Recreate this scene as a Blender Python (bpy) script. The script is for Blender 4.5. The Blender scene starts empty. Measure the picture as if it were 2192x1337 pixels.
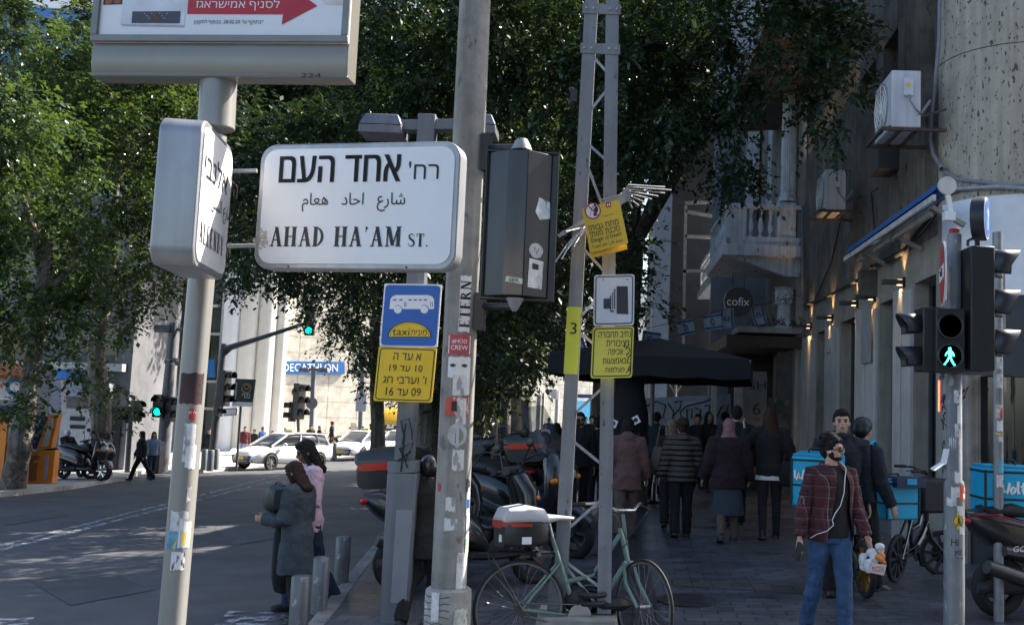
import bpy, math, random
import numpy as np
from mathutils import Vector as V, Matrix as MX
random.seed(7); RNG = np.random.default_rng(7)
PI = math.pi; R = math.radians
SC = bpy.context.scene; COL = SC.collection
# ---------------- camera, world, sun, exposure
FPX, CX, CY, CAMH, SL = 2146.0, 1300.0, 668.0, 1.75, .0354   # SL: cross fall of the street, down to the left
PITCH, ROLL = R(5.70), R(2.03)
cam = bpy.data.cameras.new('camera'); cam_o = bpy.data.objects.new('camera', cam); COL.objects.link(cam_o)
cam.sensor_width = 36; cam.lens = 36 * FPX / 2192; cam.shift_x = (1096 - CX) / 2192; cam.shift_y = 0
cam.clip_start = .05; cam.clip_end = 3000
CAM = MX.Translation((0, 0, CAMH)) @ MX.Rotation(PI / 2 + PITCH, 4, 'X') @ MX.Rotation(ROLL, 4, 'Z')
cam_o.matrix_world = CAM
SC.camera = cam_o
SUN_AZ, SUN_EL = R(56), R(44)          # azimuth clockwise from +Y
wd = bpy.data.worlds.new('World'); SC.world = wd; wd.use_nodes = True
nt = wd.node_tree; sk = nt.nodes.new('ShaderNodeTexSky'); sk.sky_type = 'NISHITA'; sk.sun_disc = False
sk.sun_elevation = SUN_EL; sk.sun_rotation = SUN_AZ; sk.air_density = 1.0; sk.dust_density = 2.0
nt.links.new(sk.outputs[0], nt.nodes['Background'].inputs[0]); nt.nodes['Background'].inputs[1].default_value = .112
sl = bpy.data.lights.new('sun', 'SUN'); sl.energy = 5.0; sl.angle = R(.5); sl.color = (1, .94, .84)
so = bpy.data.objects.new('sun', sl); COL.objects.link(so)
so.rotation_euler = V((math.sin(SUN_AZ) * math.cos(SUN_EL), math.cos(SUN_AZ) * math.cos(SUN_EL), math.sin(SUN_EL))).to_track_quat('Z', 'Y').to_euler()
SC.view_settings.view_transform = 'Standard'; SC.view_settings.look = 'None'; SC.view_settings.exposure = 1.6
SC.cycles.max_bounces = 6; SC.cycles.diffuse_bounces = 3; SC.cycles.glossy_bounces = 3; SC.cycles.transmission_bounces = 4; SC.cycles.transparent_max_bounces = 6
# ---------------- pixel helpers (photo pixels, 2192 x 1337)
CR = CAM.to_3x3()
def ray(px, py): return CR @ V(((px - CX) / FPX, (CY - py) / FPX, -1))
def P(px, py, d):
    r = ray(px, py); return V((0, 0, CAMH)) + r * (d / r.y)
def GZ(px, py, z=0.0):                 # pixel on the sloping pavement, z above it
    r = ray(px, py); return V((0, 0, CAMH)) + r * ((z - CAMH) / (r.z - SL * r.x))
def road_z(x, y): return SL * x - .03 - .0125 * min(max(y, 0), 50)
def GR(px, py, dz=0.0):
    z = -.3
    for _ in range(30): q = GZ(px, py, z); z = road_z(0, q.y) + dz
    return GZ(px, py, z)
def level(px0, py0, d, px1, py1):      # depth at which the second pixel is as high as the first
    z = P(px0, py0, d).z; r = ray(px1, py1); return (z - CAMH) / r.z * r.y
def PP(px, py, o, n):
    r = ray(px, py); o, n = V(o), V(n); return V((0, 0, CAMH)) + r * ((o - V((0, 0, CAMH))).dot(n) / r.dot(n))
def ppm(d): return FPX / d
# ---------------- tags
def tag(o, label, cat, group=None):
    o['label'] = label; o['category'] = cat
    if group: o['group'] = group
    return o
def kind(o, k): o['kind'] = k; return o
def thing(name, label, cat, loc=(0, 0, 0), rz=0, group=None):
    o = bpy.data.objects.new(name, None); COL.objects.link(o); o.location = loc; o.rotation_euler = (0, 0, rz)
    o.empty_display_size = .1
    return tag(o, label, cat, group)
def dup(o, loc=None, rz=None, label=None, parent=None):
    c = o.copy(); COL.objects.link(c)
    if parent: c.parent = parent
    if loc is not None: c.location = loc
    if rz is not None: c.rotation_euler = (0, 0, rz)
    if label: c['label'] = label
    for ch in list(o.children): dup(ch, parent=c)
    return c
# ---------------- materials
MATS = {}
def _n(nt, t, **k):
    n = nt.nodes.new(t)
    for a, b in k.items(): setattr(n, a, b)
    return n
def mat(name, col, rough=.6, metal=0, var=.18, vs=6, bump=0, bs=60, emit=0, spec=.5, streak=0, coat=0, alpha=1, spots=0, spotcol=(.05, .05, .05), spotscale=14, stretch=1, bd=.01):
    if name in MATS: return MATS[name]
    m = bpy.data.materials.new(name); m.use_nodes = True; nt = m.node_tree; L = nt.links.new
    b = nt.nodes['Principled BSDF']; b.inputs['Roughness'].default_value = rough; b.inputs['Metallic'].default_value = metal
    b.inputs['Specular IOR Level'].default_value = spec; b.inputs['Coat Weight'].default_value = coat
    tc = _n(nt, 'ShaderNodeTexCoord')
    no = _n(nt, 'ShaderNodeTexNoise'); no.inputs['Scale'].default_value = vs; no.inputs['Detail'].default_value = 5; no.inputs['Roughness'].default_value = .62
    mp = _n(nt, 'ShaderNodeMapping'); mp.inputs['Scale'].default_value = (1, 1, 1 / stretch)
    L(tc.outputs['Object'], mp.inputs[0]); L(mp.outputs[0], no.inputs['Vector'])
    rp = _n(nt, 'ShaderNodeMapRange'); rp.inputs['From Min'].default_value = .3; rp.inputs['From Max'].default_value = .7
    rp.inputs['To Min'].default_value = 1 - var; rp.inputs['To Max'].default_value = 1 + var
    L(no.outputs['Fac'], rp.inputs['Value'])
    mx = _n(nt, 'ShaderNodeMix', data_type='RGBA', blend_type='MULTIPLY'); mx.inputs['Factor'].default_value = 1
    mx.inputs['A'].default_value = (*col, 1); L(rp.outputs[0], mx.inputs['B']); out = mx.outputs['Result']
    if streak:
        mp2 = _n(nt, 'ShaderNodeMapping'); mp2.inputs['Scale'].default_value = (9, 9, .5); L(tc.outputs['Object'], mp2.inputs[0])
        n2 = _n(nt, 'ShaderNodeTexNoise'); n2.inputs['Scale'].default_value = 1.5; n2.inputs['Detail'].default_value = 6; L(mp2.outputs[0], n2.inputs['Vector'])
        r2 = _n(nt, 'ShaderNodeMapRange'); r2.inputs['From Min'].default_value = .38; r2.inputs['From Max'].default_value = .65
        r2.inputs['To Min'].default_value = 1 - streak; r2.inputs['To Max'].default_value = 1.05; L(n2.outputs['Fac'], r2.inputs['Value'])
        m2 = _n(nt, 'ShaderNodeMix', data_type='RGBA', blend_type='MULTIPLY'); m2.inputs['Factor'].default_value = 1
        L(out, m2.inputs['A']); L(r2.outputs[0], m2.inputs['B']); out = m2.outputs['Result']
    if spots:
        mp3 = _n(nt, 'ShaderNodeMapping'); mp3.inputs['Scale'].default_value = (1, 1, .45); L(tc.outputs['Object'], mp3.inputs[0])
        n3 = _n(nt, 'ShaderNodeTexNoise'); n3.inputs['Scale'].default_value = spotscale; n3.inputs['Detail'].default_value = 3; L(mp3.outputs[0], n3.inputs['Vector'])
        r3 = _n(nt, 'ShaderNodeMapRange'); r3.inputs['From Min'].default_value = .66 - .1 * spots; r3.inputs['From Max'].default_value = .72 - .1 * spots; L(n3.outputs['Fac'], r3.inputs['Value'])
        m3 = _n(nt, 'ShaderNodeMix', data_type='RGBA'); m3.inputs['B'].default_value = (*spotcol, 1); L(r3.outputs[0], m3.inputs['Factor']); L(out, m3.inputs['A']); out = m3.outputs['Result']
    L(out, b.inputs['Base Color'])
    if bump:
        n4 = _n(nt, 'ShaderNodeTexNoise'); n4.inputs['Scale'].default_value = bs; n4.inputs['Detail'].default_value = 4; L(tc.outputs['Object'], n4.inputs['Vector'])
        bp = _n(nt, 'ShaderNodeBump'); bp.inputs['Strength'].default_value = bump; bp.inputs['Distance'].default_value = bd; L(n4.outputs['Fac'], bp.inputs['Height']); L(bp.outputs[0], b.inputs['Normal'])
    if emit: b.inputs['Emission Color'].default_value = (*col, 1); b.inputs['Emission Strength'].default_value = emit
    MATS[name] = m; return m
def glass(name, col=(.02, .025, .03), rough=.06):
    return mat(name, col, rough, 0, .2, 2, spec=.8)
def plaid():
    m = mat('plaid_cloth', (.012, .014, .022), .85, bump=.6, bs=11, bd=.05); nt = m.node_tree; L = nt.links.new; b = nt.nodes['Principled BSDF']
    tc = _n(nt, 'ShaderNodeTexCoord'); sp = _n(nt, 'ShaderNodeSeparateXYZ'); L(tc.outputs['Object'], sp.inputs[0])
    an = _n(nt, 'ShaderNodeMath', operation='MULTIPLY'); an.inputs[1].default_value = .8; L(sp.outputs[1], an.inputs[0])
    ad = _n(nt, 'ShaderNodeMath', operation='ADD'); L(sp.outputs[0], ad.inputs[0]); L(an.outputs[0], ad.inputs[1])
    def band(src, per, off, w):
        a = _n(nt, 'ShaderNodeMath', operation='ADD'); a.inputs[1].default_value = off + 10; L(src, a.inputs[0])
        mo = _n(nt, 'ShaderNodeMath', operation='MODULO'); mo.inputs[1].default_value = per; L(a.outputs[0], mo.inputs[0])
        lt = _n(nt, 'ShaderNodeMath', operation='LESS_THAN'); lt.inputs[1].default_value = w; L(mo.outputs[0], lt.inputs[0]); return lt.outputs[0]
    col = None
    base = _n(nt, 'ShaderNodeRGB'); base.outputs[0].default_value = (.008, .010, .018, 1); cur = base.outputs[0]
    for src in (sp.outputs[2], ad.outputs[0]):
        for per, off, w, c, f in ((.085, 0, .030, (.075, .010, .014), .55), (.085, .028, .012, (.11, .014, .018), .6), (.085, .05, .005, (.38, .26, .24), .45), (.085, .062, .006, (.15, .04, .04), .5)):
            k = band(src, per, off, w); fm = _n(nt, 'ShaderNodeMath', operation='MULTIPLY'); fm.inputs[1].default_value = f; L(k, fm.inputs[0])
            mx = _n(nt, 'ShaderNodeMix', data_type='RGBA'); mx.inputs['B'].default_value = (*c, 1); L(fm.outputs[0], mx.inputs['Factor']); L(cur, mx.inputs['A']); cur = mx.outputs['Result']
    L(cur, b.inputs['Base Color']); return m
# ---------------- mesh builder
TXT = {}
def text_geo(s, bold=0.0, shear=0.0):
    from mathutils.geometry import delaunay_2d_cdt
    k = (s, bold, shear)
    if k not in TXT:
        c = bpy.data.curves.new('lettering', 'FONT'); c.body = s; c.resolution_u = 3; c.offset = bold; c.shear = shear; c.fill_mode = 'NONE'
        o = bpy.data.objects.new('lettering', c); me = bpy.data.meshes.new_from_object(o)
        vs = [(v.co.x, v.co.y) for v in me.vertices]; es = [tuple(e.vertices) for e in me.edges]
        bpy.data.meshes.remove(me); bpy.data.objects.remove(o); bpy.data.curves.remove(c)
        if not es: TXT[k] = ([], []); return TXT[k]
        r = delaunay_2d_cdt([V(v) for v in vs], es, [], 0, 1e-5)
        E = np.array([[*vs[a], *vs[b]] for a, b in es]); pv = [(v.x, v.y) for v in r[0]]; fs = []
        for f in r[2]:
            cx = sum(pv[i][0] for i in f) / len(f); cy = sum(pv[i][1] for i in f) / len(f)
            y0, y1 = E[:, 1], E[:, 3]; up = (y0 <= cy) & (y1 > cy); dn = (y1 <= cy) & (y0 > cy); xs = E[:, 0] + (cy - y0) * (E[:, 2] - E[:, 0]) / np.where(y1 == y0, 1, y1 - y0)
            if int((up & (xs > cx)).sum()) - int((dn & (xs > cx)).sum()): fs.append(tuple(f))
        TXT[k] = (pv, fs)
    return TXT[k]
def rtl(s):                       # visual order for right-to-left text, digit runs kept
    out, run = [], ''
    for ch in reversed(s):
        if ch.isdigit() or (ch in '.:' and run): run = ch + run
        else:
            out.append(run); run = ''; out.append(ch)
    out.append(run); return ''.join(out)
def clouds(sz):
    n = 'clouds_%d' % int(sz * 1000); t = bpy.data.textures.get(n)
    if not t: t = bpy.data.textures.new(n, 'CLOUDS'); t.noise_scale = sz; t.noise_depth = 3
    return t
class MB:
    def __init__(s): s.v = []; s.f = []; s.m = []; s.X = MX.Identity(4)
    def at(s, loc=(0, 0, 0), rot=(0, 0, 0), sc=1):
        from mathutils import Euler
        s.X = MX.Translation(V(loc)) @ Euler(rot).to_matrix().to_4x4() @ MX.Scale(sc, 4); return s
    def add(s, vs, fs, m=0):
        n = len(s.v); X = s.X
        s.v += [tuple(X @ V(p)) for p in vs]; s.f += [tuple(n + i for i in f) for f in fs]; s.m += [m] * len(fs); return s
    def box(s, c, d, rot=(0, 0, 0), m=0, top=(1, 1)):
        from mathutils import Euler
        E = Euler(rot).to_matrix(); c = V(c); vs = []
        for z in (-.5, .5):
            k = top if z > 0 else (1, 1)
            for x, y in ((-.5, -.5), (.5, -.5), (.5, .5), (-.5, .5)): vs.append(c + E @ V((x * d[0] * k[0], y * d[1] * k[1], z * d[2])))
        return s.add(vs, [(3, 2, 1, 0), (4, 5, 6, 7), (0, 1, 5, 4), (1, 2, 6, 5), (2, 3, 7, 6), (3, 0, 4, 7)], m)
    def bar(s, p0, p1, w, h, up=(0, 0, 1), m=0):
        p0, p1 = V(p0), V(p1); d = (p1 - p0).normalized(); u = V(up)
        if abs(d.dot(u)) > .98: u = V((1, 0, 0))
        x = d.cross(u).normalized(); y = x.cross(d); vs = []
        for p in (p0, p1):
            for a, b in ((-1, -1), (1, -1), (1, 1), (-1, 1)): vs.append(p + x * a * w / 2 + y * b * h / 2)
        return s.add(vs, [(3, 2, 1, 0), (4, 5, 6, 7), (0, 1, 5, 4), (1, 2, 6, 5), (2, 3, 7, 6), (3, 0, 4, 7)], m)
    def loft(s, rings, m=0, cap=True, closed=True):
        n = len(rings[0]); vs = [p for r in rings for p in r]; fs = []
        for i in range(len(rings) - 1):
            for j in range(n if closed else n - 1):
                k = (j + 1) % n; fs.append((i * n + j, i * n + k, (i + 1) * n + k, (i + 1) * n + j))
        if cap: fs += [tuple(range(n - 1, -1, -1)), tuple((len(rings) - 1) * n + j for j in range(n))]
        return s.add(vs, fs, m)
    def tube(s, pts, r, n=8, m=0, cap=True, flat=1, up=None):
        pts = [V(p) for p in pts]; k = len(pts); rs = r if isinstance(r, (list, tuple)) else [r] * k
        t = []
        for i in range(k): t.append((pts[min(i + 1, k - 1)] - pts[max(i - 1, 0)]).normalized())
        u = V(up) if up else (V((0, 0, 1)) if abs(t[0].z) < .9 else V((1, 0, 0)))
        rings = []
        for i in range(k):
            x = t[i].cross(u)
            if x.length < 1e-4: x = t[i].cross(V((.3, 1, .2)))
            x.normalize(); u = x.cross(t[i]).normalized()
            rings.append([pts[i] + x * math.cos(a) * rs[i] + u * math.sin(a) * rs[i] * flat for a in [2 * PI * j / n for j in range(n)]])
        return s.loft(rings, m, cap)
    def cyl(s, p0, p1, r0, r1=None, n=14, m=0): return s.tube([p0, p1], [r0, r0 if r1 is None else r1], n, m)
    def lathe(s, prof, n=20, c=(0, 0, 0), axis='z', m=0, cap=True):
        c = V(c); rings = []
        for r, z in prof:
            q = []
            for j in range(n):
                a = 2 * PI * j / n; x, y = r * math.cos(a), r * math.sin(a)
                q.append(c + (V((x, y, z)) if axis == 'z' else V((x, z, -y)) if axis == 'y' else V((z, x, y))))
            rings.append(q)
        return s.loft(rings, m, cap)
    def ball(s, c, r, n=12, m=0, k=8):
        if not isinstance(r, (tuple, list)): r = (r, r, r)
        c = V(c); rings = []
        for i in range(k + 1):
            a = -PI / 2 + PI * (i + .0) / k; a = max(-PI / 2 + .06, min(PI / 2 - .06, a))
            rings.append([c + V((r[0] * math.cos(a) * math.cos(b), r[1] * math.cos(a) * math.sin(b), r[2] * math.sin(a))) for b in [2 * PI * j / n for j in range(n)]])
        return s.loft(rings, m)
    def torus(s, c, Rr, r, axis='y', n=32, k=8, m=0, a0=0, a1=2 * PI, flat=1):
        c = V(c); full = abs(a1 - a0 - 2 * PI) < 1e-6; rings = []
        for i in range(n if full else n + 1):
            a = a0 + (a1 - a0) * i / n; ring = []
            for j in range(k):
                b = 2 * PI * j / k; q = Rr + r * math.cos(b); z = r * flat * math.sin(b)
                x, y = q * math.cos(a), q * math.sin(a)
                ring.append(c + (V((x, z, y)) if axis == 'y' else V((x, y, z)) if axis == 'z' else V((z, x, y))))
            rings.append(ring)
        if full: rings.append(rings[0])
        return s.loft(rings, m, cap=not full)
    def prism(s, poly, o, u, v, w, m=0):
        o, u, v, w = V(o), V(u), V(v), V(w); n = len(poly)
        a = [o + u * x + v * y for x, y in poly]; b = [p + w for p in a]
        fs = [tuple(range(n - 1, -1, -1)), tuple(range(n, 2 * n))] + [(i, (i + 1) % n, n + (i + 1) % n, n + i) for i in range(n)]
        return s.add(a + b, fs, m)
    def face(s, pts, m=0): return s.add(pts, [tuple(range(len(pts)))], m)
    def text(s, st, x0, z0, x1, z1, y, m=0, bold=.0, shear=0, o=None, u=(1, 0, 0), v=(0, 0, 1)):
        vs, fs = text_geo(st, bold, shear)
        if not fs: return s
        ax, bx = min(p[0] for p in vs), max(p[0] for p in vs); ay, by = min(p[1] for p in vs), max(p[1] for p in vs)
        o = V(o) if o is not None else V((0, y, 0)); u, v = V(u), V(v)
        return s.add([o + u * (x0 + (p[0] - ax) / (bx - ax) * (x1 - x0)) + v * (z0 + (p[1] - ay) / (by - ay) * (z1 - z0)) for p in vs], fs, m)
    def build(s, name, mats, parent=None, sm=40, bev=0, loc=None, voxel=0, smooth=0, disp=None):
        me = bpy.data.meshes.new(name); me.from_pydata(s.v, [], s.f)
        mats = mats if isinstance(mats, (list, tuple)) else [mats]
        for q in mats: me.materials.append(q)
        if len(mats) > 1: me.polygons.foreach_set('material_index', s.m)
        if sm: me.polygons.foreach_set('use_smooth', [True] * len(me.polygons)); me.set_sharp_from_angle(angle=R(sm))
        me.update(); o = bpy.data.objects.new(name, me); COL.objects.link(o)
        if parent: o.parent = parent
        if loc is not None: o.location = loc
        if bev:
            b = o.modifiers.new('bevel', 'BEVEL'); b.width = bev; b.segments = 2; b.limit_method = 'ANGLE'; b.angle_limit = R(40); b.harden_normals = False
        if voxel:
            r = o.modifiers.new('remesh', 'REMESH'); r.mode = 'VOXEL'; r.voxel_size = voxel; r.use_smooth_shade = True
            if smooth:
                q = o.modifiers.new('smooth', 'SMOOTH'); q.factor = .5; q.iterations = smooth
        if disp:
            dm = o.modifiers.new('folds', 'DISPLACE'); dm.texture = clouds(disp[1]); dm.strength = disp[0]; dm.mid_level = .5; dm.texture_coords = 'LOCAL'
        return o
def rrect(x0, z0, x1, z1, r, n=5):
    out = []
    for cx, cz, a in ((x1 - r, z1 - r, 0), (x0 + r, z1 - r, PI / 2), (x0 + r, z0 + r, PI), (x1 - r, z0 + r, 1.5 * PI)):
        out += [(cx + r * math.cos(a + PI / 2 * i / n), cz + r * math.sin(a + PI / 2 * i / n)) for i in range(n + 1)]
    return out
def plate(mb, poly, y0, y1, m=0): return mb.prism(poly, (0, y0, 0), (1, 0, 0), (0, 0, 1), (0, y1 - y0, 0), m)
def outline(mb, x0, z0, x1, z1, r, w, y, m=0):
    a, b = rrect(x0, z0, x1, z1, r), rrect(x0 + w, z0 + w, x1 - w, z1 - w, max(r - w, .002)); n = len(a)
    return mb.add([(p[0], y, p[1]) for p in a + b], [(i, (i + 1) % n, n + (i + 1) % n, n + i) for i in range(n)], m)
# ---------------- common materials
GALV = mat('galvanised_steel', (.36, .37, .39), .5, .35, .2, 9, .15, 120, streak=.25)
GREYP = mat('grey_painted_steel', (.25, .26, .285), .5, .1, .12, 5, .05, 90, streak=.15)
DKGREY = mat('dark_grey_paint', (.06, .065, .07), .5, 0, .2, 5)
BLACKP = mat('black_plastic', (.012, .012, .013), .42, 0, .3, 10, .05, 150)
RUBBER = mat('rubber', (.014, .014, .014), .75, 0, .25, 20, .2, 120)
CHROME = mat('bright_metal', (.62, .62, .64), .25, .9, .1, 8)
ALU = mat('brushed_aluminium', (.36, .365, .38), .38, .55, .1, 3, .06, 200, streak=.12)
WHITEP = mat('white_paint', (.78, .78, .8), .4, 0, .05, 3)
SIGNW = mat('sign_white', (.82, .81, .81), .35, 0, .04, 2)
SIGNB = mat('sign_black', (.01, .01, .012), .5, 0, .1, 3)
SIGNY = mat('sign_yellow', (.82, .53, .01), .4, 0, .07, 3)
SIGNBL = mat('sign_blue', (.01, .115, .46), .4, 0, .07, 3)
SIGNR = mat('sign_red', (.48, .014, .02), .45, 0, .08, 3)
CONC = mat('concrete', (.28, .27, .25), .85, 0, .25, 5, .4, 45, streak=.3, spots=.2, spotcol=(.14, .13, .12))
CYAN = mat('cyan_fabric', (.0, .36, .6), .55, 0, .1, 5, .15, 60)
# ================= ground, road, pavements
def asphalt():
    m = mat('asphalt', (.082, .083, .088), .8, 0, .3, 1.2, .5, 220); nt = m.node_tree; b = nt.nodes['Principled BSDF']
    tc = _n(nt, 'ShaderNodeTexCoord'); n = _n(nt, 'ShaderNodeTexNoise'); n.inputs['Scale'].default_value = .45; n.inputs['Detail'].default_value = 6; nt.links.new(tc.outputs['Object'], n.inputs[0])
    r = _n(nt, 'ShaderNodeMapRange'); r.inputs['To Min'].default_value = .5; r.inputs['To Max'].default_value = .85; nt.links.new(n.outputs[0], r.inputs[0]); nt.links.new(r.outputs[0], b.inputs['Roughness'])
    return m
def pavers(name, c1, c2, mortar, bw, bh, ang, rough=.5, off=.5, mo=.006):
    m = bpy.data.materials.new(name); m.use_nodes = True; nt = m.node_tree; L = nt.links.new; b = nt.nodes['Principled BSDF']
    tc = _n(nt, 'ShaderNodeTexCoord'); mp = _n(nt, 'ShaderNodeMapping'); mp.inputs['Rotation'].default_value = (0, 0, ang); L(tc.outputs['Object'], mp.inputs[0])
    br = _n(nt, 'ShaderNodeTexBrick'); br.offset = off; br.inputs['Color1'].default_value = (*c1, 1); br.inputs['Color2'].default_value = (*c2, 1); br.inputs['Mortar'].default_value = (*mortar, 1)
    br.inputs['Scale'].default_value = 1; br.inputs['Mortar Size'].default_value = mo; br.inputs['Brick Width'].default_value = bw; br.inputs['Row Height'].default_value = bh; br.inputs['Mortar Smooth'].default_value = .3
    L(mp.outputs[0], br.inputs['Vector'])
    n = _n(nt, 'ShaderNodeTexNoise'); n.inputs['Scale'].default_value = 1.3; n.inputs['Detail'].default_value = 8; n.inputs['Roughness'].default_value = .7; L(tc.outputs['Object'], n.inputs[0])
    r = _n(nt, 'ShaderNodeMapRange'); r.inputs['From Min'].default_value = .3; r.inputs['From Max'].default_value = .7; r.inputs['To Min'].default_value = .55; r.inputs['To Max'].default_value = 1.3; L(n.outputs[0], r.inputs[0])
    mx = _n(nt, 'ShaderNodeMix', data_type='RGBA', blend_type='MULTIPLY'); mx.inputs['Factor'].default_value = 1; L(br.outputs['Color'], mx.inputs['A']); L(r.outputs[0], mx.inputs['B']); L(mx.outputs['Result'], b.inputs['Base Color'])
    r2 = _n(nt, 'ShaderNodeMapRange'); r2.inputs['From Min'].default_value = .3; r2.inputs['From Max'].default_value = .7; r2.inputs['To Min'].default_value = rough - .14; r2.inputs['To Max'].default_value = rough + .2; L(n.outputs[0], r2.inputs[0]); L(r2.outputs[0], b.inputs['Roughness'])
    bp = _n(nt, 'ShaderNodeBump'); bp.inputs['Strength'].default_value = .6; bp.inputs['Distance'].default_value = .008; bp.invert = True
    ad = _n(nt, 'ShaderNodeMath', operation='MULTIPLY_ADD'); ad.inputs[1].default_value = -.5; L(n.outputs[0], ad.inputs[0]); L(br.outputs['Fac'], ad.inputs[2]); L(ad.outputs[0], bp.inputs['Height']); L(bp.outputs[0], b.inputs['Normal'])
    return m
mb = MB(); mb.face([(x, y, SL * x - 1.6) for x, y in ((-900, -60), (500, -60), (500, 1500), (-900, 1500))]); kind(mb.build('ground', mat('bare_ground', (.16, .14, .11), .95), sm=0), 'structure')
mb = MB(); ys = [-20, 0] + list(range(2, 51, 4)) + [50, 120, 400]
mb.add([(x, y, road_z(x, y)) for y in ys for x in (-160, 60)], [(2 * i, 2 * i + 1, 2 * i + 3, 2 * i + 2) for i in range(len(ys) - 1)])
kind(mb.build('road', asphalt(), sm=0), 'structure')
K0 = GZ(637, 1359); K0.z = 0; KD = GZ(800, 1163) - K0; KD.z = 0; KD.normalize()        # kerb line of the near pavement
def kerb_pt(y): return K0 + KD * ((y - K0.y) / KD.y)
a, b = kerb_pt(-4), kerb_pt(75)
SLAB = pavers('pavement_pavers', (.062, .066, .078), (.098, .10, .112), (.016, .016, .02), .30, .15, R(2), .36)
mb = MB(); q = V((.16, 0, 0))
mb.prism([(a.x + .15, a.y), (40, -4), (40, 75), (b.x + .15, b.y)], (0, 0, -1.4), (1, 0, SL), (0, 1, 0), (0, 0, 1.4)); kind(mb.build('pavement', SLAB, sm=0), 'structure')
mb = MB()
for i in range(80):                                              # kerb stones laid end to end
    p0, p1 = kerb_pt(-4 + i * 1.0 + .006), kerb_pt(-4 + (i + 1) * 1.0 - .006)
    mb.prism([(p0.x, p0.y), (p0.x + .149, p0.y), (p1.x + .149, p1.y), (p1.x, p1.y)], (0, 0, -1.35), (1, 0, SL), (0, 1, 0), (0, 0, 1.356))
kind(mb.build('kerb', mat('kerb_stone', (.19, .185, .18), .85, 0, .35, 3, .4, 40, spots=.3), sm=0, bev=.012), 'structure')
def strip(name, pts, m, z=.004, th=None):
    mb = MB(); mb.face([(p.x, p.y, p.z + z) for p in pts]); return kind(mb.build(name, m, sm=0), 'structure')
BAND = pavers('band_pavers', (.03, .032, .038), (.045, .047, .053), (.012, .012, .014), .2, .2, R(2), .36, 0)
strip('pavement_band', [GZ(1290, 1400), GZ(1442, 1400), GZ(1342, 1060), GZ(1300, 1060)], BAND)
BAND2 = pavers('cross_band_pavers', (.07, .064, .064), (.09, .083, .08), (.02, .02, .02), .2, .2, R(2), .45, 0)
strip('pavement_cross_band', [GZ(1800, 1275), GZ(1800, 1258), GZ(1432, 1238), GZ(1440, 1252)], BAND2)
# manhole cover
mb = MB(); mb.lathe([(.0, 0), (.33, 0), (.34, .004), (.30, .006), (.29, .004), (.0, .004)], 28)
for i in range(-3, 4): mb.box((0, i * .075, .006), (2 * math.sqrt(.27 ** 2 - (i * .075) ** 2), .025, .004))
o = mb.build('manhole_cover', mat('cast_iron', (.05, .05, .055), .5, .6, .3, 12), loc=GZ(1482, 1283)); tag(o, 'round iron manhole cover set in the grey pavers', 'manhole cover')
# road paint, worn
def worn(name, col, lo=.42):
    m = mat(name, col, .7, 0, .1, 3); nt = m.node_tree; L = nt.links.new; b = nt.nodes['Principled BSDF']
    tc = _n(nt, 'ShaderNodeTexCoord'); n = _n(nt, 'ShaderNodeTexNoise'); n.inputs['Scale'].default_value = 5; n.inputs['Detail'].default_value = 8; n.inputs['Roughness'].default_value = .75; L(tc.outputs['Object'], n.inputs[0])
    r = _n(nt, 'ShaderNodeMapRange'); r.inputs['From Min'].default_value = lo; r.inputs['From Max'].default_value = lo + .12; L(n.outputs[0], r.inputs[0]); L(r.outputs[0], b.inputs['Alpha']); return m
WP = worn('worn_road_paint', (.4, .4, .4), .44); WP2 = worn('very_worn_road_paint', (.5, .5, .5), .47)
for k in (0, 9):
    pts = [GR(-60 + 300 * i / 10 * 2.2, 1183 - 76 * 2.2 * i / 10 + k) for i in range(11)]
    mb = MB(); w = .06
    nn = (pts[-1] - pts[0]).cross(V((0, 0, 1))).normalized() * .065
    mb.add([p + nn * s + V((0, 0, .008)) for i, p in enumerate(pts) for s in (1, -1)], [(2 * i, 2 * i + 1, 2 * i + 3, 2 * i + 2) for i in range(10)]); kind(mb.build('road_line', WP, sm=0), 'structure')
for c in ([(440, 1358), (600, 1358), (585, 1312), (490, 1308)], [(-40, 1358), (40, 1358), (75, 1322), (-40, 1322)]):
    mb = MB(); mb.face([GR(*q) + V((0, 0, .012)) for q in c]); kind(mb.build('crosswalk_stripe', WP2, sm=0), 'structure')
# pavement of the far left corner and of the far corner
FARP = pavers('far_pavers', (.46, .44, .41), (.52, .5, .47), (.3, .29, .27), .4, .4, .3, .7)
def slab(name, px, back, m):
    top = [GR(x, y, .13) for x, y in px] + [V(q) for q in back]
    n = len(top); mb = MB(); mb.add(top + [p - V((0, 0, .5)) for p in top], [tuple(range(n)), tuple(range(2 * n - 1, n - 1, -1))] + [(i, n + i, n + (i + 1) % n, (i + 1) % n) for i in range(n)])
    return kind(mb.build(name, m, sm=0), 'structure')
fz = lambda x, y: (x, y, road_z(x, y) + .13)
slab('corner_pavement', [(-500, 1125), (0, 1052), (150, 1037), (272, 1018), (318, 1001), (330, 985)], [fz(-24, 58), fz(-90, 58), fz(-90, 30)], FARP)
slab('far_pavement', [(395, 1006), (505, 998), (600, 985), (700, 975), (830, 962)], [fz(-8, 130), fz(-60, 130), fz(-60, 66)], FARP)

PATCH = mat('asphalt_patch', (.066, .067, .071), .85, 0, .25, 2, .4, 120); PATCH2 = mat('pale_asphalt', (.10, .10, .104), .85, 0, .25, 2, .4, 120)
for c, m in (([(60, 1240), (210, 1215), (330, 1262), (150, 1295)], PATCH), ([(460, 1130), (560, 1118), (600, 1150), (500, 1166)], PATCH2), ([(-20, 1110), (110, 1090), (150, 1102), (10, 1124)], PATCH)):
    mb = MB(); mb.face([GR(*q) + V((0, 0, .006)) for q in c]); kind(mb.build('road_patch', m, sm=0), 'structure')
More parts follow.
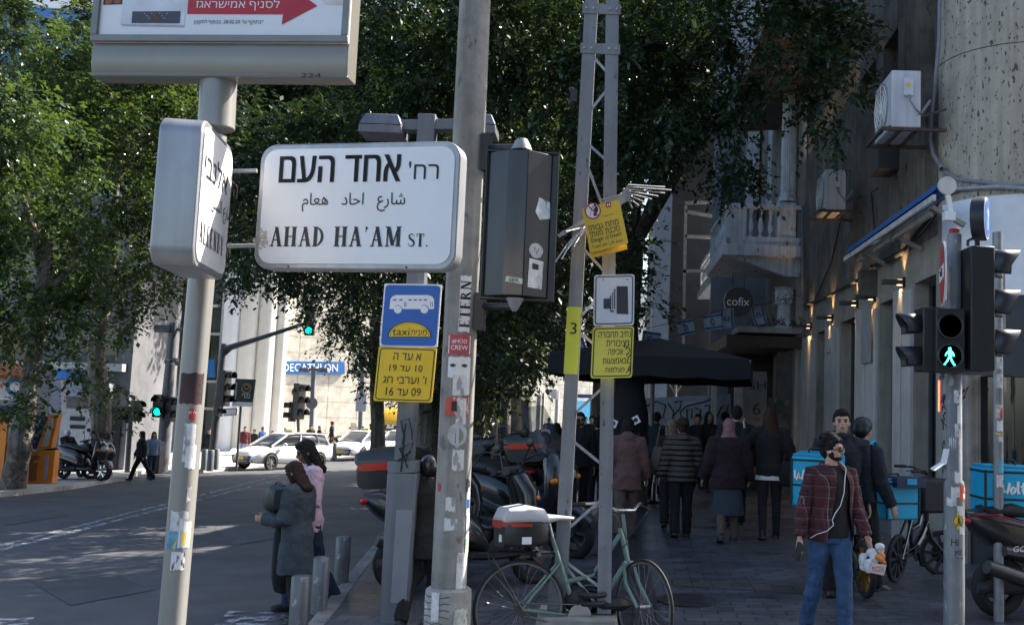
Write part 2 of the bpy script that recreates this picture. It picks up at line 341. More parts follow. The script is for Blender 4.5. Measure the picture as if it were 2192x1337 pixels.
# ================= near poles and signs
SIGN_F = lambda o, px, py, d: None
def pole_pts(px0, py0, px1, py1, d): return P(px0, py0, d), P(px1, py1, d)
def sticker(parent, mb_mat, ang, z0, z1, w, r, name='sticker', mats=None, draw=None, lab=None):
    """a curved paper patch wrapped on a round pole (local axis z), facing angle ang (0 = towards -y)"""
    mb = MB(); n = 8; vs = []; fs = []; rr = r + .002
    rj = [random.uniform(-.006, .006) for _ in range(2 * n + 2)]
    for i in range(n + 1):
        a = ang + (i / n - .5) * w / r
        for k, z in enumerate((z0 + rj[i], z1 + rj[n + i])): vs.append((math.sin(a) * rr, -math.cos(a) * rr, z))
    for i in range(n): fs.append((2 * i, 2 * i + 2, 2 * i + 3, 2 * i + 1))
    mb.add(vs, fs)
    if draw:
        q = MB(); draw(q)
        for k, (x, y, z) in enumerate(q.v):
            a = ang + x / r; q.v[k] = (math.sin(a) * (rr + .001 + y), -math.cos(a) * (rr + .001 + y), (z0 + z1) / 2 + z)
        n0 = len(mb.v); mb.v += q.v; mb.f += [tuple(n0 + i for i in f) for f in q.f]; mb.m += [m + 1 for m in q.m]
    o = mb.build(name, mats or [mb_mat], parent, sm=60)
    if lab: o['label'] = lab
    return o
PAPER = mat('torn_white_paper', (.62, .61, .6), .7, 0, .25, 18, spots=.9, spotcol=(.33, .32, .31), spotscale=22)
PAPER2 = mat('sticker_white', (.7, .69, .69), .6, 0, .1, 12)
REDST = mat('sticker_red', (.42, .03, .035), .6, 0, .25, 15)
ORST = mat('sticker_orange', (.62, .12, .04), .6, 0, .2, 15); BLUST = mat('sticker_blue', (.04, .13, .36), .6); YST = mat('sticker_yellow', (.75, .5, .05), .6)
INK = mat('marker_ink', (.012, .012, .014), .6)

# ---- advertising pole with lightbox and two street-name boxes
D1 = 5.1; b0 = P(367.5, 1337, D1); b1 = P(467, 165, D1); axis = (b1 - b0).normalized(); base = b0 - axis * (b0.z / axis.z)
ap = thing('advertising_pole', 'pale round steel pole carrying a lit poster box above two street name boxes', 'pole', base)
L = lambda p: V(p) - base
mb = MB(); rr = 27.2 / ppm(D1)
mb.tube([V((0, 0, 0)), L(P(457.5, 290, D1))], rr, 28); mb.build('pole_shaft', mat('pale_pole_paint', (.29, .28, .26), .33, .2, .06, 2, .04, 60, streak=.1), ap)
mb = MB(); mb.tube([L(P(463, 276, D1)), L(P(470, 130, D1))], .091, 32); mb.build('pole_sleeve', MATS['pale_pole_paint'], ap, bev=.004)
# poster box
bl = P(193, 161, D1 - .05); br = P(743, 165, level(193, 161, D1 - .05, 743, 165)); W_ = (br - bl).length; sx = W_ / 552
bx = thing('poster_lightbox', 'grey metal poster lightbox with a red arrow advert on top of the pale pole', 'advertising box', bl, math.atan2(br.y - bl.y, br.x - bl.x))
hB = 70 * sx
BOXM = mat('lightbox_metal', (.23, .215, .19), .3, .35, .06, 2, .03, 80)
mb = MB(); prof = [(0, 0), (.13, 0), (.13, 1.75), (0, 1.75), (0, hB), (-.006, hB * .75), (-.004, hB * .35), (0.01, .01)]
mb.prism([(y, z) for y, z in prof], (0, 0, 0), (0, 1, 0), (0, 0, 1), (W_, 0, 0)); mb.build('lightbox_body', BOXM, bx, bev=.008)
mb = MB(); e = .003
mb.prism([(0, hB), (W_, hB), (W_, 1.75), (0, 1.75)], (0, -.012, 0), (1, 0, 0), (0, 0, 1), (0, .010, 0)); mb.build('poster_backing', SIGNW, bx)
mb = MB()
for (x0, z0, x1, z1) in ((0, hB, W_, hB + .035), (0, hB + .035, .035, 1.75), (W_ - .035, hB + .035, W_, 1.75)): mb.box(((x0 + x1) / 2, -.022, (z0 + z1) / 2), (x1 - x0, .02, z1 - z0))
mb.build('poster_frame', mat('frame_grey', (.2, .2, .19), .4, .4, .1, 5), bx, bev=.003)
def bxp(px, py): return ((px - 193) * sx, (161 + (px - 193) * .007 - py) * sx)
mb = MB(); yy = -.0145
def poly(pts, y, m): mb.face([(bxp(*p)[0], y, bxp(*p)[1]) for p in pts], m)
poly([(205, 88), (735, 91), (735, -150), (205, -150)], yy, 0)
poly([(253, 53), (393, 56), (393, -150), (258, -150)], yy - .002, 1); poly([(253, 53), (259, 57), (393, 60), (393, 56)], yy - .003, 4)
poly([(278, 26), (383, 26), (383, 52), (278, 51)], yy - .004, 2); poly([(322, 31), (340, 31), (340, 47), (322, 47)], yy - .005, 7)
for a0 in range(10): poly([(304 + a0 * 5.5, 30 + (a0 % 3) * 5), (306 + a0 * 5.5, 30 + (a0 % 3) * 5), (306 + a0 * 5.5, 32 + (a0 % 3) * 5), (304 + a0 * 5.5, 32 + (a0 % 3) * 5)], yy - .005, 4)
poly([(397, 32), (603, 34), (602, 56), (675, 16), (610, -30), (610, -70), (397, -70)], yy - .002, 3)
poly([(212, 11), (254, 10), (254, -60), (212, -60)], yy - .002, 6); 
for cx, cy in ((224, 4), (243, 2)): mb.face([((bxp(cx + 8 * math.cos(t), cy + 7 * math.sin(t)))[0], yy - .003, (bxp(cx + 8 * math.cos(t), cy + 7 * math.sin(t)))[1]) for t in [2 * PI * i / 14 for i in range(14)]], 8)
poly([(660, -30), (690, 12), (735, 15), (735, -60)], yy - .002, 5)
mb.build('poster', [SIGNW, mat('poster_heater', (.7, .7, .74), .4), mat('poster_panel', (.05, .052, .07), .4), mat('poster_red', (.5, .012, .025), .4), mat('poster_shadow', (.45, .45, .52), .5), mat('poster_skin', (.74, .66, .62), .5), mat('poster_dark_food', (.07, .02, .012), .5), mat('poster_flame', (.1, .035, .02), .5), mat('poster_food', (.3, .08, .03), .5, var=.5, vs=40)], bx, sm=0)
mb = MB(); x0, z0 = bxp(415, 25); x1, z1 = bxp(595, 2); mb.text(rtl('לסניף אמישראגז'), x0, z0, x1, z1, yy - .004, 0, .025)
mb.build('poster_lettering', SIGNW, bx, sm=0)
mb = MB(); x0, z0 = bxp(412, 55); x1, z1 = bxp(563, 45); mb.text(rtl('*בתוקף עד 28.02.20. בכפוף לתקנון.'), x0, z0, x1, z1, yy - .004)
x0, z0 = bxp(648, 166); x1, z1 = bxp(690, 157); mb.text('224', x0, z0, x1, z1, -.004, 0, .03)
mb.build('small_lettering', SIGNB, bx, sm=0)
# ---- serif letters in a unit box
def sglyph(ch):
    def bar(x0, y0, x1, y1, w): return [(x0 - w / 2, y0), (x0 + w / 2, y0), (x1 + w / 2, y1), (x1 - w / 2, y1)]
    def hb(x0, x1, y, h): return [(x0, y), (x1, y), (x1, y + h), (x0, y + h)]
    T, t, h = .20, .085, .055
    sf = lambda x, y, w: hb(x - w / 2, x + w / 2, y, h)
    if ch == 'A': return .74, [bar(.13, 0, .37, 1, t), bar(.61, 0, .37, 1, T), hb(.2, .55, .3, .06), sf(.13, 0, .24), sf(.61, 0, .3)]
    if ch == 'H': return .78, [bar(.17, 0, .17, 1, T), bar(.61, 0, .61, 1, T), hb(.17, .61, .48, .06)] + [sf(x, y, .32) for x in (.17, .61) for y in (0, .95)]
    if ch == 'D':
        out = [(.15 + .5 * math.sin(a), .5 - .5 * math.cos(a)) for a in [PI * i / 10 for i in range(11)]]; inn = [(.15 + .34 * math.sin(a), .5 - .44 * math.cos(a)) for a in [PI * i / 10 for i in range(11)]]
        return .72, [bar(.17, 0, .17, 1, T), hb(.02, .2, 0, h), hb(.02, .2, .95, h)] + [[out[i], out[i + 1], inn[i + 1], inn[i]] for i in range(10)]
    if ch == 'M': return .95, [bar(.15, 0, .15, 1, t), bar(.2, 1, .47, .05, T), bar(.47, .05, .76, 1, t), bar(.78, 0, .78, 1, T), sf(.15, 0, .24), sf(.78, 0, .3), sf(.12, .95, .2), sf(.8, .95, .26)]
    if ch == 'S':
        pts = [(.55, .78), (.46, .93), (.3, .97), (.14, .9), (.1, .74), (.2, .6), (.4, .48), (.52, .36), (.53, .2), (.42, .06), (.26, .02), (.12, .1), (.06, .26)]; ws = [.03, .05, .07, .1, .13, .16, .17, .16, .13, .1, .07, .05, .03]; q = []
        for i in range(12):
            (x0, y0), (x1, y1) = pts[i], pts[i + 1]; l = math.hypot(x1 - x0, y1 - y0); nx, ny = -(y1 - y0) / l, (x1 - x0) / l
            q.append([(x0 - nx * ws[i] / 2, y0 - ny * ws[i] / 2), (x1 - nx * ws[i + 1] / 2, y1 - ny * ws[i + 1] / 2), (x1 + nx * ws[i + 1] / 2, y1 + ny * ws[i + 1] / 2), (x0 + nx * ws[i] / 2, y0 + ny * ws[i] / 2)])
        return .62, q
    if ch == 'T': return .68, [bar(.34, 0, .34, 1, T), hb(.03, .65, .94, .06), sf(.34, 0, .34), hb(.03, .08, .76, .2), hb(.6, .65, .76, .2)]
    if ch == 'E': return .64, [bar(.17, 0, .17, 1, T), hb(.02, .58, 0, .06), hb(.02, .56, .94, .06), hb(.17, .44, .48, .06), hb(.54, .59, 0, .22), hb(.52, .57, .8, .2), hb(.4, .44, .4, .2)]
    if ch == 'R':
        g = [(.17, 1), (.4, .98), (.54, .88), (.56, .74), (.5, .58), (.36, .5), (.17, .48)]; q = []
        for i in range(6):
            (x0, y0), (x1, y1) = g[i], g[i + 1]; l = math.hypot(x1 - x0, y1 - y0); nx, ny = (y1 - y0) / l, -(x1 - x0) / l; w = .07 if i in (0, 5) else .13
            q.append([(x0, y0), (x1, y1), (x1 + nx * w, y1 + ny * w), (x0 + nx * w, y0 + ny * w)])
        return .74, [bar(.17, 0, .17, 1, T), sf(.17, 0, .32), hb(.02, .2, .95, h), bar(.62, 0, .36, .5, T), hb(.56, .74, 0, h)] + q
    if ch == 'N': return .8, [bar(.15, 0, .15, 1, t), bar(.18, 1, .62, 0, T), bar(.65, 0, .65, 1, t), sf(.15, 0, .24), sf(.12, .95, .2), sf(.65, .95, .24)]
    if ch == '’': return .3, [[(.1, .86), (.2, .86), (.22, 1), (.1, 1)], [(.2, .9), (.22, .98), (.14, .74), (.08, .74)]]
    if ch == '.': return .3, [[(.08, 0), (.2, 0), (.2, .12), (.08, .12)]]
    return .35, []
def serif(mb, st, x0, z0, x1, z1, y, m=0, u=(1, 0, 0), v=(0, 0, 1), track=.06, o=None):
    adv = 0; q = []
    for ch in st:
        w, ps = sglyph(ch)
        for p in ps: q.append([(adv + a, b) for a, b in p])
        adv += w + track
    adv -= track; o = V(o) if o is not None else V((0, y, 0)); u, v = V(u), V(v)
    for k, p in enumerate(q): mb.face([o + u * (x0 + a / adv * (x1 - x0)) + v * (z0 + b * (z1 - z0)) - V((0, .00002 * (k % 7), 0)) for a, b in p], m)
# ---- facing street-name box
D2 = 5.0
def signbox(name, lab, loc, rz, w, h, dep, texts, rim=.028, rad=.085):
    t = thing(name, lab, 'street sign', loc, rz)
    mb = MB(); a = rrect(0, 0, w, h, rad, 8); plate(mb, a, 0, dep); mb.build('sign_case', ALU, t, bev=.008)
    mb = MB(); a = rrect(rim, rim, w - rim, h - rim, rad - rim * .6, 8); plate(mb, a, -.006, .001); plate(mb, a, dep - .001, dep + .006); mb.build('sign_face', SIGNW, t)
    mb = MB(); texts(mb); mb.build('lettering', SIGNB, t, sm=0); return t
p0 = P(541, 575, D2); p1 = P(974, 578, level(541, 575, D2, 974, 578)); w2 = (p1 - p0).length; k2 = w2 / 433; p2 = P(556, 309, D2); h2 = p2.z - p0.z
def t_ahad(mb):
    X = lambda px: (px - 547) * k2; Z = lambda py: (575 - py) * k2
    for dx_ in (-1.6, 0, 1.6): mb.text(rtl('אחד העם'), X(594 + dx_), Z(398), X(856 + dx_), Z(343), -.0085, 0, .075)
    mb.text(rtl("רח'"), X(874), Z(394), X(937), Z(358), -.0085, 0, .05)
    mb.text('\ufee1\ufe8e\ufecc\ufeeb   \ufea9\ufe8e\ufea3\ufe8d   \ufec9\ufead\ufe8e\ufeb7', X(648), Z(458), X(870), Z(420), -.0085, 0, .03)
    serif(mb, 'AHAD HA’AM', X(582), Z(529), X(866), Z(489), -.0085, track=.10); serif(mb, 'ST.', X(880), Z(529), X(924), Z(503), -.0085, track=.08)
sb = signbox('street_name_sign', 'white rounded street name box facing the viewer with Hebrew, Arabic and AHAD HA’AM ST.', p0, math.atan2(p1.y - p0.y, p1.x - p0.x), w2, h2, .10, t_ahad)
mb = MB()
for px in (622, 875): mb.cyl(((px - 543) * k2, -.004, .013), ((px - 543) * k2, .001, .013), .005, n=10)
mb.build('rivet', BLACKP, sb)
mb = MB(); rs = random.Random(3)
for i in range(26):
    x, z = (565 - 547 + rs.gauss(0, 5)) * k2, (575 - 512 + rs.gauss(0, 11)) * k2; r_ = rs.uniform(.004, .011)
    mb.face([(x + r_ * (.6 + rs.random()) * math.cos(a), -.0075 - i * 2e-5, z + r_ * (.6 + rs.random()) * math.sin(a)) for a in [2 * PI * j / 7 for j in range(7)]])
mb.build('rust_stain', mat('rust_stain', (.5, .43, .38), .8, 0, .3, 30), sb, sm=0)
# ---- street-name box seen on edge, turned across
e0 = P(411, 566, 4.40); e1 = P(482, 562, 5.0); rz3 = math.atan2(e1.y - e0.y, e1.x - e0.x)
def t_all(mb):
    mb.text(rtl('אלנבי'), .06, .62 * h3, .50, .80 * h3, -.0085, 0, .03); mb.text(rtl("רח'"), .56, .66 * h3, .72, .79 * h3, -.0085, 0, .025)
    mb.text('\ufef2\ufeb4\ufee8\ufedf\ufe8d \ufec9\ufead\ufe8e\ufeb7', .22, .40 * h3, .62, .55 * h3, -.0085, 0, .016)
    serif(mb, 'ALLENBY ST.', .05, .17 * h3, .72, .31 * h3, -.0085, track=.2)
_l = {'L': (.6, [[(.085, 0), (.255, 0), (.255, 1), (.085, 1)], [(.02, 0), (.58, 0), (.58, .06), (.02, .06)], [(.53, 0), (.58, 0), (.58, .24), (.53, .24)], [(.02, .95), (.32, .95), (.32, 1), (.02, 1)]]),
      'B': (.66, [[(.085, 0), (.255, 0), (.255, 1), (.085, 1)], [(.02, 0), (.45, 0), (.45, .06), (.02, .06)], [(.02, .94), (.42, .94), (.42, 1), (.02, 1)], [(.2, .49), (.45, .49), (.45, .55), (.2, .55)], [(.42, .94), (.42, 1), (.56, .8), (.44, .76)], [(.56, .8), (.44, .7), (.42, .55), (.46, .52)], [(.46, .54), (.62, .3), (.48, .26), (.42, .49)], [(.62, .3), (.48, .26), (.42, .06), (.44, 0)]]),
      'Y': (.72, [[(.28, 0), (.45, 0), (.45, .45), (.28, .45)], [(.28, .45), (.45, .45), (.2, 1), (.02, 1)], [(.38, .45), (.45, .45), (.68, 1), (.6, 1)], [(.2, 0), (.53, 0), (.53, .05), (.2, .05)]])}
_sg = sglyph
def sglyph(ch): return _l[ch] if ch in _l else _sg(ch)
h3 = P(425, 248, 4.40).z - e0.z; w3 = (e1 - e0).length
sb2 = signbox('street_name_sign', 'street name box seen almost edge on left of the pale pole, brushed metal side', e0, rz3, w3, h3, .185, t_all)
# arms holding the facing box
mb = MB()
for py in (367, 527): mb.cyl(P(470 if py < 400 else 452, py, D1), P(550, py - 2, D1), .0115, n=12)
tag(mb.build('sign_bracket', ALU), 'pair of thin metal arms between the pale pole and the facing street name box', 'bracket')
# stickers on the advertising pole
def apz(py): return (P(400, py, D1).z - base.z)
th = math.acos(axis.z); leanf = lambda z: axis.x / axis.z * z
def ap_st(py0, py1, w, ang, mats, draw=None):
    o = sticker(ap, None, ang + 1.04, 0, apz(py0) - apz(py1), w, rr, mats=mats, draw=draw); z = apz(py1); o.location = (leanf(z), axis.y / axis.z * z, z); o.rotation_euler = (0, math.atan(axis.x / axis.z), 0); return o
A0 = R(38)
ap_st(797, 862, .12, -A0, [mat('band_sticker', (.05, .02, .02), .6, var=.3), mat('sticker_art', (.3, .03, .03), .7, 0, .4, 20, spots=1.0, spotcol=(.6, .55, .5))], lambda q: q.prism(rrect(-.05, -.024, .05, .024, .01), (0, 0, 0), (1, 0, 0), (0, 0, 1), (0, .001, 0)))
ap_st(873, 896, .03, -.45, [REDST]); ap_st(878, 883, .035, -.45, [PAPER2])
ap_st(905, 985, .055, -.5, [PAPER]); ap_st(950, 1000, .05, -.3, [PAPER2])
ap_st(1090, 1135, .085, -.75, [PAPER]); ap_st(1112, 1168, .06, -.25, [PAPER2]); ap_st(1130, 1170, .09, -.9, [mat('colour_sticker', (.12, .3, .42), .6, 0, .5, 26, spots=1.1, spotcol=(.65, .5, .12), spotscale=30)]); ap_st(1135, 1163, .02, -.3, [YST])
ap_st(1178, 1215, .065, -.6, [mat('drawn_sticker', (.7, .69, .68), .6, 0, .1, 12, spots=.9, spotcol=(.05, .05, .06), spotscale=30)]); ap_st(1040, 1070, .02, -.2, [PAPER])

# ---- concrete lamp pole
D3 = 7.0; c0 = P(957, 1337, D3); c1 = P(1017, 0, D3); axc = (c1 - c0).normalized(); cb = c0 - axc * (c0.z / axc.z)
cp = thing('concrete_pole', 'round grey concrete pole plastered with torn stickers, traffic light on its right side', 'pole', cb); r3 = 37 / ppm(D3)
def cpz(py): return P(980, py, D3).z - cb.z
top = c1 + axc * 2.5 - cb
mb = MB(); mb.tube([V((0, 0, 0)), top * .5, top], [r3, r3 * .95, r3 * .86], 32); mb.build('pole_shaft', CONC, cp)
zc = cpz(1255); mb = MB(); mb.tube([V((0, 0, -.05)), axc * (zc - .05), axc * (zc - .015), axc * zc], [r3 * 1.33, r3 * 1.30, r3 * 1.27, r3 * 1.1], 32); mb.build('base_collar', mat('collar_concrete', (.3, .29, .27), .85, 0, .3, 8, .5, 30, spots=.5, spotcol=(.55, .54, .52)), cp)
def cst(py0, py1, w, ang, mats, draw=None, lab=None, r=None):
    o = sticker(cp, None, ang + .59, 0, cpz(py0) - cpz(py1), w, r or r3, mats=mats, draw=draw, lab=lab); z = cpz(py1); o.location = (axc.x / axc.z * z, axc.y / axc.z * z, z); o.rotation_euler = (0, math.atan(axc.x / axc.z), 0); return o
B0 = R(25)
def d_etern(q): serif(q, 'ETERN', -.165, -.034, .165, .034, 0, u=(0, 0, 1), v=(-1, 0, 0), track=.08, o=(0, .006, 0))
cst(594, 712, .078, -B0 + .2, [PAPER2, INK], d_etern, 'white sticker reading ETERN up the pole')
def d_hod(q):
    for s in (1,): outline(q, -.078, -.062, .078, .062, .003, .006, 0, 0)
    q.text('#HOD', -.052, .006, .052, .036, 0, 0, .05); q.text('CREW', -.058, -.036, .058, -.006, 0, 0, .05)
cst(717, 760, .165, -B0 - .02, [mat('faded_red_sticker', (.4, .06, .08), .6, 0, .15, 12), SIGNW], d_hod, 'red sticker reading HOD CREW')
def d_eyes(q):
    for x in (-.045, .035): q.prism([(x + .022 * math.cos(a), .012 + .012 * math.sin(a)) for a in [2 * PI * i / 16 for i in range(16)]], (0, 0, 0), (1, 0, 0), (0, 0, 1), (0, .0005, 0), 0); q.prism([(x + .009 * math.cos(a), .012 + .008 * math.sin(a)) for a in [2 * PI * i / 12 for i in range(12)]], (0, .0012, 0), (1, 0, 0), (0, 0, 1), (0, .0005, 0), 1)
cst(765, 808, .16, -B0 + .03, [PAPER2, mat('eye_ink', (.1, .1, .1), .7), INK], d_eyes, 'white sticker with a pair of eyes'); cst(803, 845, .12, -B0 + .2, [PAPER])
cst(850, 890, .17, -B0, [mat('torn_red_sticker', (.48, .07, .05), .6, 0, .3, 12, spots=1.1, spotcol=(.6, .58, .55), spotscale=18)]); cst(852, 905, .07, -B0 + .25, [PAPER]); cst(858, 880, .04, -B0 - .15, [INK])
def d_disc(q): q.prism([(.068 * math.cos(a), .078 * math.sin(a)) for a in [2 * PI * i / 24 for i in range(24)]], (0, 0, 0), (1, 0, 0), (0, 0, 1), (0, .0006, 0))
o = cst(900, 956, .02, -B0 + .1, [mat('worn_grey_paper', (.46, .45, .44), .8, 0, .2, 20)] * 2, d_disc)
cst(960, 1003, .08, -B0 + .2, [PAPER]); cst(1022, 1050, .045, .55, [mat('print_sticker', (.5, .5, .52), .6, 0, .5, 30, spots=1.0)]); cst(1050, 1100, .045, .6, [PAPER2, SIGNBL], lambda q: q.box((0, 0, 0), (.03, .002, .06)))
cst(1032, 1048, .03, -1.35, [REDST]); cst(1060, 1090, .07, -.55, [PAPER]); cst(1105, 1130, .09, -.5, [PAPER]); cst(1150, 1172, .04, .62, [mat('bright_print', (.5, .3, .2), .6, 0, .5, 40, spots=1, spotcol=(.1, .3, .1))]); cst(1178, 1255, .10, .35, [PAPER]); cst(1095, 1180, .05, .7, [PAPER2])
cst(1295, 1337, .11, .15, [mat('base_poster', (.5, .5, .45), .6, 0, .4, 20, spots=.9, spotcol=(.1, .1, .08))], r=r3 * 1.34); cst(1260, 1320, .06, -1.0, [PAPER], r=r3 * 1.34)
mb = MB()
for i in range(5):
    z = cpz(1270 + i * 14); mb.tube([(r3 * 1.3 * math.sin(a) + axc.x * z, -r3 * 1.3 * math.cos(a), z + .006 * math.sin(9 * a + i)) for a in [-1.2 + .2 * j for j in range(8)]], .004, 5)
mb.build('crack', mat('crack_dark', (.1, .1, .1), .9), cp)

# ---- traffic light head seen from behind, on the concrete pole
D4 = 6.55; 
def t_head_back():
    o = P(1110, 640, D4); t = thing('traffic_light', 'black traffic light seen from behind, mounted by arms on the concrete pole', 'traffic light', o, R(2))
    k = 1 / ppm(D4); H = 322 * k; mb = MB()
    DB = mat('dark_backplate', (.022, .024, .027), .38, .1, .2, 6, .05, 80)
    mb.prism([(-.25, .03), (-.25, 0), (.225, 0), (.225, .03)], (0, 0, 0), (1, 0, 0), (0, 1, 0), (0, 0, H))
    for sx_ in (-.25, .225): mb.box((sx_, .01, H / 2), (.01, .09, H + .01))
    mb.box((-.0125, .012, H), (.465, .085, .01)); mb.box((-.0125, .012, 0), (.465, .085, .01)); mb.build('backplate', DB, t)
    mb = MB(); mb.prism([(-.238, -.002), (-.235, -.02), (-.10, -.12), (.03, -.135), (.185, -.02), (.188, -.002)], (0, 0, .012), (1, 0, 0), (0, 1, 0), (0, 0, H - .024)); mb.build('lamp_housing', mat('housing_plastic', (.022, .024, .028), .24, 0, .2, 4, .05, 80, streak=.3), t, bev=.005, sm=20)
    mb = MB(); mb.lathe([(.07, H), (.06, H + .03), (.035, H + .075), (.02, H + .08), (.0, H + .08)], 16, c=(-.02, -.06, 0)); mb.build('top_cap', GREYP, t)
    mb = MB(); mb.lathe([(.0, -.085), (.015, -.085), (.035, -.05), (.06, 0)], 16, c=(-.02, -.06, 0)); mb.build('bottom_cap', GREYP, t)
    for i in range(3):
        z = H * (5 - 2 * i) / 6; mb = MB(); mb.lathe([(.0, .022), (.1, .022), (.1, .06), (.11, .06), (.11, .02)], 20, c=(0, 0, z), axis='y'); n0 = mb
        mb.torus((0, .16, z), .112, .006, 'y', 20, 6, a0=.2, a1=PI - .2); mb.build('lamp', BLACKP, t)
    mb = MB(); L4 = lambda v: V(v)
    for (px0, px1, py) in ((1040, 1120, 316), (1028, 1105, 655)):
        a_, b_ = P(px0, py, D3), P(px1, py, D4)
        M = (MX.Translation(o) @ MX.Rotation(R(2), 4, 'Z')).inverted(); mb.cyl(M @ a_, M @ b_, .026, n=10)
        mb.box(M @ P(px0, py + 12, D3 - .02), (.07, .12, .26))
    mb.build('mounting_arm', BLACKP, t)
    fy = lambda x: -.135 + (x - .03) * (.115 / .155) - .003          # right facet of the housing
    def facet(pts, m, lift=0): q.face([(x, fy(x) - lift, z) for x, z in pts], m)
    q = MB(); facet([(.09, H * .58), (.12, H * .53), (.185, H * .55), (.18, H * .66), (.11, H * .68)], 0); q.build('sticker', mat('torn_print', (.6, .64, .66), .5, 0, .35, 14, spots=.9, spotcol=(.1, .2, .25)), t, sm=0)
    q = MB(); facet([(.06, .07), (.15, .065), (.155, .25), (.065, .26)], 0); facet([(.085, .19), (.125, .19), (.125, .225), (.085, .23)], 1, .0015); q.build('sticker', [PAPER, INK], t, sm=0)
    q = MB(); facet([(.105 + .045 * math.cos(a), .315 + .05 * math.sin(a)) for a in [2 * PI * i / 14 for i in range(14)]], 0); q.build('sticker', mat('round_print', (.5, .5, .5), .6, 0, .3, 40, spots=1, spotcol=(.1, .1, .1), spotscale=60), t, sm=0)
    q = MB(); q.face([(-.085, -.127, .10), (.028, -.139, .085), (.028, -.139, .12), (-.08, -.127, .135)], 0); q.text('sex.', -.06, .098, .01, .12, -.1405, 1, .03); q.build('sticker', [mat('pale_paper', (.5, .55, .47), .7, 0, .2, 15), INK], t, sm=0)
t_head_back()

# ---- sign post with double lamp, bus sign and hours sign
D5 = 8.4; s0 = P(848, 1337, D5); s1 = P(918, 250, D5); ax5 = (s1 - s0).normalized(); sb0 = s0 - ax5 * (s0.z / ax5.z)
lp = thing('lamp_post', 'square grey metal lamp post with twin floodlights carrying the blue bus and taxi sign', 'lamp post', sb0)
L5 = lambda px, py, dd=0: P(px, py, D5 + dd) - sb0
LPG = mat('lamp_post_grey', (.15, .158, .18), .45, .15, .1, 4, .05, 80, streak=.15)
mb = MB(); mb.bar(L5(848, 1340), L5(866, 1010), .235, .235, (0, 1, 0)); mb.bar(L5(866, 1010), L5(866, 985), .235, .235, (0, 1, 0)); mb.bar(L5(866, 985), L5(917, 248), .15, .15, (0, 1, 0)); mb.build('post', LPG, lp, bev=.008)
mb = MB(); mb.box(L5(847, 1334) * 1 - V((0, .02, 0)), (.36, .36, .05)); mb.build('base_plate', LPG, lp, bev=.005)
mb = MB(); mb.bar(L5(853, 1290, -.122), L5(866, 1090, -.122), .13, .012, (0, 1, 0)); mb.build('access_door', mat('door_grey', (.22, .23, .255), .45, .1, .1, 4), lp, bev=.004)
mb = MB()
for pts in ([(868, 930), (862, 900), (880, 895), (886, 925), (886, 940)], [(858, 960), (888, 945), (872, 985), (858, 958)], [(862, 1008), (870, 930)], [(856, 985), (884, 965)], [(864, 960), (876, 1000)], [(873, 905), (865, 950)]):
    mb.tube([L5(x - 4, y, -.125) for x, y in pts], .007, 5)
mb.build('graffiti', INK, lp)
mb = MB(); mb.bar(L5(780, 272), L5(1058, 268), .09, .13, (0, 1, 0)); mb.build('cross_arm', LPG, lp, bev=.006)
for px in (822, 1020):
    c = L5(px, 270, -.03); mb = MB(); mb.box(c + V((0, 0, .03)), (.36, .30, .10), top=(.75, .7)); mb.box(c - V((0, 0, .06)), (.36, .30, .07)); mb.build('floodlight', LPG, lp, bev=.008)
def flat_sign(name, lab, px, d, rz, back=.012, cat='sign', group=None):
    """frame from photo corners: left-bottom, right-bottom, top-left; returns thing and pixel->local map"""
    (x0, y0), (x1, y1), (x2, y2) = px; a, b, c = P(x0, y0, d), P(x1, y1, d), P(x2, y2, d)
    t = thing(name, lab, cat, a, 0, group); u = b - a; v = c - a
    if rz:                                    # turn: push the right edge away in depth, keeping its picture column
        b = P(x1, y1, d + rz); u = b - a
    det = (x1 - x0) * (y2 - y0) - (x2 - x0) * (y1 - y0)
    def loc(px, py):
        s = ((px - x0) * (y2 - y0) - (x2 - x0) * (py - y0)) / det; r = ((x1 - x0) * (py - y0) - (px - x0) * (y1 - y0)) / det; return s, r
    return t, u, v, loc
def sign_plate(t, u, v, mats, rad, th=.012, name='sign_panel'):
    w, h = u.length, v.length; n = u.cross(v).normalized(); mb = MB(); pl = [(x / w, z / h) for x, z in rrect(0, 0, w, h, rad)]
    mb.prism(pl, (0, 0, 0), u, v, -n * th, 0); return mb, n
def sign_outline(mb, u, v, ins, r, w, off, m):
    W, H = u.length, v.length; n = u.cross(v).normalized(); a, b = rrect(ins, ins, W - ins, H - ins, r), rrect(ins + w, ins + w, W - ins - w, H - ins - w, max(r - w, .003)); k = len(a)
    mb.add([u * (x / W) + v * (z / H) + n * off for x, z in a + b], [(i, (i + 1) % k, k + (i + 1) % k, k + i) for i in range(k)], m)
def spoly(mb, u, v, loc, pts, off, m):
    n = u.cross(v).normalized(); mb.face([u * loc(*p)[0] + v * loc(*p)[1] + n * off for p in pts], m)
def stext(mb, u, v, loc, s, x0, y1, x1, y0, off, m, bold=.02):
    n = u.cross(v).normalized(); (a0, b0), (a1, b1) = loc(x0, y1), loc(x1, y0)
    # text box is placed along u and v
    mb.text(s, 0, 0, 1, 1, 0, m, bold, 0, u * a0 + v * b0 + n * off, u * (a1 - a0), v * (b1 - b0))
# hours sign
t, u, v, lc = flat_sign('parking_hours_sign', 'yellow hours sign with four Hebrew lines under the blue bus sign', ((799, 857), (924, 861), (811, 740)), D5 - .13, 0)
mb, n = sign_plate(t, u, v, 0, .015); mb.build('sign_panel', SIGNY, t)
mb = MB(); sign_outline(mb, u, v, .012, .03, .008, .003, 0)
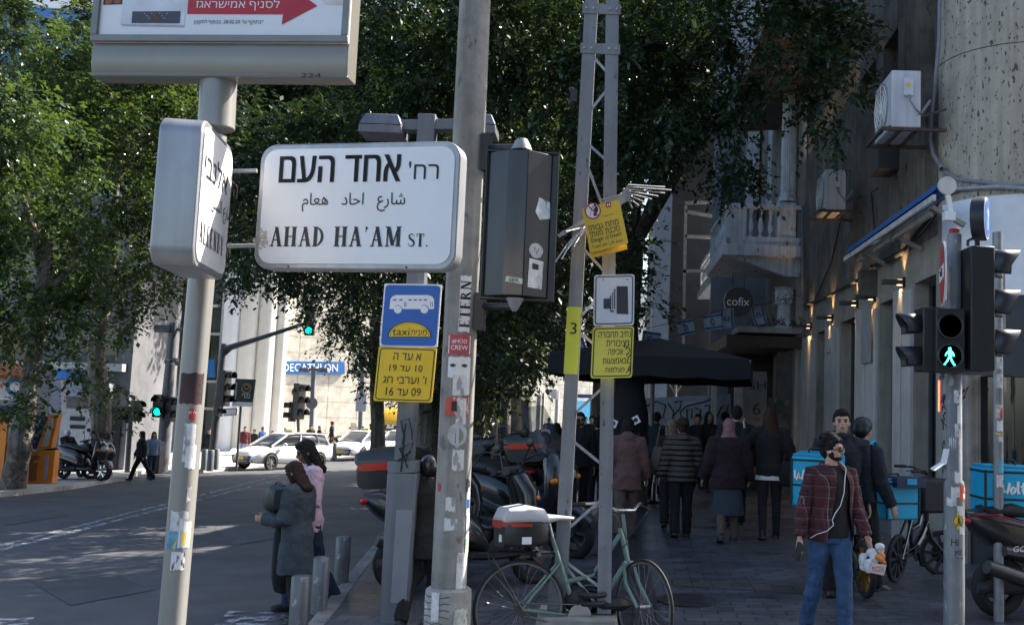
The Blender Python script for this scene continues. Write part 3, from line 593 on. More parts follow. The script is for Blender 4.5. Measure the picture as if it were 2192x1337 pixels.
# sheared text boxes: rows by pixel
for s, x0, x1, y0, y1 in ((rtl('א עד ה'), 842, 903, 756, 769), (rtl('10 עד 19'), 833, 906, 781, 793), (rtl("ו' וערבי חג"), 819, 914, 804, 819), (rtl('09 עד 16'), 825, 902, 830, 845)): stext(mb, u, v, lc, s, x0, y1, x1, y0, .004, 0, .035)
mb.build('lettering', SIGNB, t, sm=0)
t, u, v, lc = flat_sign('bus_and_taxi_sign', 'blue square bus and taxi sign with white bus on the grey lamp post', ((812, 741), (936, 743), (823, 606)), D5 - .13, 0)
mb, n = sign_plate(t, u, v, 0, .012); mb.build('sign_panel', SIGNW, t)
mb = MB(); W5, H5 = u.length, v.length; pl = [(x / W5, z / H5) for x, z in rrect(.012, .012, W5 - .012, H5 - .012, .03)]; mb.prism(pl, n * .0005, u, v, n * .003, 0); mb.build('blue_field', SIGNBL, t, sm=0)
mb = MB(); B = [(834, 661), (836, 640), (840, 634), (848, 631), (916, 631), (926, 634), (930, 641), (930, 661), (919, 661), (917, 655), (911, 652), (905, 653), (901, 661), (862, 661), (859, 655), (853, 652), (847, 654), (844, 661)]
spoly(mb, u, v, lc, B, .006, 0)
for cx in (852, 909): spoly(mb, u, v, lc, [(cx + 8.4 * math.cos(a), 662 + 8.4 * math.sin(a)) for a in [2 * PI * i / 20 for i in range(20)]][::-1], .0066, 0)
mb.build('bus_symbol', SIGNW, t, sm=0)
mb = MB()
for x in (842, 855, 875, 886, 897, 908): spoly(mb, u, v, lc, [(x, 643), (x, 640), (x + 7, 640), (x + 7, 643)], .0072, 0)
for x in (865.5, 869, 922, 926): spoly(mb, u, v, lc, [(x, 656), (x, 646), (x + 1.5, 646), (x + 1.5, 656)], .0072, 0)
mb.build('bus_windows', SIGNBL, t, sm=0)
mb = MB(); arc = lambda rx, ry: [(877 - rx * math.cos(a), 721 - ry * math.sin(a)) for a in [PI * i / 20 for i in range(21)]]
spoly(mb, u, v, lc, arc(47, 33), .006, 0); spoly(mb, u, v, lc, [(x, y - .8) for x, y in arc(44.5, 30.5)], .0066, 1); spoly(mb, u, v, lc, [(x, y - .8) for x, y in arc(42, 28)], .0072, 0); spoly(mb, u, v, lc, [(x, y - 1.2) for x, y in arc(41, 27)], .0078, 1)
stext(mb, u, v, lc, 'taxi', 840, 717, 878, 702, .009, 0, .05); stext(mb, u, v, lc, rtl('מונית'), 880, 717, 914, 706, .009, 0, .04)
mb.build('taxi_badge', [SIGNB, SIGNY], t, sm=0)

# ---- lattice tower
D6 = 7.5
tw = thing('lattice_pole', 'two legged grey lattice pole with diagonal braces and a yellow number three band', 'pole', GZ(1245, 1395))
L6 = lambda px, py, dd=0: P(px, py, D6 + dd) - tw.location
mb = MB(); q = [L6(1148, 1337), L6(1322, 1337)]; zb = L6(1200, 1311).z
cB = (q[0] + q[1]) / 2; mb.box((cB.x, cB.y + .1, zb / 2), (.6, .55, zb), top=(.97, .97)); mb.build('concrete_base', mat('base_concrete', (.24, .235, .22), .9, 0, .3, 6, .5, 40), tw, bev=.02)
def leg(pa, pb, w, dd, m=GREYP, name='leg'):
    a, b = L6(*pa, dd), L6(*pb, dd); b = b + (b - a).normalized() * .9; mb = MB()
    d = (b - a).normalized(); x = d.cross(V((0, 1, 0))).normalized() * -1
    mb.bar(a, b, .10, .012, (0, 1, 0)); mb.bar(a + V((.047, .05, 0)), b + V((.047, .05, 0)), .009, .088, (0, 1, 0)); mb.build(name, m, tw)
LATP = mat('lattice_grey_paint', (.2, .205, .225), .5, .1, .12, 6, .1, 60, streak=.2, spots=.15, spotcol=(.08, .07, .06), spotscale=25)
leg((1196, 1312), (1266, 0), .1, 0, LATP); leg((1293, 1312), (1311, 0), .1, 0, LATP); 
lx0 = lambda y: 1196 + (1312 - y) * 70 / 1312; lx1 = lambda y: 1293 + (1312 - y) * 18 / 1312
for (s0_, y0_, s1_, y1_) in ((0, 1200, 1, 1312), (0, 935, 1, 1000), (1, 1060, 0, 1140), (1, 820, 0, 895), (0, 700, 1, 760), (0, 690, 1, 615), (1, 480, 0, 330), (0, 300, 1, 350), (0, 250, 1, 180), (1, 590, 0, 520), (0, 110, 1, 165), (0, 1195, 1, 1262)):
    mb = MB(); f = (lx0, lx1); mb.bar(L6(f[s0_](y0_), y0_, .01), L6(f[s1_](y1_), y1_, .01), .02, .006, (0, 1, 0)); mb.build('brace', GALV, tw)
for y0_, y1_ in ((92, 118), (8, 32), (-60, -35)):
    mb = MB(); zc_ = (L6(1280, y0_).z + L6(1280, y1_).z) / 2; xl, xr = L6(lx0(y0_) - 18, y0_).x, L6(lx1(y0_) + 18, y0_).x
    mb.box(((xl + xr) / 2, L6(1280, 100).y - .012, zc_), (xr - xl, .008, .08)); mb.build('batten_plate', LATP, tw)
    mb = MB()
    for k in (.1, .28, .72, .9): mb.lathe([(.011, 0), (.011, -.012), (.0, -.014)], 6, c=(xl + (xr - xl) * k, L6(1280, 100).y - .016, zc_), axis='y')
    mb.build('bolt', GALV, tw)
mb = MB(); mb.bar(L6(lx0(800) - 2, 800, -.008), L6(lx0(656) - 2, 656, -.008), .104, .006, (0, 1, 0), 0)
a_ = L6(lx0(714) - 8, 714, -.0135); b_ = L6(lx0(690) + 6, 690, -.0135); mb.text('3', a_.x, a_.z, b_.x, b_.z, a_.y, 1, .02); mb.build('number_band', [mat('lime_paint', (.52, .56, .05), .5, 0, .1, 5), SIGNB], tw, sm=0)
mb = MB(); mb.bar(L6(1189, 1310, -.004), L6(1196, 1236, -.004), .13, .03, (0, 1, 0)); mb.build('foot_plate', mat('patched_grey', (.17, .17, .18), .7, 0, .3, 10), tw)
# anti-climb rods
mb = MB(); rs = random.Random(5)
for i in range(9):
    t_ = i / 8; x = 1205 + 95 * t_; y = 520 - 85 * t_
    mb.tube([L6(x - 6 - 10 * (1 - t_), y + 40 - 24 * t_ + (i % 2) * 8, -.25), L6(x + 8, y + 4, -.12), L6(x + 30, y - 22 + 4 * (i % 2), 0)], .0055, 6)
for i in range(8):
    y = 392 + 4.5 * i; mb.tube([L6(1285 + 4 * i, 428 + i * 5, -.05), L6(1330, 415 + 3 * i, -.05), L6(1345, y + 3, -.05), L6(1437 - abs(i - 1) * 14, y + 8 + i * 2, .1)], .0055, 6)
mb.bar(L6(1195, 505, -.05), L6(1330, 425, -.05), .03, .01, (0, 1, 0)); mb.tube([L6(1212, 495, -.3), L6(1245, 487, -.2)], .006, 6); mb.build('anti_climb_rods', GALV, tw)
mb = MB(); mb.box(L6(1228, 205), (.05, .05, .1)); mb.ball(L6(1224, 192), .02); mb.ball(L6(1222, 220), .022); mb.build('insulator', BLACKP, tw)
# danger sign (two plates back to back)
t, u, v, lc = flat_sign('danger_sign', 'tilted yellow danger of death sign wired to the lattice pole', ((1264, 540), (1345, 520), (1245, 446)), D6 - .36, 0)
M_SY2 = mat('danger_yellow', (.72, .46, .02), .45, 0, .1, 4)
mb, n = sign_plate(t, u, v, 0, .012); mb.build('sign_panel', M_SY2, t)
mb = MB(); mb.prism([(-.02, -.1), (.96, -.1), (1.0, .9), (.02, .9)], -n * .05, u, v, -n * .012); mb.build('rear_panel', M_SY2, t)
mb = MB(); 
circ = lambda cx, cy, rx, ry: [(cx + rx * math.cos(a), cy - ry * math.sin(a)) for a in [2 * PI * i / 24 for i in range(24)]]
spoly(mb, u, v, lc, circ(1269, 451, 17.5, 18), .002, 0); spoly(mb, u, v, lc, circ(1269, 451, 14.5, 15), .003, 1)
spoly(mb, u, v, lc, [(1270, 462), (1272, 446), (1275, 440), (1279, 441), (1281, 450), (1276, 462)], .004, 2); spoly(mb, u, v, lc, circ(1273, 439, 2.6, 2.6), .004, 2)
for a_, b_ in (((1262, 463), (1268, 440)), ((1276, 463), (1268, 440)), ((1263, 455), (1275, 458)), ((1265, 449), (1272, 452))): spoly(mb, u, v, lc, [a_, (a_[0] + 1, a_[1]), (b_[0] + 1, b_[1]), b_], .0035, 2)
spoly(mb, u, v, lc, [(1258, 441), (1260, 439), (1281, 460), (1279, 462)], .005, 0); spoly(mb, u, v, lc, [(1297, 433), (1297, 444), (1308, 443), (1308, 432)][::-1], .002, 0); spoly(mb, u, v, lc, [(1300, 436), (1300, 441), (1302, 441), (1302, 436)], .004, 1); spoly(mb, u, v, lc, [(1304, 435), (1304, 440), (1306, 440), (1306, 435)], .004, 1)
mb.build('warning_symbols', [SIGNR, SIGNW, SIGNB], t, sm=0)
mb = MB()
# text boxes are given in sign-local fractions (the sign is tilted)
def ftext(s, a0, b0, a1, b1, bold): mb.text(s, 0, 0, 1, 1, 0, 0, bold, 0, u * a0 + v * b0 + n * .004, u * (a1 - a0), v * (b1 - b0))
ftext(rtl('מתח גבוה!'), .08, .46, .86, .60, .06); ftext(rtl('סכנת מוות!'), .08, .315, .86, .455, .06); ftext('Danger of Death!', .08, .175, .88, .295, .04); ftext('\u0021\ufe95\ufeee\ufee4\ufedf\ufe8d \ufeae\ufec4\ufea7 \u0021\ufef2\ufedf\ufe8e\ufecb \ufec2\ufed0\ufebf', .08, .04, .88, .15, .015); ftext(rtl('חברת החשמל'), .52, .70, .78, .735, .02)
mb.build('lettering', SIGNB, t, sm=0)
# camera enforcement sign and lane sign
t, u, v, lc = flat_sign('camera_sign', 'white sign with black camera pictogram above the yellow lane sign on the lattice pole', ((1270, 697), (1357, 695), (1272, 588)), D6 - .13, 0)
mb, n = sign_plate(t, u, v, 0, .02); mb.build('sign_panel', mat('reflective_white', (.55, .57, .63), .35, .1, .08, 4), t)
mb = MB(); sign_outline(mb, u, v, .010, .022, .008, .003, 0)
for q in ([(1320, 612), (1344, 612), (1345, 672), (1320, 671)], [(1292, 639), (1306, 638), (1306, 660), (1292, 660)], [(1306, 632), (1308.5, 632), (1308.5, 664), (1315, 664), (1315, 667), (1306, 667)], [(1310.5, 625), (1312.5, 625), (1312.5, 661), (1310.5, 661)], [(1314.5, 618), (1317, 618), (1317, 661), (1314.5, 661)]): spoly(mb, u, v, lc, q[::-1], .004, 0)
for q in (1291, 1343): spoly(mb, u, v, lc, circ(q, 598, 1.5, 1.5), .004, 0)
mb.build('camera_pictogram', mat('pictogram_black', (.03, .028, .035), .5), t, sm=0)
t, u, v, lc = flat_sign('lane_sign', 'yellow public transport lane sign with five Hebrew lines and black marker scrawl', ((1264, 809), (1353, 807), (1269, 699)), D6 - .13, 0)
mb, n = sign_plate(t, u, v, 0, .02); mb.build('sign_panel', mat('lime_yellow_sign', (.68, .6, .07), .4, 0, .1, 4), t)
mb = MB(); sign_outline(mb, u, v, .010, .022, .008, .003, 0)
for s, x0, x1, y0, y1 in ((rtl('נתיב תחבורה'), 1281, 1351, 708, 722), (rtl('ציבורית'), 1298, 1340, 727, 741), (rtl('אכיפה'), 1302, 1334, 746, 759), (rtl('באמצעות'), 1290, 1341, 765, 778), (rtl('מצלמות'), 1295, 1337, 783, 796)): stext(mb, u, v, lc, s, x0, y1, x1, y0, .004, 0, .04)
mb.build('lettering', SIGNB, t, sm=0)
mb = MB()
for pts in ([(1336, 743), (1340, 728), (1345, 726), (1346, 738), (1340, 742)], [(1339, 746), (1346, 742), (1349, 752), (1341, 758), (1345, 765), (1350, 758)], [(1345, 765), (1342, 775), (1351, 778), (1344, 790), (1352, 788)], [(1340, 797), (1346, 790), (1351, 800)]):
    mb.tube([u * lc(*p)[0] + v * lc(*p)[1] + n * .005 for p in pts], .0035, 5)
mb.build('marker_scrawl', INK, t)
# ================= corner building on the right
W0 = GZ(1876, 1130); _r = ray(1342, 884); WD = V((_r.x, _r.y, 0)).normalized(); WN = V((-WD.y, WD.x, 0))      # WN points into the street
def WP(px, py, off=0): return PP(px, py, W0 + WN * off, WN)
def ws(p): return (p - W0).dot(WD)
def wpt(s, z, off=0): return V((W0.x, W0.y, 0)) + WD * s + WN * off + V((0, 0, z))
sC = ws(WP(2008, 700)); sE = ws(WP(1719, 800)); zJ = WP(1842, 597).z; zTOP = 7.6; zFAR = 11.0; sF = sC + 1.25
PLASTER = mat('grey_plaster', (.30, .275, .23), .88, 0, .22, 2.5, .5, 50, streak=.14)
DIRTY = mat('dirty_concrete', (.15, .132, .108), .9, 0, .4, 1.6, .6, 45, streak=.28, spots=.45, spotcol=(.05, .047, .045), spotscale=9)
PITTED = mat('pitted_concrete', (.42, .38, .31), .9, 0, .12, 3, .7, 35, streak=.2, spots=.62, spotcol=(.09, .08, .075), spotscale=30)
COLW = mat('column_paint', (.44, .42, .40), .7, 0, .15, 3, .2, 60, streak=.07)
DGLASS = glass('dark_glass', (.012, .013, .015)); WHITEW = mat('white_wall_paint', (.8, .82, .86), .75, 0, .08, 3, .3, 50)
cbld = thing('corner_building', 'shaded corner building with rounded pitted concrete corner over a row of tall shop windows', 'building', (W0.x, W0.y, 0))
BO = cbld.location.copy()
def holes_wall(s0, s1, z0, z1, rects, depth, base=None):
    """wall sheet with rectangular openings and their reveals, in (s, z) of the wall"""
    S = sorted({s0, s1, *[r[0] for r in rects], *[r[2] for r in rects]}); Z = sorted({z0, z1, *[r[1] for r in rects], *[r[3] for r in rects]}); mb = MB()
    q = lambda s, z, o=0: wpt(s, z, o) - BO
    for a, b in zip(S, S[1:]):
        for c, d in zip(Z, Z[1:]):
            m = ((a + b) / 2, (c + d) / 2)
            if not any(r[0] < m[0] < r[2] and r[1] < m[1] < r[3] for r in rects): mb.face([q(b, c), q(a, c), q(a, d), q(b, d)])
    for r in rects:
        a, c, b, d = r
        for e, f in (((a, c), (b, c)), ((b, c), (b, d)), ((b, d), (a, d)), ((a, d), (a, c))): mb.face([q(*e), q(*f), q(*f, -depth), q(*e, -depth)])
    return mb
def prect(x0, y0, x1, y1=None, z0=None):
    a, b = WP(x0, y0), WP(x1, y0); zt = a.z; s0, s1 = sorted((ws(a), ws(b))); return [s0, z0 if z0 is not None else WP(x0, y1).z, s1, zt]
up = [prect(1892, 40, 1924, 205), prect(1842, 120, 1876, 215), prect(1972, -60, 2008, 190)]
up[2][0] = sC + .02
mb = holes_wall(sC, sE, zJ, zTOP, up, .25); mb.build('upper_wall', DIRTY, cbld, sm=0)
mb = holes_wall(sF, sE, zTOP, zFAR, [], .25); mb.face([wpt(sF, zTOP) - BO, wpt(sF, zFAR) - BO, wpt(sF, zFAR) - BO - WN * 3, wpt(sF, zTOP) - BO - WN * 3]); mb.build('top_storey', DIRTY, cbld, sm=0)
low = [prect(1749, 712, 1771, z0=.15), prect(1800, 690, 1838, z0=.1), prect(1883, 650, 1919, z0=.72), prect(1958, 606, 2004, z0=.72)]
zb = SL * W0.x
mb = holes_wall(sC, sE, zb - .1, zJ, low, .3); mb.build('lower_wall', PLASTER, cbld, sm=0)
for r in up + low:
    mb = MB(); q = lambda s, z, o: wpt(s, z, o) - BO; mb.face([q(r[2], r[1], -.24), q(r[0], r[1], -.24), q(r[0], r[3], -.24), q(r[2], r[3], -.24)]); w = mb.build('window', DGLASS, cbld, sm=0)
    mb = MB(); f = .05
    for (a, c, b, d) in ((r[0], r[1], r[0] + f, r[3]), (r[2] - f, r[1], r[2], r[3]), (r[0] + f, r[3] - f, r[2] - f, r[3]), (r[0] + f, r[1], r[2] - f, r[1] + f)) + (((r[0] * .62 + r[2] * .38, r[1] + f, r[0] * .62 + r[2] * .38 + .04, r[3] - f),) if r in low else ()):
        mb.prism([(a, c), (b, c), (b, d), (a, d)], V((W0.x, W0.y, 0)) - WN * .23 - BO, WD, (0, 0, 1), WN * .04)
    mb.build('frame', mat('window_frame', (.05, .055, .06), .5) if r in low else mat('steel_frame', (.12, .14, .15), .5), w, sm=0)
for x0, x1, y0 in ((1720, 1736, 716), (1741, 1749, 716), (1772, 1790, 690), (1790, 1800, 690), (1838, 1858, 655), (1860, 1881, 655), (1920, 1936, 610), (1940, 1957, 610)):
    a, b = WP(x0, y0), WP(x1, y0); s0, s1 = sorted((ws(a), ws(b))); mb = MB(); mb.prism([(s0, 0), (s1, 0), (s1, .06), (s0, .06)], V((W0.x, W0.y, zb - .1)) - BO, WD, WN, (0, 0, a.z - zb + .0)); mb.build('column', COLW, cbld, sm=0, bev=.01)
mb = MB(); mb.prism([(sC + .0, zb), (sE, zb), (sE, zb + .3), (sC, zb + .3)], V((W0.x, W0.y, 0)) - BO + WN * .003, WD, (0, 0, 1), WN * .03); mb.build('plinth', mat('plinth_grey', (.16, .16, .165), .8, 0, .2, 4), cbld, sm=0)
# rounded corner
RC = .95; pc0 = wpt(sC, 0); cen = pc0 - WN * RC
def arc(deg, z, r=0): a = R(deg); n = V((WN.x * math.cos(a) - WN.y * math.sin(a), WN.x * math.sin(a) + WN.y * math.cos(a), 0)); return cen + n * (RC + r) + V((0, 0, z)) - BO
_e = arc(92, 0); _t = (arc(92, 0) - arc(90, 0)).normalized()
def band(name, m, z0, z1, d0, d1, r=0, ext=0, th=.05):
    degs = [d0 + (d1 - d0) * i / 14 for i in range(15)]; rings = []
    for d in degs: rings.append([arc(d, z0, r), arc(d, z1, r), arc(d, z1, r - th), arc(d, z0, r - th)])
    if ext: rings.append([p + _t * ext for p in rings[-1]])
    mb = MB(); mb.loft(rings); return mb.build(name, m, cbld, sm=50)
zc1 = WP(2008, 445).z; zs = P(2130, 132, 12.2).z
band('corner_upper', PITTED, zc1, zs - .012, 0, 92, 0, 5); band('corner_top', PITTED, zs, zTOP, 0, 92, .002, 5)
band('corner_joint', mat('joint_dark', (.08, .075, .07), .9), zs - .012, zs, 0, 92, -.015, 5)
zw = P(2130, 640, 12).z; band('corner_white_wall', WHITEW, zw, zc1, 8, 92, .004, 5); band('corner_plaster', PLASTER, zb - .1, zc1, 0, 8, .003)
band('corner_fascia', mat('fascia_dark', (.035, .037, .045), .5), P(2130, 805, 12).z, zw, 30, 92, .01, 5)
band('shop_window', DGLASS, zb + .5, P(2130, 805, 12).z, 36, 92, -.25, 5); band('shop_stall_riser', mat('riser_dark', (.03, .03, .035), .5), zb - .1, zb + .5, 36, 92, -.05, 5)
o = band('corner_pillar', mat('scrawled_pillar', (.3, .285, .265), .85, 0, .25, 5, .3, 50, streak=.3), zb - .1, zw, 8, 36, .006, th=.3)
band('neon_strip', mat('neon_red', (1, .05, .02), .5, emit=5), P(2019, 880, 12.5).z, P(2019, 815, 12.5).z, 3.0, 4.2, .012, th=.01)
mb = MB(); rs = random.Random(11)
for i in range(34):                                       # scrawled tags on the pillar
    d = rs.uniform(10, 33); z = rs.uniform(.9, 3.0); pts = [arc(d + rs.uniform(-2, 2) + 1.2 * k * rs.choice((-1, 1)), z + rs.uniform(-.10, .10), .012) for k in range(5)]; mb.tube(pts, .006, 4)
mb.build('graffiti', INK, cbld)
mb = MB()
for k in range(3):
    for i in range(7):
        d = 12 + 6 * k; z = .95 + .28 * i; mb.tube([arc(d + 1.5 * math.cos(a), z + .06 * math.sin(a * (1.3 + .2 * k)), .0135) for a in [j * .9 for j in range(6)]], .005, 4)
mb.build('graffiti', mat('faded_tag', (.12, .1, .2), .7), cbld)
q = MB(); A_, B_ = arc(17, 0, .02), arc(26, 0, .02); u_ = (B_ - A_).normalized(); q.prism([(0, 1.02), (.14, 1.02), (.14, 1.26), (0, 1.26)], A_ - V((0, 0, A_.z)), u_, (0, 0, 1), V((u_.y, -u_.x, 0)) * .004, 0)
q.text('OI', .02, 1.16, .12, 1.24, 0, 1, .05, 0, A_ - V((0, 0, A_.z)) + V((u_.y, -u_.x, 0)) * .006, u_); q.text('OC', .02, 1.04, .12, 1.12, 0, 1, .05, 0, A_ - V((0, 0, A_.z)) + V((u_.y, -u_.x, 0)) * .006, u_); q.build('sticker', [BLACKP, PAPER2], cbld, sm=0)
# roof and side so that the block is closed
mb = MB(); mb.face([wpt(sC, zTOP) - BO, wpt(sE, zTOP) - BO, wpt(sE, zTOP) - BO - WN * 7, wpt(sC, zTOP) - BO - WN * 7]); mb.face([wpt(sE, -1) - BO, wpt(sE, -1) - BO - WN * 7, wpt(sE, zTOP) - BO - WN * 7, wpt(sE, zTOP) - BO]); mb.build('roof', DIRTY, cbld, sm=0)
# balcony slab high over the pavement
a0 = ws(WP(1722, 20)); mb = MB(); mb.prism([(ws(WP(1830, 20)), -.6), (ws(WP(1830, 20)), 1.5), (sE + 3, 1.5), (sE + 3, -.6)], wpt(0, WP(1830, 60).z + .35) - BO, WD, WN, (0, 0, .22)); mb.build('balcony_slab', DIRTY, cbld, sm=0)
mb = MB(); s_ = ws(WP(1935, 300)); mb.prism([(s_, 0), (s_ + .16, 0), (s_ + .16, .05), (s_, .05)], wpt(0, zJ) - BO, WD, WN, (0, 0, zTOP - zJ)); mb.build('pilaster', DIRTY, cbld, sm=0)
# wires and pipes along the wall
def wire(name, lab, pts, r, m, n=6, cat='cable'):
    c = pts[0].copy(); mb = MB(); mb.tube([p - c for p in pts], r, n); return tag(mb.build(name, m, loc=c), lab, cat)
GCAB = mat('grey_cable', (.2, .21, .23), .6); DCAB = mat('dark_cable', (.02, .02, .022), .6)
wire('conduit', 'pale grey flexible conduit running down the upper wall to the round concrete corner', [WP(2012, -20, .06), WP(2010, 90, .07), WP(2000, 200, .07), WP(1994, 250, .08), WP(1992, 300, .06), WP(1998, 330, .06), WP(2016, 360, .07), arc(10, 0, .05) + BO + V((0, 0, P(2040, 368, 12.4).z)), arc(30, 0, .05) + BO + V((0, 0, P(2065, 395, 12.2).z)), arc(60, 0, .05) + BO + V((0, 0, P(2120, 404, 11.8).z)), arc(91, 0, .05) + BO + V((0, 0, P(2190, 400, 11.5).z))], .025, GCAB, 8)
wire('pipe', 'pale steel pipe bent around the corner under the rough concrete', [WP(1985, 460, .05), arc(5, 0, .05) + BO + V((0, 0, P(2025, 432, 12.5).z)), arc(30, 0, .06) + BO + V((0, 0, P(2062, 415, 12.2).z)), arc(60, 0, .06) + BO + V((0, 0, P(2120, 409, 11.8).z)), arc(91, 0, .06) + BO + V((0, 0, P(2190, 410, 11.5).z))], .03, GALV, 10, 'pipe')
wire('wire_bundle', 'sagging dark wires along the joint above the shop windows', [WP(1722, 652, .05), WP(1760, 640, .07), WP(1800, 618, .06), WP(1842, 596, .07), WP(1868, 566, .06), WP(1900, 560, .09), WP(1935, 536, .06), WP(1965, 495, .07), WP(1990, 465, .06)], .028, DCAB)
wire('wire_bundle', 'thin dark wire drooping below the blue awning', [WP(1866, 568, .05), WP(1905, 548, .05), WP(1940, 528, .05), WP(1975, 498, .05), WP(2010, 452, .05)], .012, DCAB)
wire('drain_pipe', 'thin dark drain pipe standing at the far end of the shaded building', [WP(1719, 440, .12), WP(1718, 640, .12)], .035, mat('pipe_blue_grey', (.12, .13, .15), .5), 8, 'pipe')
wire('wire', 'black wire hanging down the dirty upper wall', [WP(1810, 400, .03), WP(1800, 470, .04), WP(1780, 560, .03), WP(1745, 640, .04)], .012, DCAB)
wire('wire', 'bent wire stub sticking out of the dirty wall left of the blue awning', [WP(1872, 500, .02), WP(1866, 420, .03), WP(1864, 412, .1), WP(1880, 402, .12)], .012, DCAB)
# lamps on the wall
def wall_lamp(px, py, lab, power=26):
    p = WP(px, py, 0.0); t = thing('wall_lamp', lab, 'wall lamp', p, math.atan2(WN.y, WN.x), 'dark wall lamps above the shop windows')
    mb = MB(); mb.box((.02, 0, 0), (.04, .12, .14)); mb.build('back_plate', BLACKP, t, bev=.004)
    mb = MB(); mb.box((.17, 0, 0), (.30, .11, .07)); mb.build('lamp_body', mat('lamp_body', (.05, .05, .052), .4), t, bev=.012)
    for s in (1, -1):
        mb = MB(); mb.box((.07, 0, s * .037), (.06, .06, .004)); mb.build('lamp_lens', mat('warm_lens', (1, .62, .28), .5, emit=2.5), t, sm=0)
        l = bpy.data.lights.new('lamp_light', 'SPOT'); l.energy = power; l.color = (1, .62, .30); l.spot_size = R(75); l.spot_blend = .8; l.shadow_soft_size = .03
        o = bpy.data.objects.new('lamp_light', l); COL.objects.link(o); o.parent = t; o.location = (.07, 0, s * .05); o.rotation_euler = (PI if s > 0 else 0, R(8) * s, 0)
for px, py, lab in ((1737, 698, 'wall lamp farthest from the traffic lights, at the end of the shop windows'), (1783, 680, 'wall lamp above the white notice, second from the far end'), (1836, 649, 'wall lamp half hidden behind the metal junction box'), (1936, 604, 'wall lamp below the blue awning, nearest the traffic lights'), (1873, 636, 'wall lamp on the pier right of the metal junction box')): wall_lamp(px, py, lab, 16)
mb = MB(); mb.box((0, 0, 0), (.34, .16, .42)); o = mb.build('junction_box', mat('box_rust', (.09, .08, .075), .6, 0, .3, 8), loc=WP(1862, 606, .1), bev=.01); o.rotation_euler[2] = math.atan2(WN.y, WN.x); tag(o, 'dark metal junction box fixed over the shop windows under wires', 'junction box')
mb = MB(); mb.box((0, 0, 0), (.02, .30, .26)); o = mb.build('notice', mat('notice_white', (.4, .4, .42), .6), loc=WP(1773, 739, .08)); o.rotation_euler[2] = math.atan2(WN.y, WN.x); tag(o, 'small pale notice board on the column below the second wall lamp', 'notice')
mb = MB(); mb.box((0, 0, 0), (.02, .62, .95)); o = mb.build('panel', mat('panel_grey', (.3, .3, .31), .7, streak=.2), loc=WP(1854, 712, .1)); o.rotation_euler[2] = math.atan2(WN.y, WN.x); tag(o, 'plain pale panel hung over the door between shop windows', 'panel')
# air conditioners
def aircon(px, py, d_off, w, lab, sc=1.0):
    p = WP(px, py, d_off); t = thing('air_conditioner', lab, 'air conditioner', p, math.atan2(WD.y, WD.x) - PI / 2)
    # local -y faces along the wall towards the camera, -x away from the wall
    mb = MB(); mb.box((0, 0, .36 * sc), (.36 * sc, .85 * sc, .72 * sc)); mb.build('casing', mat('aircon_casing', (.5, .52, .56), .45, 0, .1, 3, streak=.15), t, bev=.012)
    mb = MB(); mb.lathe([(.0, 0), (.30 * sc, 0), (.33 * sc, -.02), (.33 * sc, .01)], 24, c=(-.182 * sc, .05 * sc, .37 * sc), axis='x')
    mb.build('fan_grille', mat('grille_grey', (.3, .31, .33), .5), t)
    mb = MB()
    for r_ in (.08, .15, .22, .29): mb.torus((-.20 * sc, .05 * sc, .37 * sc), r_ * sc, .006, 'x', 20, 4)
    for k in range(8): a = k * PI / 4; mb.tube([(-.2 * sc, .05 * sc, .37 * sc), (-.2 * sc, (.05 + .3 * math.cos(a)) * sc, (.37 + .3 * math.sin(a)) * sc)], .005, 4)
    mb.build('guard', WHITEP, t)
    mb = MB(); mb.box((.02 * sc, -.44 * sc, .50 * sc), (.11 * sc, .05, .22 * sc)); mb.box((.02 * sc, -.468 * sc, .52 * sc), (.045 * sc, .004, .05 * sc), m=1); mb.build('service_cover', [mat('cover_white', (.55, .57, .6), .4), YST], t, bev=.004)
    mb = MB(); mb.tube([(.02 * sc, -.46 * sc, .4 * sc), (.03 * sc, -.5 * sc, .3 * sc), (.1 * sc, -.5 * sc, .2 * sc), (.2 * sc, -.4 * sc, .17 * sc)], .013, 6); mb.tube([(.1, -.4 * sc, .12), (.2, -.42 * sc, .2), (.3, -.4 * sc, .35)], .02, 6); mb.build('hose', GCAB, t)
    mb = MB(); x0, x1 = -.28 * sc, .5 * sc
    for y in (-.4 * sc, .4 * sc): mb.bar((x0, y, -.02), (x1, y, -.02), .04, .04); mb.bar((x0, y, -.02), (x1, y, .25 if y < 0 else -.02), .025, .025)
    mb.bar((x0, -.42 * sc, -.02), (x0, .42 * sc, -.02), .04, .04); mb.bar((-.05, -.42 * sc, -.02), (-.05, .42 * sc, -.02), .03, .03); mb.bar((.15, -.42 * sc, -.02), (.15, .42 * sc, -.02), .03, .03)
    mb.build('bracket', mat('rusty_bracket', (.07, .05, .042), .8, 0, .3, 14), t); return t
aircon(1920, 292, .52, 0, 'white air conditioner unit on a rusty bracket beside the round concrete corner')
aircon(1778, 458, .45, 0, 'shaded air conditioner unit farther along, above the row of wall lamps', .95)
mb = MB(); mb.box((0, 0, 0), (.3, .5, .5)); o = mb.build('dark_cabinet', mat('cabinet_dark', (.03, .032, .036), .5), loc=WP(1893, 335, .2), bev=.01); o.rotation_euler[2] = math.atan2(WN.y, WN.x); tag(o, 'dark metal cabinet on the wall under the white air conditioner', 'cabinet')
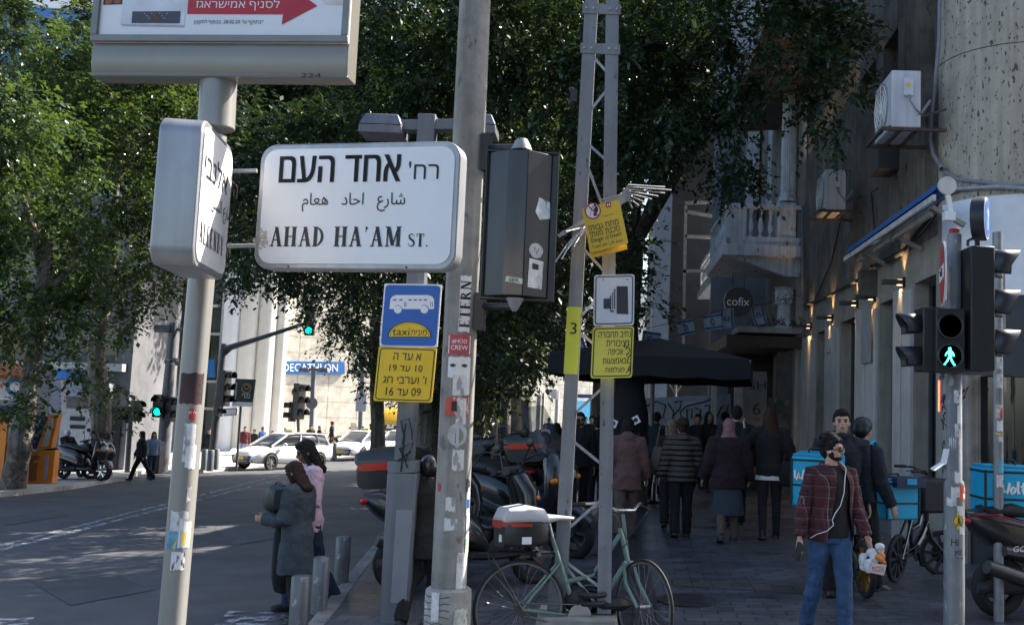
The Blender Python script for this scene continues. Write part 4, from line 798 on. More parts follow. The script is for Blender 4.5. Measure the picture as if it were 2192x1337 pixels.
# awning roll
aw = thing('roller_awning', 'rolled up blue awning on a white bar with arms, high on the shaded wall', 'awning', WP(1990, 440, 0))
AL = lambda p: p - aw.location
A1, A2 = WP(2026, 398, .42), WP(1826, 538, .42)
AWB = mat('awning_blue', (.015, .09, .3), .7, 0, .15, 5)
mb = MB(); mb.cyl(AL(A1), AL(A2), .085, n=16); mb.build('fabric_roll', AWB, aw)
mb = MB(); off = WN * .13 - V((0, 0, .13)); mb.bar(AL(A1 + off), AL(A2 + off), .04, .07); mb.build('front_bar', mat('bar_white', (.5, .5, .5), .5, streak=.2), aw, bev=.006)
mb = MB(); mb.face([AL(A1) + V((0, 0, .085)), AL(A2) + V((0, 0, .085)), AL(A2 + off) + V((0, 0, .06)) + WN * .02, AL(A1 + off) + V((0, 0, .06)) + WN * .02]); mb.build('fabric_flap', AWB, aw, sm=0)
d_ = (A1 - A2).normalized()
mb = MB(); mb.tube([AL(A1), AL(A1 + d_ * .04)], .10, 16); mb.build('roll_cap', mat('cap_cream', (.6, .58, .54), .5), aw)
mb = MB(); mb.bar(AL(A1) - V((0, 0, .02)), AL(A1) + V((0, 0, -.32)) - WN * .05, .06, .05); mb.box(AL(A1) + V((.02, -.02, -.34)), (.12, .1, .1)); mb.build('crank_arm', WHITEP, aw, bev=.006)
for k in (.12, .5, .85):
    p = A1.lerp(A2, k); mb = MB(); mb.bar(AL(p) - V((0, 0, .12)), AL(p) - WN * .38 - V((0, 0, .32)), .06, .05); mb.bar(AL(p) - V((0, 0, .2)), AL(p.lerp(A2, .4)) - V((0, 0, .2)), .05, .05); mb.build('folding_arm', mat('arm_grey', (.28, .27, .25), .6), aw)

# ================= balcony building farther along the street
bb = thing('balcony_building', 'old pale building with fluted columns and stone balustrade balconies over the pavement', 'building', wpt(sE + .3, 0)); B2 = bb.location.copy()
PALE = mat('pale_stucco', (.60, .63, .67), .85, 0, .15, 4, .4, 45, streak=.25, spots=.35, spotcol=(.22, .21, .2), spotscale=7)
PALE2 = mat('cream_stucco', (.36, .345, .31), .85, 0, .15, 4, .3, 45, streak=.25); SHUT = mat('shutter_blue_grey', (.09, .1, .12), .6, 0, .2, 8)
DARKIN = mat('dark_interior', (.012, .012, .014), .8)
y1_ = 22.0; Bq = lambda px, py, d=y1_: P(px, py, d) - B2
def slabpx(name, m, x0, x1, yt, yb, d0, d1, par=bb, bev=0):
    a, b = Bq(x0, yt, d0), Bq(x1, yb, d0); mb = MB(); mb.box(((a.x + b.x) / 2, (d0 + d1) / 2 - B2.y, (a.z + b.z) / 2), (abs(b.x - a.x), d1 - d0, abs(a.z - b.z))); return mb.build(name, m, par, sm=0, bev=bev)
# wall behind
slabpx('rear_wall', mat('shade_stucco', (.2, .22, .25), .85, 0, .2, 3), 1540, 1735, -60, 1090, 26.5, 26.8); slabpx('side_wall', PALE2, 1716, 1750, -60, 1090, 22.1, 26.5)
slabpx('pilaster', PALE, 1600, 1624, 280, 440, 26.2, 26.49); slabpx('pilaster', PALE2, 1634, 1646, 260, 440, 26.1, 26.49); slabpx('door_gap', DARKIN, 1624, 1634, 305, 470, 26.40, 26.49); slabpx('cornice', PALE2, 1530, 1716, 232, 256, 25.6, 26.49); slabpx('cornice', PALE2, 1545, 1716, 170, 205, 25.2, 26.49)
w = slabpx('shutter', SHUT, 1569, 1600, 370, 445, 26.38, 26.49)
mb = MB()
for i in range(16):
    for x0, x1 in ((1571, 1584), (1586, 1599)):
        a = Bq(x0, 373 + i * 4.2, 26.36); b = Bq(x1, 373 + i * 4.2, 26.36); mb.bar(a, b, .02, .035)
mb.build('louvre', SHUT, w)
slabpx('window', DARKIN, 1545, 1568, 375, 450, 26.4, 26.49)
def balcony(d0, d1, xl, xr, ytop, ybase, yslab, ybot, par):
    z = lambda py: Bq(xr, py, d0).z
    x0, x1 = Bq(xl, 480, d0).x, Bq(xr, 480, d0).x; yy0, yy1 = d0 - B2.y, d1 - B2.y
    b = MB(); b.box(((x0 + x1) / 2, (yy0 + yy1) / 2, (z(ybase) + z(yslab)) / 2), (x1 - x0 + .14, yy1 - yy0 + .14, z(ybase) - z(yslab)))
    s = b.build('balcony_floor', PALE, par, sm=0, bev=.02)
    b = MB(); b.prism([(x0 + .1, z(yslab)), (x1, z(yslab)), (x1, z(ybot)), (x1 - .35, z(ybot) + .02), (x0 + .5, z(yslab) - .12)], (0, yy0 + .05, 0), (1, 0, 0), (0, 0, 1), (0, .22, 0)); b.build('corbel', PALE, par, sm=0)
    b = MB(); b.box(((x0 + x1) / 2, yy0 + .06, z(ytop) - .05), (x1 - x0, .2, .11)); b.box((x0 + .09, (yy0 + yy1) / 2, z(ytop) - .052), (.2, yy1 - yy0, .112)); b.build('handrail', PALE, par, sm=0, bev=.02)
    b = MB(); b.box(((x0 + x1) / 2, yy0 + .06, z(ybase) + .09), (x1 - x0 - .02, .16, .18)); b.box((x0 + .09, (yy0 + yy1) / 2, z(ybase) + .088), (.158, yy1 - yy0 - .02, .176)); b.build('base_rail', PALE, par, sm=0)
    zz0, zz1 = z(ybase) + .18, z(ytop) - .1
    for cx, cy, w_ in ((x0 + .23, yy0 + .06, .44), (x0 + .085, yy1 - .15, .17)):
        b = MB(); b.box((cx, cy, (zz0 + zz1) / 2), (w_, .15, zz1 - zz0)); b.build('panel', PALE, par, sm=0)
    h = zz1 - zz0; prof = [(.055, 0), (.055, .05 * h), (.03, .1 * h), (.062, .32 * h), (.06, .42 * h), (.028, .72 * h), (.03, .82 * h), (.05, .86 * h), (.05, h)]
    n = max(2, int((x1 - x0 - .5) / .22))
    for i in range(n):
        b = MB(); b.lathe(prof, 12, c=(x0 + .56 + .22 * i, yy0 + .06, zz0)); b.build('baluster', PALE, par)
    for i in range(max(2, int((yy1 - yy0 - .4) / .26))):
        b = MB(); b.lathe(prof, 12, c=(x0 + .085, yy0 + .3 + .26 * i, zz0)); b.build('baluster', PALE, par)
balcony(22.0, 25.4, 1554, 1716, 440, 527, 552, 592, bb); balcony(27.2, 31.5, 1532, 1660, 520, 590, 606, 630, bb)
def fluted(px, yt, yb, d, r, cap=False, ped=None):
    a = Bq(px, yb, d); b = Bq(px, yt, d); n = 20; rings = []
    for z, k in ((a.z + .2, 1), ((a.z + b.z) / 2, .95), (b.z, .86)):
        rings.append([V((a.x + r * k * (1 - .1 * (j % 2)) * math.cos(2 * PI * j / (2 * n)), a.y + r * k * (1 - .1 * (j % 2)) * math.sin(2 * PI * j / (2 * n)), z)) for j in range(2 * n)])
    mb = MB(); mb.loft(rings); c = mb.build('column', PALE, bb, sm=20)
    mb = MB(); mb.lathe([(r * 1.3, 0), (r * 1.35, .05), (r * 1.15, .08), (r * 1.22, .13), (r * 1.02, .2)], 24, c=(a.x, a.y, a.z)); mb.build('column_base', PALE, c)
    if cap:
        mb = MB(); mb.lathe([(r * .9, -.38), (r * 1.0, -.36), (r * .9, -.33), (r * 1.0, -.2), (r * 1.25, -.12), (r * 1.1, -.1), (r * 1.4, -.02), (r * 1.5, 0)], 16, c=(a.x, a.y, b.z + .1)); rs = random.Random(2)
        for i in range(26): an = i * 2.4; z = b.z - .22 + .3 * (i % 3) / 3; mb.ball((a.x + r * 1.1 * math.cos(an), a.y + r * 1.1 * math.sin(an), z), (.05, .05, .06), 6, 0, 4)
        mb.build('capital', PALE, c)
fluted(1685, 160, 432, 22.15, .155); fluted(1654, 200, 440, 25.9, .16); fluted(1677, 625, 705, 22.2, .15, True)
slabpx('pedestal', PALE, 1665, 1704, 431, 527, 22.01, 22.35, bev=.01)
slabpx('canopy_edge', mat('canopy_stone', (.3, .3, .3), .9, 0, .25, 6), 1581, 1716, 697, 714, 21.8, 22.9); slabpx('canopy_fascia', mat('fascia_brown', (.05, .042, .037), .7), 1556, 1716, 715, 745, 21.9, 26.0)
slabpx('shopfront', mat('shopfront_dark', (.045, .042, .04), .7, 0, .4, 3), 1560, 1722, 746, 1090, 25.0, 25.2)
slabpx('transom_panel', mat('transom_grey', (.11, .105, .10), .8, 0, .3, 4), 1666, 1718, 752, 850, 22.4, 22.6); slabpx('pier', mat('poster_pier', (.10, .095, .09), .85, 0, .5, 6, spots=.7, spotcol=(.2, .19, .18), spotscale=7), 1648, 1722, 850, 1075, 22.4, 22.7)
slabpx('post', COLW, 1574, 1589, 806, 1060, 22.3, 22.45); slabpx('post', COLW, 1525, 1533, 806, 920, 23.2, 23.35)
# canopy rubble and cables
mb = MB(); rs = random.Random(9)
for i in range(16):
    x = 1612 + 7 * i; mb.tube([Bq(x, 697, 21.95), Bq(x + rs.uniform(-10, 10), 690 - rs.uniform(0, 22), 21.9), Bq(x + rs.uniform(-20, 20), 694, 21.95)], .012, 5)
mb.build('loose_cable', DCAB, bb)
# panel with number six
t, u, v, lc = flat_sign('price_board', 'tall grey shop panel with a large black 6 beside the shopfront', 'x' and ((1592, 1010), (1642, 1010), (1592, 795)), 22.1, 0, cat='board')
mb, n = sign_plate(t, u, v, 0, .01, .05); mb.build('panel_board', mat('panel_board', (.16, .15, .15), .7, 0, .2, 5), t, sm=0)
mb = MB(); stext(mb, u, v, lc, '6', 1611, 887, 1628, 862, .004, 0, .07); stext(mb, u, v, lc, 'SH', 1604, 833, 1640, 815, .004, 0, .07); stext(mb, u, v, lc, 'NIS', 1613, 901, 1626, 893, .004, 0, .05); mb.build('lettering', SIGNB, t, sm=0)
# hanging round sign
p = P(1580, 645, 21.2); t = thing('hanging_sign', 'round black shop sign with white lettering hanging under the balcony', 'sign', p)
mb = MB(); mb.lathe([(.0, -.06), (.295, -.06), (.305, -.05), (.305, .05), (.295, .06), (.0, .06)], 40, axis='y'); mb.build('sign_disc', mat('disc_black', (.012, .014, .02), .35), t)
mb = MB(); mb.text('cofix', -.245, -.09, .235, .09, -.063, 0, .06); mb.build('lettering', SIGNW, t, sm=0)
mb = MB(); mb.cyl((-.12, 0, .27), (-.12, 0, .62), .012); mb.cyl((.12, 0, .27), (.12, 0, .62), .012); mb.build('hanger', DKGREY, t)
# bunting
def flag(px, py, d, rot, lab):
    p = P(px, py, d); t = thing('flag', lab, 'flag', p, 0, 'small blue and white flags strung over the pavement'); t.rotation_euler = (0, R(rot), R(20))
    mb = MB(); W, H = .40, .31; g = 8; wv = lambda x, z: .03 * math.sin(x * 12 + rot) + .02 * z
    m_of = lambda j: 1 if j in (1, 2, 13, 14) else 0
    for i in range(g):
        for j in range(16):
            x0, x1, z0, z1 = W * i / g, W * (i + 1) / g, -H * j / 16, -H * (j + 1) / 16
            mb.face([(x0, wv(x0, z0), z0), (x0, wv(x0, z1), z1), (x1, wv(x1, z1), z1), (x1, wv(x1, z0), z0)], m_of(j))
    mb.build('flag_cloth', [mat('flag_white', (.30, .34, .42), .8), mat('flag_blue', (.006, .09, .26), .8)], t)
    mb = MB(); c = (W / 2, -H / 2)
    for s in (0, PI):
        tr = [V((c[0] + .075 * math.cos(s + PI / 2 + k * 2 * PI / 3), wv(c[0], -H / 2) - .008, c[1] + .075 * math.sin(s + PI / 2 + k * 2 * PI / 3))) for k in range(4)]; mb.tube(tr, .008, 4)
    mb.build('flag_star', MATS['flag_blue'], t)
for k in ((1376, 705, 20.5, 6, 'small flag half way behind the camera sign, over the parasol'), (1445, 688, 20, -14, 'small flag left of the round hanging sign, above the parasol corner'), (1504, 675, 20, -12, 'small flag nearest the left side of the round hanging sign'), (1568, 658, 20.4, 80, 'small flag hanging edge on in front of the round hanging sign'), (1634, 652, 21.5, 75, 'small flag hanging beside the lower fluted column'), (1250, 722, 19, 70, 'small flag hanging between the two legs of the lattice pole')): flag(*k)
wire('bunting_string', 'thin string carrying the small flags over the dark parasol', [P(1240, 726, 19), P(1340, 712, 20.3), P(1376, 704, 20.5), P(1445, 688, 20), P(1504, 675, 20), P(1568, 657, 20.4), P(1634, 651, 21.5), P(1718, 630, 22)], .006, DCAB, cat='string')
# scaffold frame behind the balcony
t = thing('scaffold', 'weathered timber scaffold frame against the dark old facade behind the balcony', 'scaffold', P(1500, 700, 29.5)); TO = t.location.copy(); TIM = mat('weathered_timber', (.2, .18, .16), .9, 0, .3, 8)
for a, b, nm in (((1468, 440), (1462, 760), 'upright'), ((1536, 400), (1530, 640), 'upright'), ((1466, 434), (1536, 432), 'rail'), ((1468, 452), (1536, 464), 'rail'), ((1466, 505), (1530, 508), 'rail'), ((1462, 580), (1528, 578), 'rail')):
    mb = MB(); mb.bar(P(*a, 29.5) - TO, P(*b, 29.5) - TO, .09, .09); mb.build(nm, TIM, t, sm=0)
# farther facade, dark with blue grey fluted piers
fb = thing('far_facade', 'blue grey facade with tall fluted piers seen past the scaffold', 'building', P(1450, 900, 38)); FO = fb.location.copy()
def fbx(name, m, x0, x1, yt, yb, d0, d1, parent=fb, O=FO):
    a, b = P(x0, yt, d0) - O, P(x1, yb, d0) - O; mb = MB(); mb.box(((a.x + b.x) / 2, (d0 + d1) / 2 - O.y, (a.z + b.z) / 2), (abs(b.x - a.x), d1 - d0, abs(a.z - b.z))); return mb.build(name, m, parent, sm=0)
BG = mat('blue_grey_render', (.26, .31, .38), .8, 0, .1, 3)
fbx('facade_wall', mat('dark_facade', (.035, .034, .034), .85, 0, .4, 1.5), 1468, 1640, -500, 980, 33, 33.5)
for i, x in enumerate((1426, 1438, 1450, 1461)): fbx('pier', BG, x, x + 9, -300, 930, 37.8 + .2 * i, 39)
fbx('facade_core', mat('core_grey', (.12, .14, .17), .8), 1424, 1475, -300, 930, 39.0, 44)
# ================= parasol over the cafe tables
pt = thing('parasol', 'large dark square parasol spread over the cafe tables on the pavement', 'parasol', GZ(1392, 1062)); PO = pt.location.copy()
NAVY = mat('parasol_navy', (.006, .0075, .011), .8, 0, .3, 3, .2, 40)
c1 = [P(1172, 800, 16.6), P(1606, 806, 16.6), P(1612, 790, 20.6), P(1232, 790, 20.6)]; zz = (c1[0].z + c1[1].z) / 2
c1 = [V((p.x, p.y, zz)) - PO for p in c1]; ap_ = sum(c1, V()) / 4 + V((0, 0, .58)); mb = MB(); h_ = V((0, 0, .33))
for i in range(4):
    a, b = c1[i], c1[(i + 1) % 4]; n_ = 8
    for k in range(n_):
        p0, p1 = a.lerp(b, k / n_), a.lerp(b, (k + 1) / n_); mb.face([p0 + h_, p1 + h_, ap_ + h_ * .6]); s0, s1 = (.03 if k % 2 else 0), (.03 if (k + 1) % 2 else 0)
        mb.face([p0 - V((0, 0, s0)), p1 - V((0, 0, s1)), p1 + h_, p0 + h_])
mb.build('canopy', NAVY, pt, sm=25)
mb = MB()
for i in range(4): mb.bar(c1[i] + h_ * .9, ap_ + h_ * .4, .03, .04)
mb.build('rib', mat('pole_beige', (.26, .24, .21), .6), pt)
POLEB = MATS['pole_beige']
mb = MB(); f = GZ(1390, 1062) - PO; mb.cyl(f, f + V((0, 0, 2.9)), .045); mb.build('pole', POLEB, pt)
p2 = thing('parasol_pole', 'slim beige pole with forked top standing behind the first under the dark parasol', 'pole', GZ(1441, 1010))
mb = MB(); mb.cyl((0, 0, 0), (0, 0, 2.75), .045); mb.build('pole_shaft', POLEB, p2); mb = MB()
for s in (-1, 1): mb.tube([(0, 0, 2.3), (s * .2, 0, 2.6), (s * .5, 0, 2.72)], .022, 6)
mb.build('strut', POLEB, p2)
# banner with scrawl
t, u, v, lc = flat_sign('banner', 'white cloth banner with black scrawled graffiti stretched behind the cafe tables', ((1372, 945), (1568, 935), (1368, 852)), 23.5, 0, cat='banner')
mb, n = sign_plate(t, u, v, 0, .01, .02); mb.build('cloth', mat('banner_cloth', (.34, .36, .42), .9, 0, .15, 4, .3, 20), t, sm=0)
mb = MB()
for pts in ([(1385, 868), (1405, 858), (1425, 866), (1420, 890), (1400, 905)], [(1430, 862), (1442, 880), (1438, 905)], [(1444, 860), (1458, 856), (1456, 872), (1440, 890)], [(1462, 905), (1456, 880), (1470, 868), (1510, 858), (1530, 850)], [(1472, 900), (1470, 876), (1482, 874), (1480, 895)], [(1488, 872), (1500, 876), (1496, 895), (1490, 890)], [(1508, 868), (1520, 866), (1516, 890)], [(1530, 900), (1545, 870), (1560, 866), (1552, 890)], [(1505, 920), (1515, 905), (1528, 920)]):
    mb.tube([u * lc(*p)[0] + v * lc(*p)[1] + n * .006 for p in pts], .016, 5)
mb.build('graffiti', INK, t)
t, u, v, lc = flat_sign('black_sheet', 'black sheet wrapped round the thick tree trunk with white square emblems', ((1312, 935), (1378, 930), (1318, 800)), 16.9, 0, cat='sheet')
w_ = u.length; mb = MB(); rings = []
for k in range(9):
    zf = k / 8; rr_ = .30 + .04 * math.sin(6 * zf) - .03 * zf; rings.append([u * .5 + v * zf + V((rr_ * (1 + .08 * math.sin(5 * a)) * math.cos(a), .3 + rr_ * math.sin(a), 0)) for a in [2 * PI * j / 24 for j in range(24)]])
mb.loft(rings, cap=False); mb.build('cloth', mat('black_cloth', (.007, .007, .009), .9, 0, .2, 6, .3, 30), t)
for px, py, rz_ in ((1361, 898, 30), (1313, 905, -20)):
    c = P(px, py, 16.78) - t.location; mb = MB(); q = [(.09 * math.cos(a + R(rz_)), .09 * math.sin(a + R(rz_))) for a in (PI / 4, 3 * PI / 4, 5 * PI / 4, 7 * PI / 4)]; mb.prism(q, c, (1, 0, 0), (0, 0, 1), (0, .006, 0), 0); mb.prism([(.036 * math.cos(a), .036 * math.sin(a)) for a in [2 * PI * i / 16 for i in range(16)]], c - V((0, .002, 0)), (1, 0, 0), (0, 0, 1), (0, .001, 0), 1); mb.build('emblem', [SIGNW, SIGNB], t, sm=0)
# cafe tables
def cafe_table(px, py, lab):
    t = thing('cafe_table', lab, 'table', GZ(px, py), 0, 'dark cafe tables under the parasol'); mb = MB(); mb.lathe([(.0, .73), (.34, .73), (.35, .74), (.34, .755), (.0, .755)], 24); mb.build('table_top', mat('table_top', (.3, .31, .33), .3), t)
    mb = MB(); mb.cyl((0, 0, .03), (0, 0, .73), .03); mb.build('stem', BLACKP, t); mb = MB(); mb.lathe([(.0, 0), (.24, 0), (.22, .02), (.04, .04), (.0, .04)], 20); mb.build('foot', BLACKP, t)
cafe_table(1400, 1075, 'cafe table nearest the first parasol pole, with pale round top'); cafe_table(1432, 1020, 'high cafe table at which the man in teal sits'); cafe_table(1500, 1035, 'cafe table between the scarfed woman and the banner')
def cafe_chair(px, py, rz, lab):
    t = thing('cafe_chair', lab, 'chair', GZ(px, py), R(rz), 'dark metal cafe chairs under the parasol')
    mb = MB(); mb.box((0, 0, .45), (.42, .42, .03)); mb.build('seat', BLACKP, t, bev=.01)
    mb = MB()
    for x in (-.19, .19): mb.tube([(x, .19, .45), (x, .22, .7), (x, .25, .88)], .014, 6)
    for z in (.6, .7, .8): mb.bar((-.19, .2 + (z - .45) * .13, z), (.19, .2 + (z - .45) * .13, z), .012, .05)
    mb.build('backrest', BLACKP, t)
    for x in (-.19, .19):
        for y in (-.19, .19): mb = MB(); mb.cyl((x, y, .44), (x * 1.1, y * 1.1, 0), .013, n=8); mb.build('leg', BLACKP, t)
for i, (px, py, rz) in enumerate(((1412, 1068, 160), (1462, 1040, 200), (1520, 1046, 170), (1600, 1050, 190))): cafe_chair(px, py, rz, ['cafe chair beside the first parasol pole', 'cafe chair behind the woman in the quilted coat', 'cafe chair behind the scarfed woman', 'cafe chair left of the woman in the short skirt'][i])

# ================= department store across the junction
D9 = 62.0; st = thing('department_store', 'large pale tiled store with round white columns and blue name signs across the junction', 'building', GR(600, 964, .13)); SO = st.location.copy()
def tiles():
    m = pavers('cream_tiles', (.52, .48, .40), (.55, .51, .43), (.36, .33, .27), 1.5, 1.0, 0, .5, 0, .035); nt = m.node_tree
    mp = [n for n in nt.nodes if n.type == 'MAPPING'][0]; mp.inputs['Rotation'].default_value = (R(90), 0, 0); return m
q = lambda px, py, d=D9: P(px, py, d) - SO
a = q(588, 960); TD = V((math.cos(R(48)), math.sin(R(48)), 0)); TN = V((TD.y, -TD.x, 0)); mb = MB(); mb.prism([(0, -1), (30, -1), (30, 16), (0, 16)], V((a.x, a.y, 0)), TD, (0, 0, 1), -TN * 6); mb.build('tiled_wall', tiles(), st, sm=0)
COLB = mat('cream_column', (.76, .73, .66), .5, 0, .05, 2); COLWH = mat('white_column', (.78, .79, .82), .5, 0, .05, 2)
for px, w, m, d in ((477, 36, COLWH, 60.5), (514, 40, COLB, 60.8), (554, 38, COLB, 61.1), (586, 26, COLB, 61.6), (316, 44, COLWH, 58.5), (262, 40, COLWH, 58.5)):
    ac = q(px, 960, d); r = w / 2 / ppm(d); mb = MB(); mb.cyl((ac.x, ac.y, -1.5), (ac.x, ac.y, 16), r, n=32); mb.build('column', m, st)
ag, bg = q(225, 960), q(470, 960); mb = MB(); mb.prism([(ag.x, -2), (bg.x, -2), (bg.x, 16), (ag.x, 16)], (0, 61.8 - SO.y, 0), (1, 0, 0), (0, 0, 1), (0, 6, 0)); mb.build('glass_front', mat('store_glass', (.06, .075, .075), .12, 0, .4, .5), st, sm=0)
mb = MB()
for px in (232, 300, 348, 372, 402, 432, 460): p = q(px, 900, 61.6); mb.box((p.x, p.y, 6), (.12, .1, 20))
for py in (710, 650, 560, 812, 870): p = q(350, py, 61.65); mb.box((p.x, p.y, p.z), ((bg - ag).x, .08, .16))
mb.build('mullion', mat('mullion_pale', (.5, .5, .5), .5), st, sm=0)
def blue_sign(x0, x1, yt, yb, d, s, tx0, tx1, lab, dd=0):
    t, u, v, lc = flat_sign('shop_sign', lab, ((x0, yb), (x1, yb - 4 * (not dd)), (x0, yt)), d, dd, cat='shop sign')
    mb, n = sign_plate(t, u, v, 0, .02, .15); mb.build('sign_panel', mat('store_blue', (.006, .10, .30), .4), t, sm=0)
    mb = MB(); stext(mb, u, v, lc, s, tx0, yb - 6, tx1, yt + 5, .03, 0, .07); mb.build('lettering', SIGNW, t, sm=0)
wa_ = V((a.x, a.y, 0)) + SO + TN * .16; dz0, dz1 = PP(602, 785, wa_, TN).y, PP(738, 785, wa_, TN).y
blue_sign(602, 738, 772, 800, dz0, 'DECATHLON', 605, 722, 'blue store sign with white capitals on the cream tiled wall', dz1 - dz0); blue_sign(300, 459, 772, 811, 60.0, 'DECATHLON', 312, 402, 'blue store sign over the glass front, half hidden by the pale pole')
# white building and shelter at the far end of the pavement
fe = thing('far_building', 'bright sunlit building closing the far end of the pavement', 'building', P(1240, 900, 95)); FE = fe.location.copy(); SUNW = mat('sunlit_render', (.62, .6, .56), .8, 0, .12, .6)
fbx('wall', SUNW, 1020, 1440, 600, 960, 95, 99, fe, FE)
for i in range(9):
    for j in range(2): fbx('window', mat('far_glass', (.07, .09, .1), .2), 1032 + i * 44, 1058 + i * 44, 890 - j * 130, 945 - j * 130, 94.9, 95.05, fe, FE)
sh = thing('bus_shelter', 'blue bus shelter with lit poster at the far end of the pavement', 'bus shelter', GZ(1255, 935)); dS = sh.location.y; HO = sh.location.copy()
fbx('roof', mat('shelter_blue', (.03, .07, .2), .5), 1226, 1292, 842, 852, dS - .4, dS + .4, sh, HO); fbx('poster', mat('shelter_poster', (.12, .42, .62), .4, emit=.25), 1230, 1262, 856, 930, dS - .1, dS, sh, HO); fbx('post', DKGREY, 1264, 1276, 852, 940, dS - .1, dS + .1, sh, HO); fbx('side_panel', mat('shelter_panel', (.2, .24, .3), .4), 1277, 1290, 852, 940, dS - .1, dS, sh, HO)
for px, yt, yb, d, w, lab in ((1150, 850, 930, 40, .16, 'pale sunlit post beyond the parked scooters'), (1160, 846, 925, 44, .12, 'thin pale post beside the sunlit post'), (1190, 842, 925, 48, .2, 'sunlit post holding a small white sign')):
    b = P(px, yb, d); mb = MB(); mb.cyl((0, 0, -.8), (0, 0, P(px, yt - 6, d).z - b.z), w / 2); tag(mb.build('post', SUNW, loc=b), lab, 'post')
t, u, v, lc = flat_sign('white_sign', 'small white sign on a sunlit post far along the pavement', ((1174, 853), (1192, 853), (1174, 832)), 47.8, 0); mb, n = sign_plate(t, u, v, 0, .02, .05); mb.build('sign_panel', SIGNW, t, sm=0)
# ================= left side: shops, stand, tower
ls = thing('shop_row', 'shaded grey shop row with shutters and a curved awning behind the left trees', 'building', GR(180, 1005, .13)); LO = ls.location.copy(); dL = LO.y
def lbx(name, m, x0, x1, yt, yb, d0, d1): return fbx(name, m, x0, x1, yt, yb, dL + d0, dL + d1, ls, LO)
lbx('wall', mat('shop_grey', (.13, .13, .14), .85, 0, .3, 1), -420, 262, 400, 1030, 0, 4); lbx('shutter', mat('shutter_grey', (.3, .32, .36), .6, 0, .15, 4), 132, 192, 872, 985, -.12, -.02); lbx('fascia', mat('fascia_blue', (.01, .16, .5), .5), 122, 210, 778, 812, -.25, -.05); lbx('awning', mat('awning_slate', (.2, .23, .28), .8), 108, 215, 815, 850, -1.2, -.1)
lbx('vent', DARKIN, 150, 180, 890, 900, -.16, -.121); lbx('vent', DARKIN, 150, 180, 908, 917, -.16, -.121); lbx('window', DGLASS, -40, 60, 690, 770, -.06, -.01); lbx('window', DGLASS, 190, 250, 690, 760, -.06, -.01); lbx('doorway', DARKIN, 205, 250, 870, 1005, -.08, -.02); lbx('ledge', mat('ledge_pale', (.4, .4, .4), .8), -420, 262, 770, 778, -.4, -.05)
ot = thing('office_tower', 'blue glass office tower with white bands high behind the left trees', 'building', P(100, 900, 110)); OO = ot.location.copy()
fbx('tower_body', mat('tower_glass', (.04, .16, .4), .15), -350, 240, -900, 900, 110, 125, ot, OO)
for i in range(22): fbx('band', WHITEP, -355, 245, -420 + i * 20, -417 + i * 20, 109.8, 109.98, ot, OO)
ks = thing('snack_stand', 'orange framed snack stand with white name board and red tiled canopy by the left trees', 'stand', GR(45, 1040, .13)); KO = ks.location.copy(); dK = KO.y
def kbx(name, m, x0, x1, yt, yb, d0, d1): return fbx(name, m, x0, x1, yt, yb, dK + d0, dK + d1, ks, KO)
ORG = mat('orange_paint', (.85, .26, .02), .5, 0, .1, 3)
kbx('body', mat('stand_navy', (.02, .04, .1), .6), -200, 44, 860, 1040, 0, .3); kbx('name_board', mat('board_cream', (.72, .7, .66), .5), -200, 46, 806, 856, -.25, -.02); kbx('poster', mat('stand_poster', (.5, .42, .3), .5, 0, .5, 6), 6, 36, 895, 950, -.06, -.01)
for x0, x1, yt, yb in ((-200, 52, 883, 893), (-4, 4, 893, 1030), (46, 54, 893, 1030)): kbx('orange_frame', ORG, x0, x1, yt, yb, -.12, -.01)
mb = MB(); a = P(-200, 805, dK - .9) - KO; b = P(60, 805, dK - .9) - KO; c = P(48, 780, dK) - KO; d = P(-200, 780, dK) - KO; n_ = 40
for i in range(n_): mb.tube([a.lerp(b, i / n_), d.lerp(c, i / n_)], .06, 6)
mb.build('tiled_canopy', mat('roof_tiles', (.55, .2, .07), .8, 0, .2, 6), ks)
mb = MB(); p = P(33, 827, dK - .3) - KO; mb.lathe([(.0, 0), (.26, 0), (.26, .04), (.0, .04)], 24, c=p, axis='y', m=0); mb.lathe([(.0, -.02), (.14, -.02), (.14, 0), (.0, 0)], 20, c=p, axis='y', m=1); mb.build('logo_disc', [mat('logo_blue', (.03, .22, .5), .5), SIGNW], ks)
mb = MB(); a = P(0, 835, dK - .27) - KO; b = P(19, 818, dK - .27) - KO; mb.text(rtl('לי'), a.x, a.z, b.x, b.z, a.y, 0, .07); mb.build('lettering', mat('board_red', (.5, .05, .02), .5), ks, sm=0)
# orange cabinet beside it
oc = thing('orange_cabinet', 'bright orange slanted display cabinet between the left tree trunk and the parked scooters', 'cabinet', GR(85, 1034, .13)); OC = oc.location.copy(); dO = OC.y
def opx(name, pts, m, d0, d1): mb = MB(); mb.prism([((P(x, y, dO) - OC).x, (P(x, y, dO) - OC).z) for x, y in pts], (0, d0, 0), (1, 0, 0), (0, 0, 1), (0, d1 - d0, 0)); return mb.build(name, m, oc, sm=0)
opx('lower_case', [(52, 1034), (112, 1032), (119, 962), (60, 966)], ORG, -.02, .25); opx('recess_shade', [(62, 1028), (78, 1027), (82, 972), (66, 974)], mat('recess_shade_orange', (.3, .09, .012), .7), -.035, -.021); opx('label_strip', [(95, 1024), (102, 1024), (106, 972), (99, 972)], mat('strip_violet', (.4, .38, .5), .5), -.04, -.021)  # raised dark orange plate stands for a sunken slot, shade put into its colour
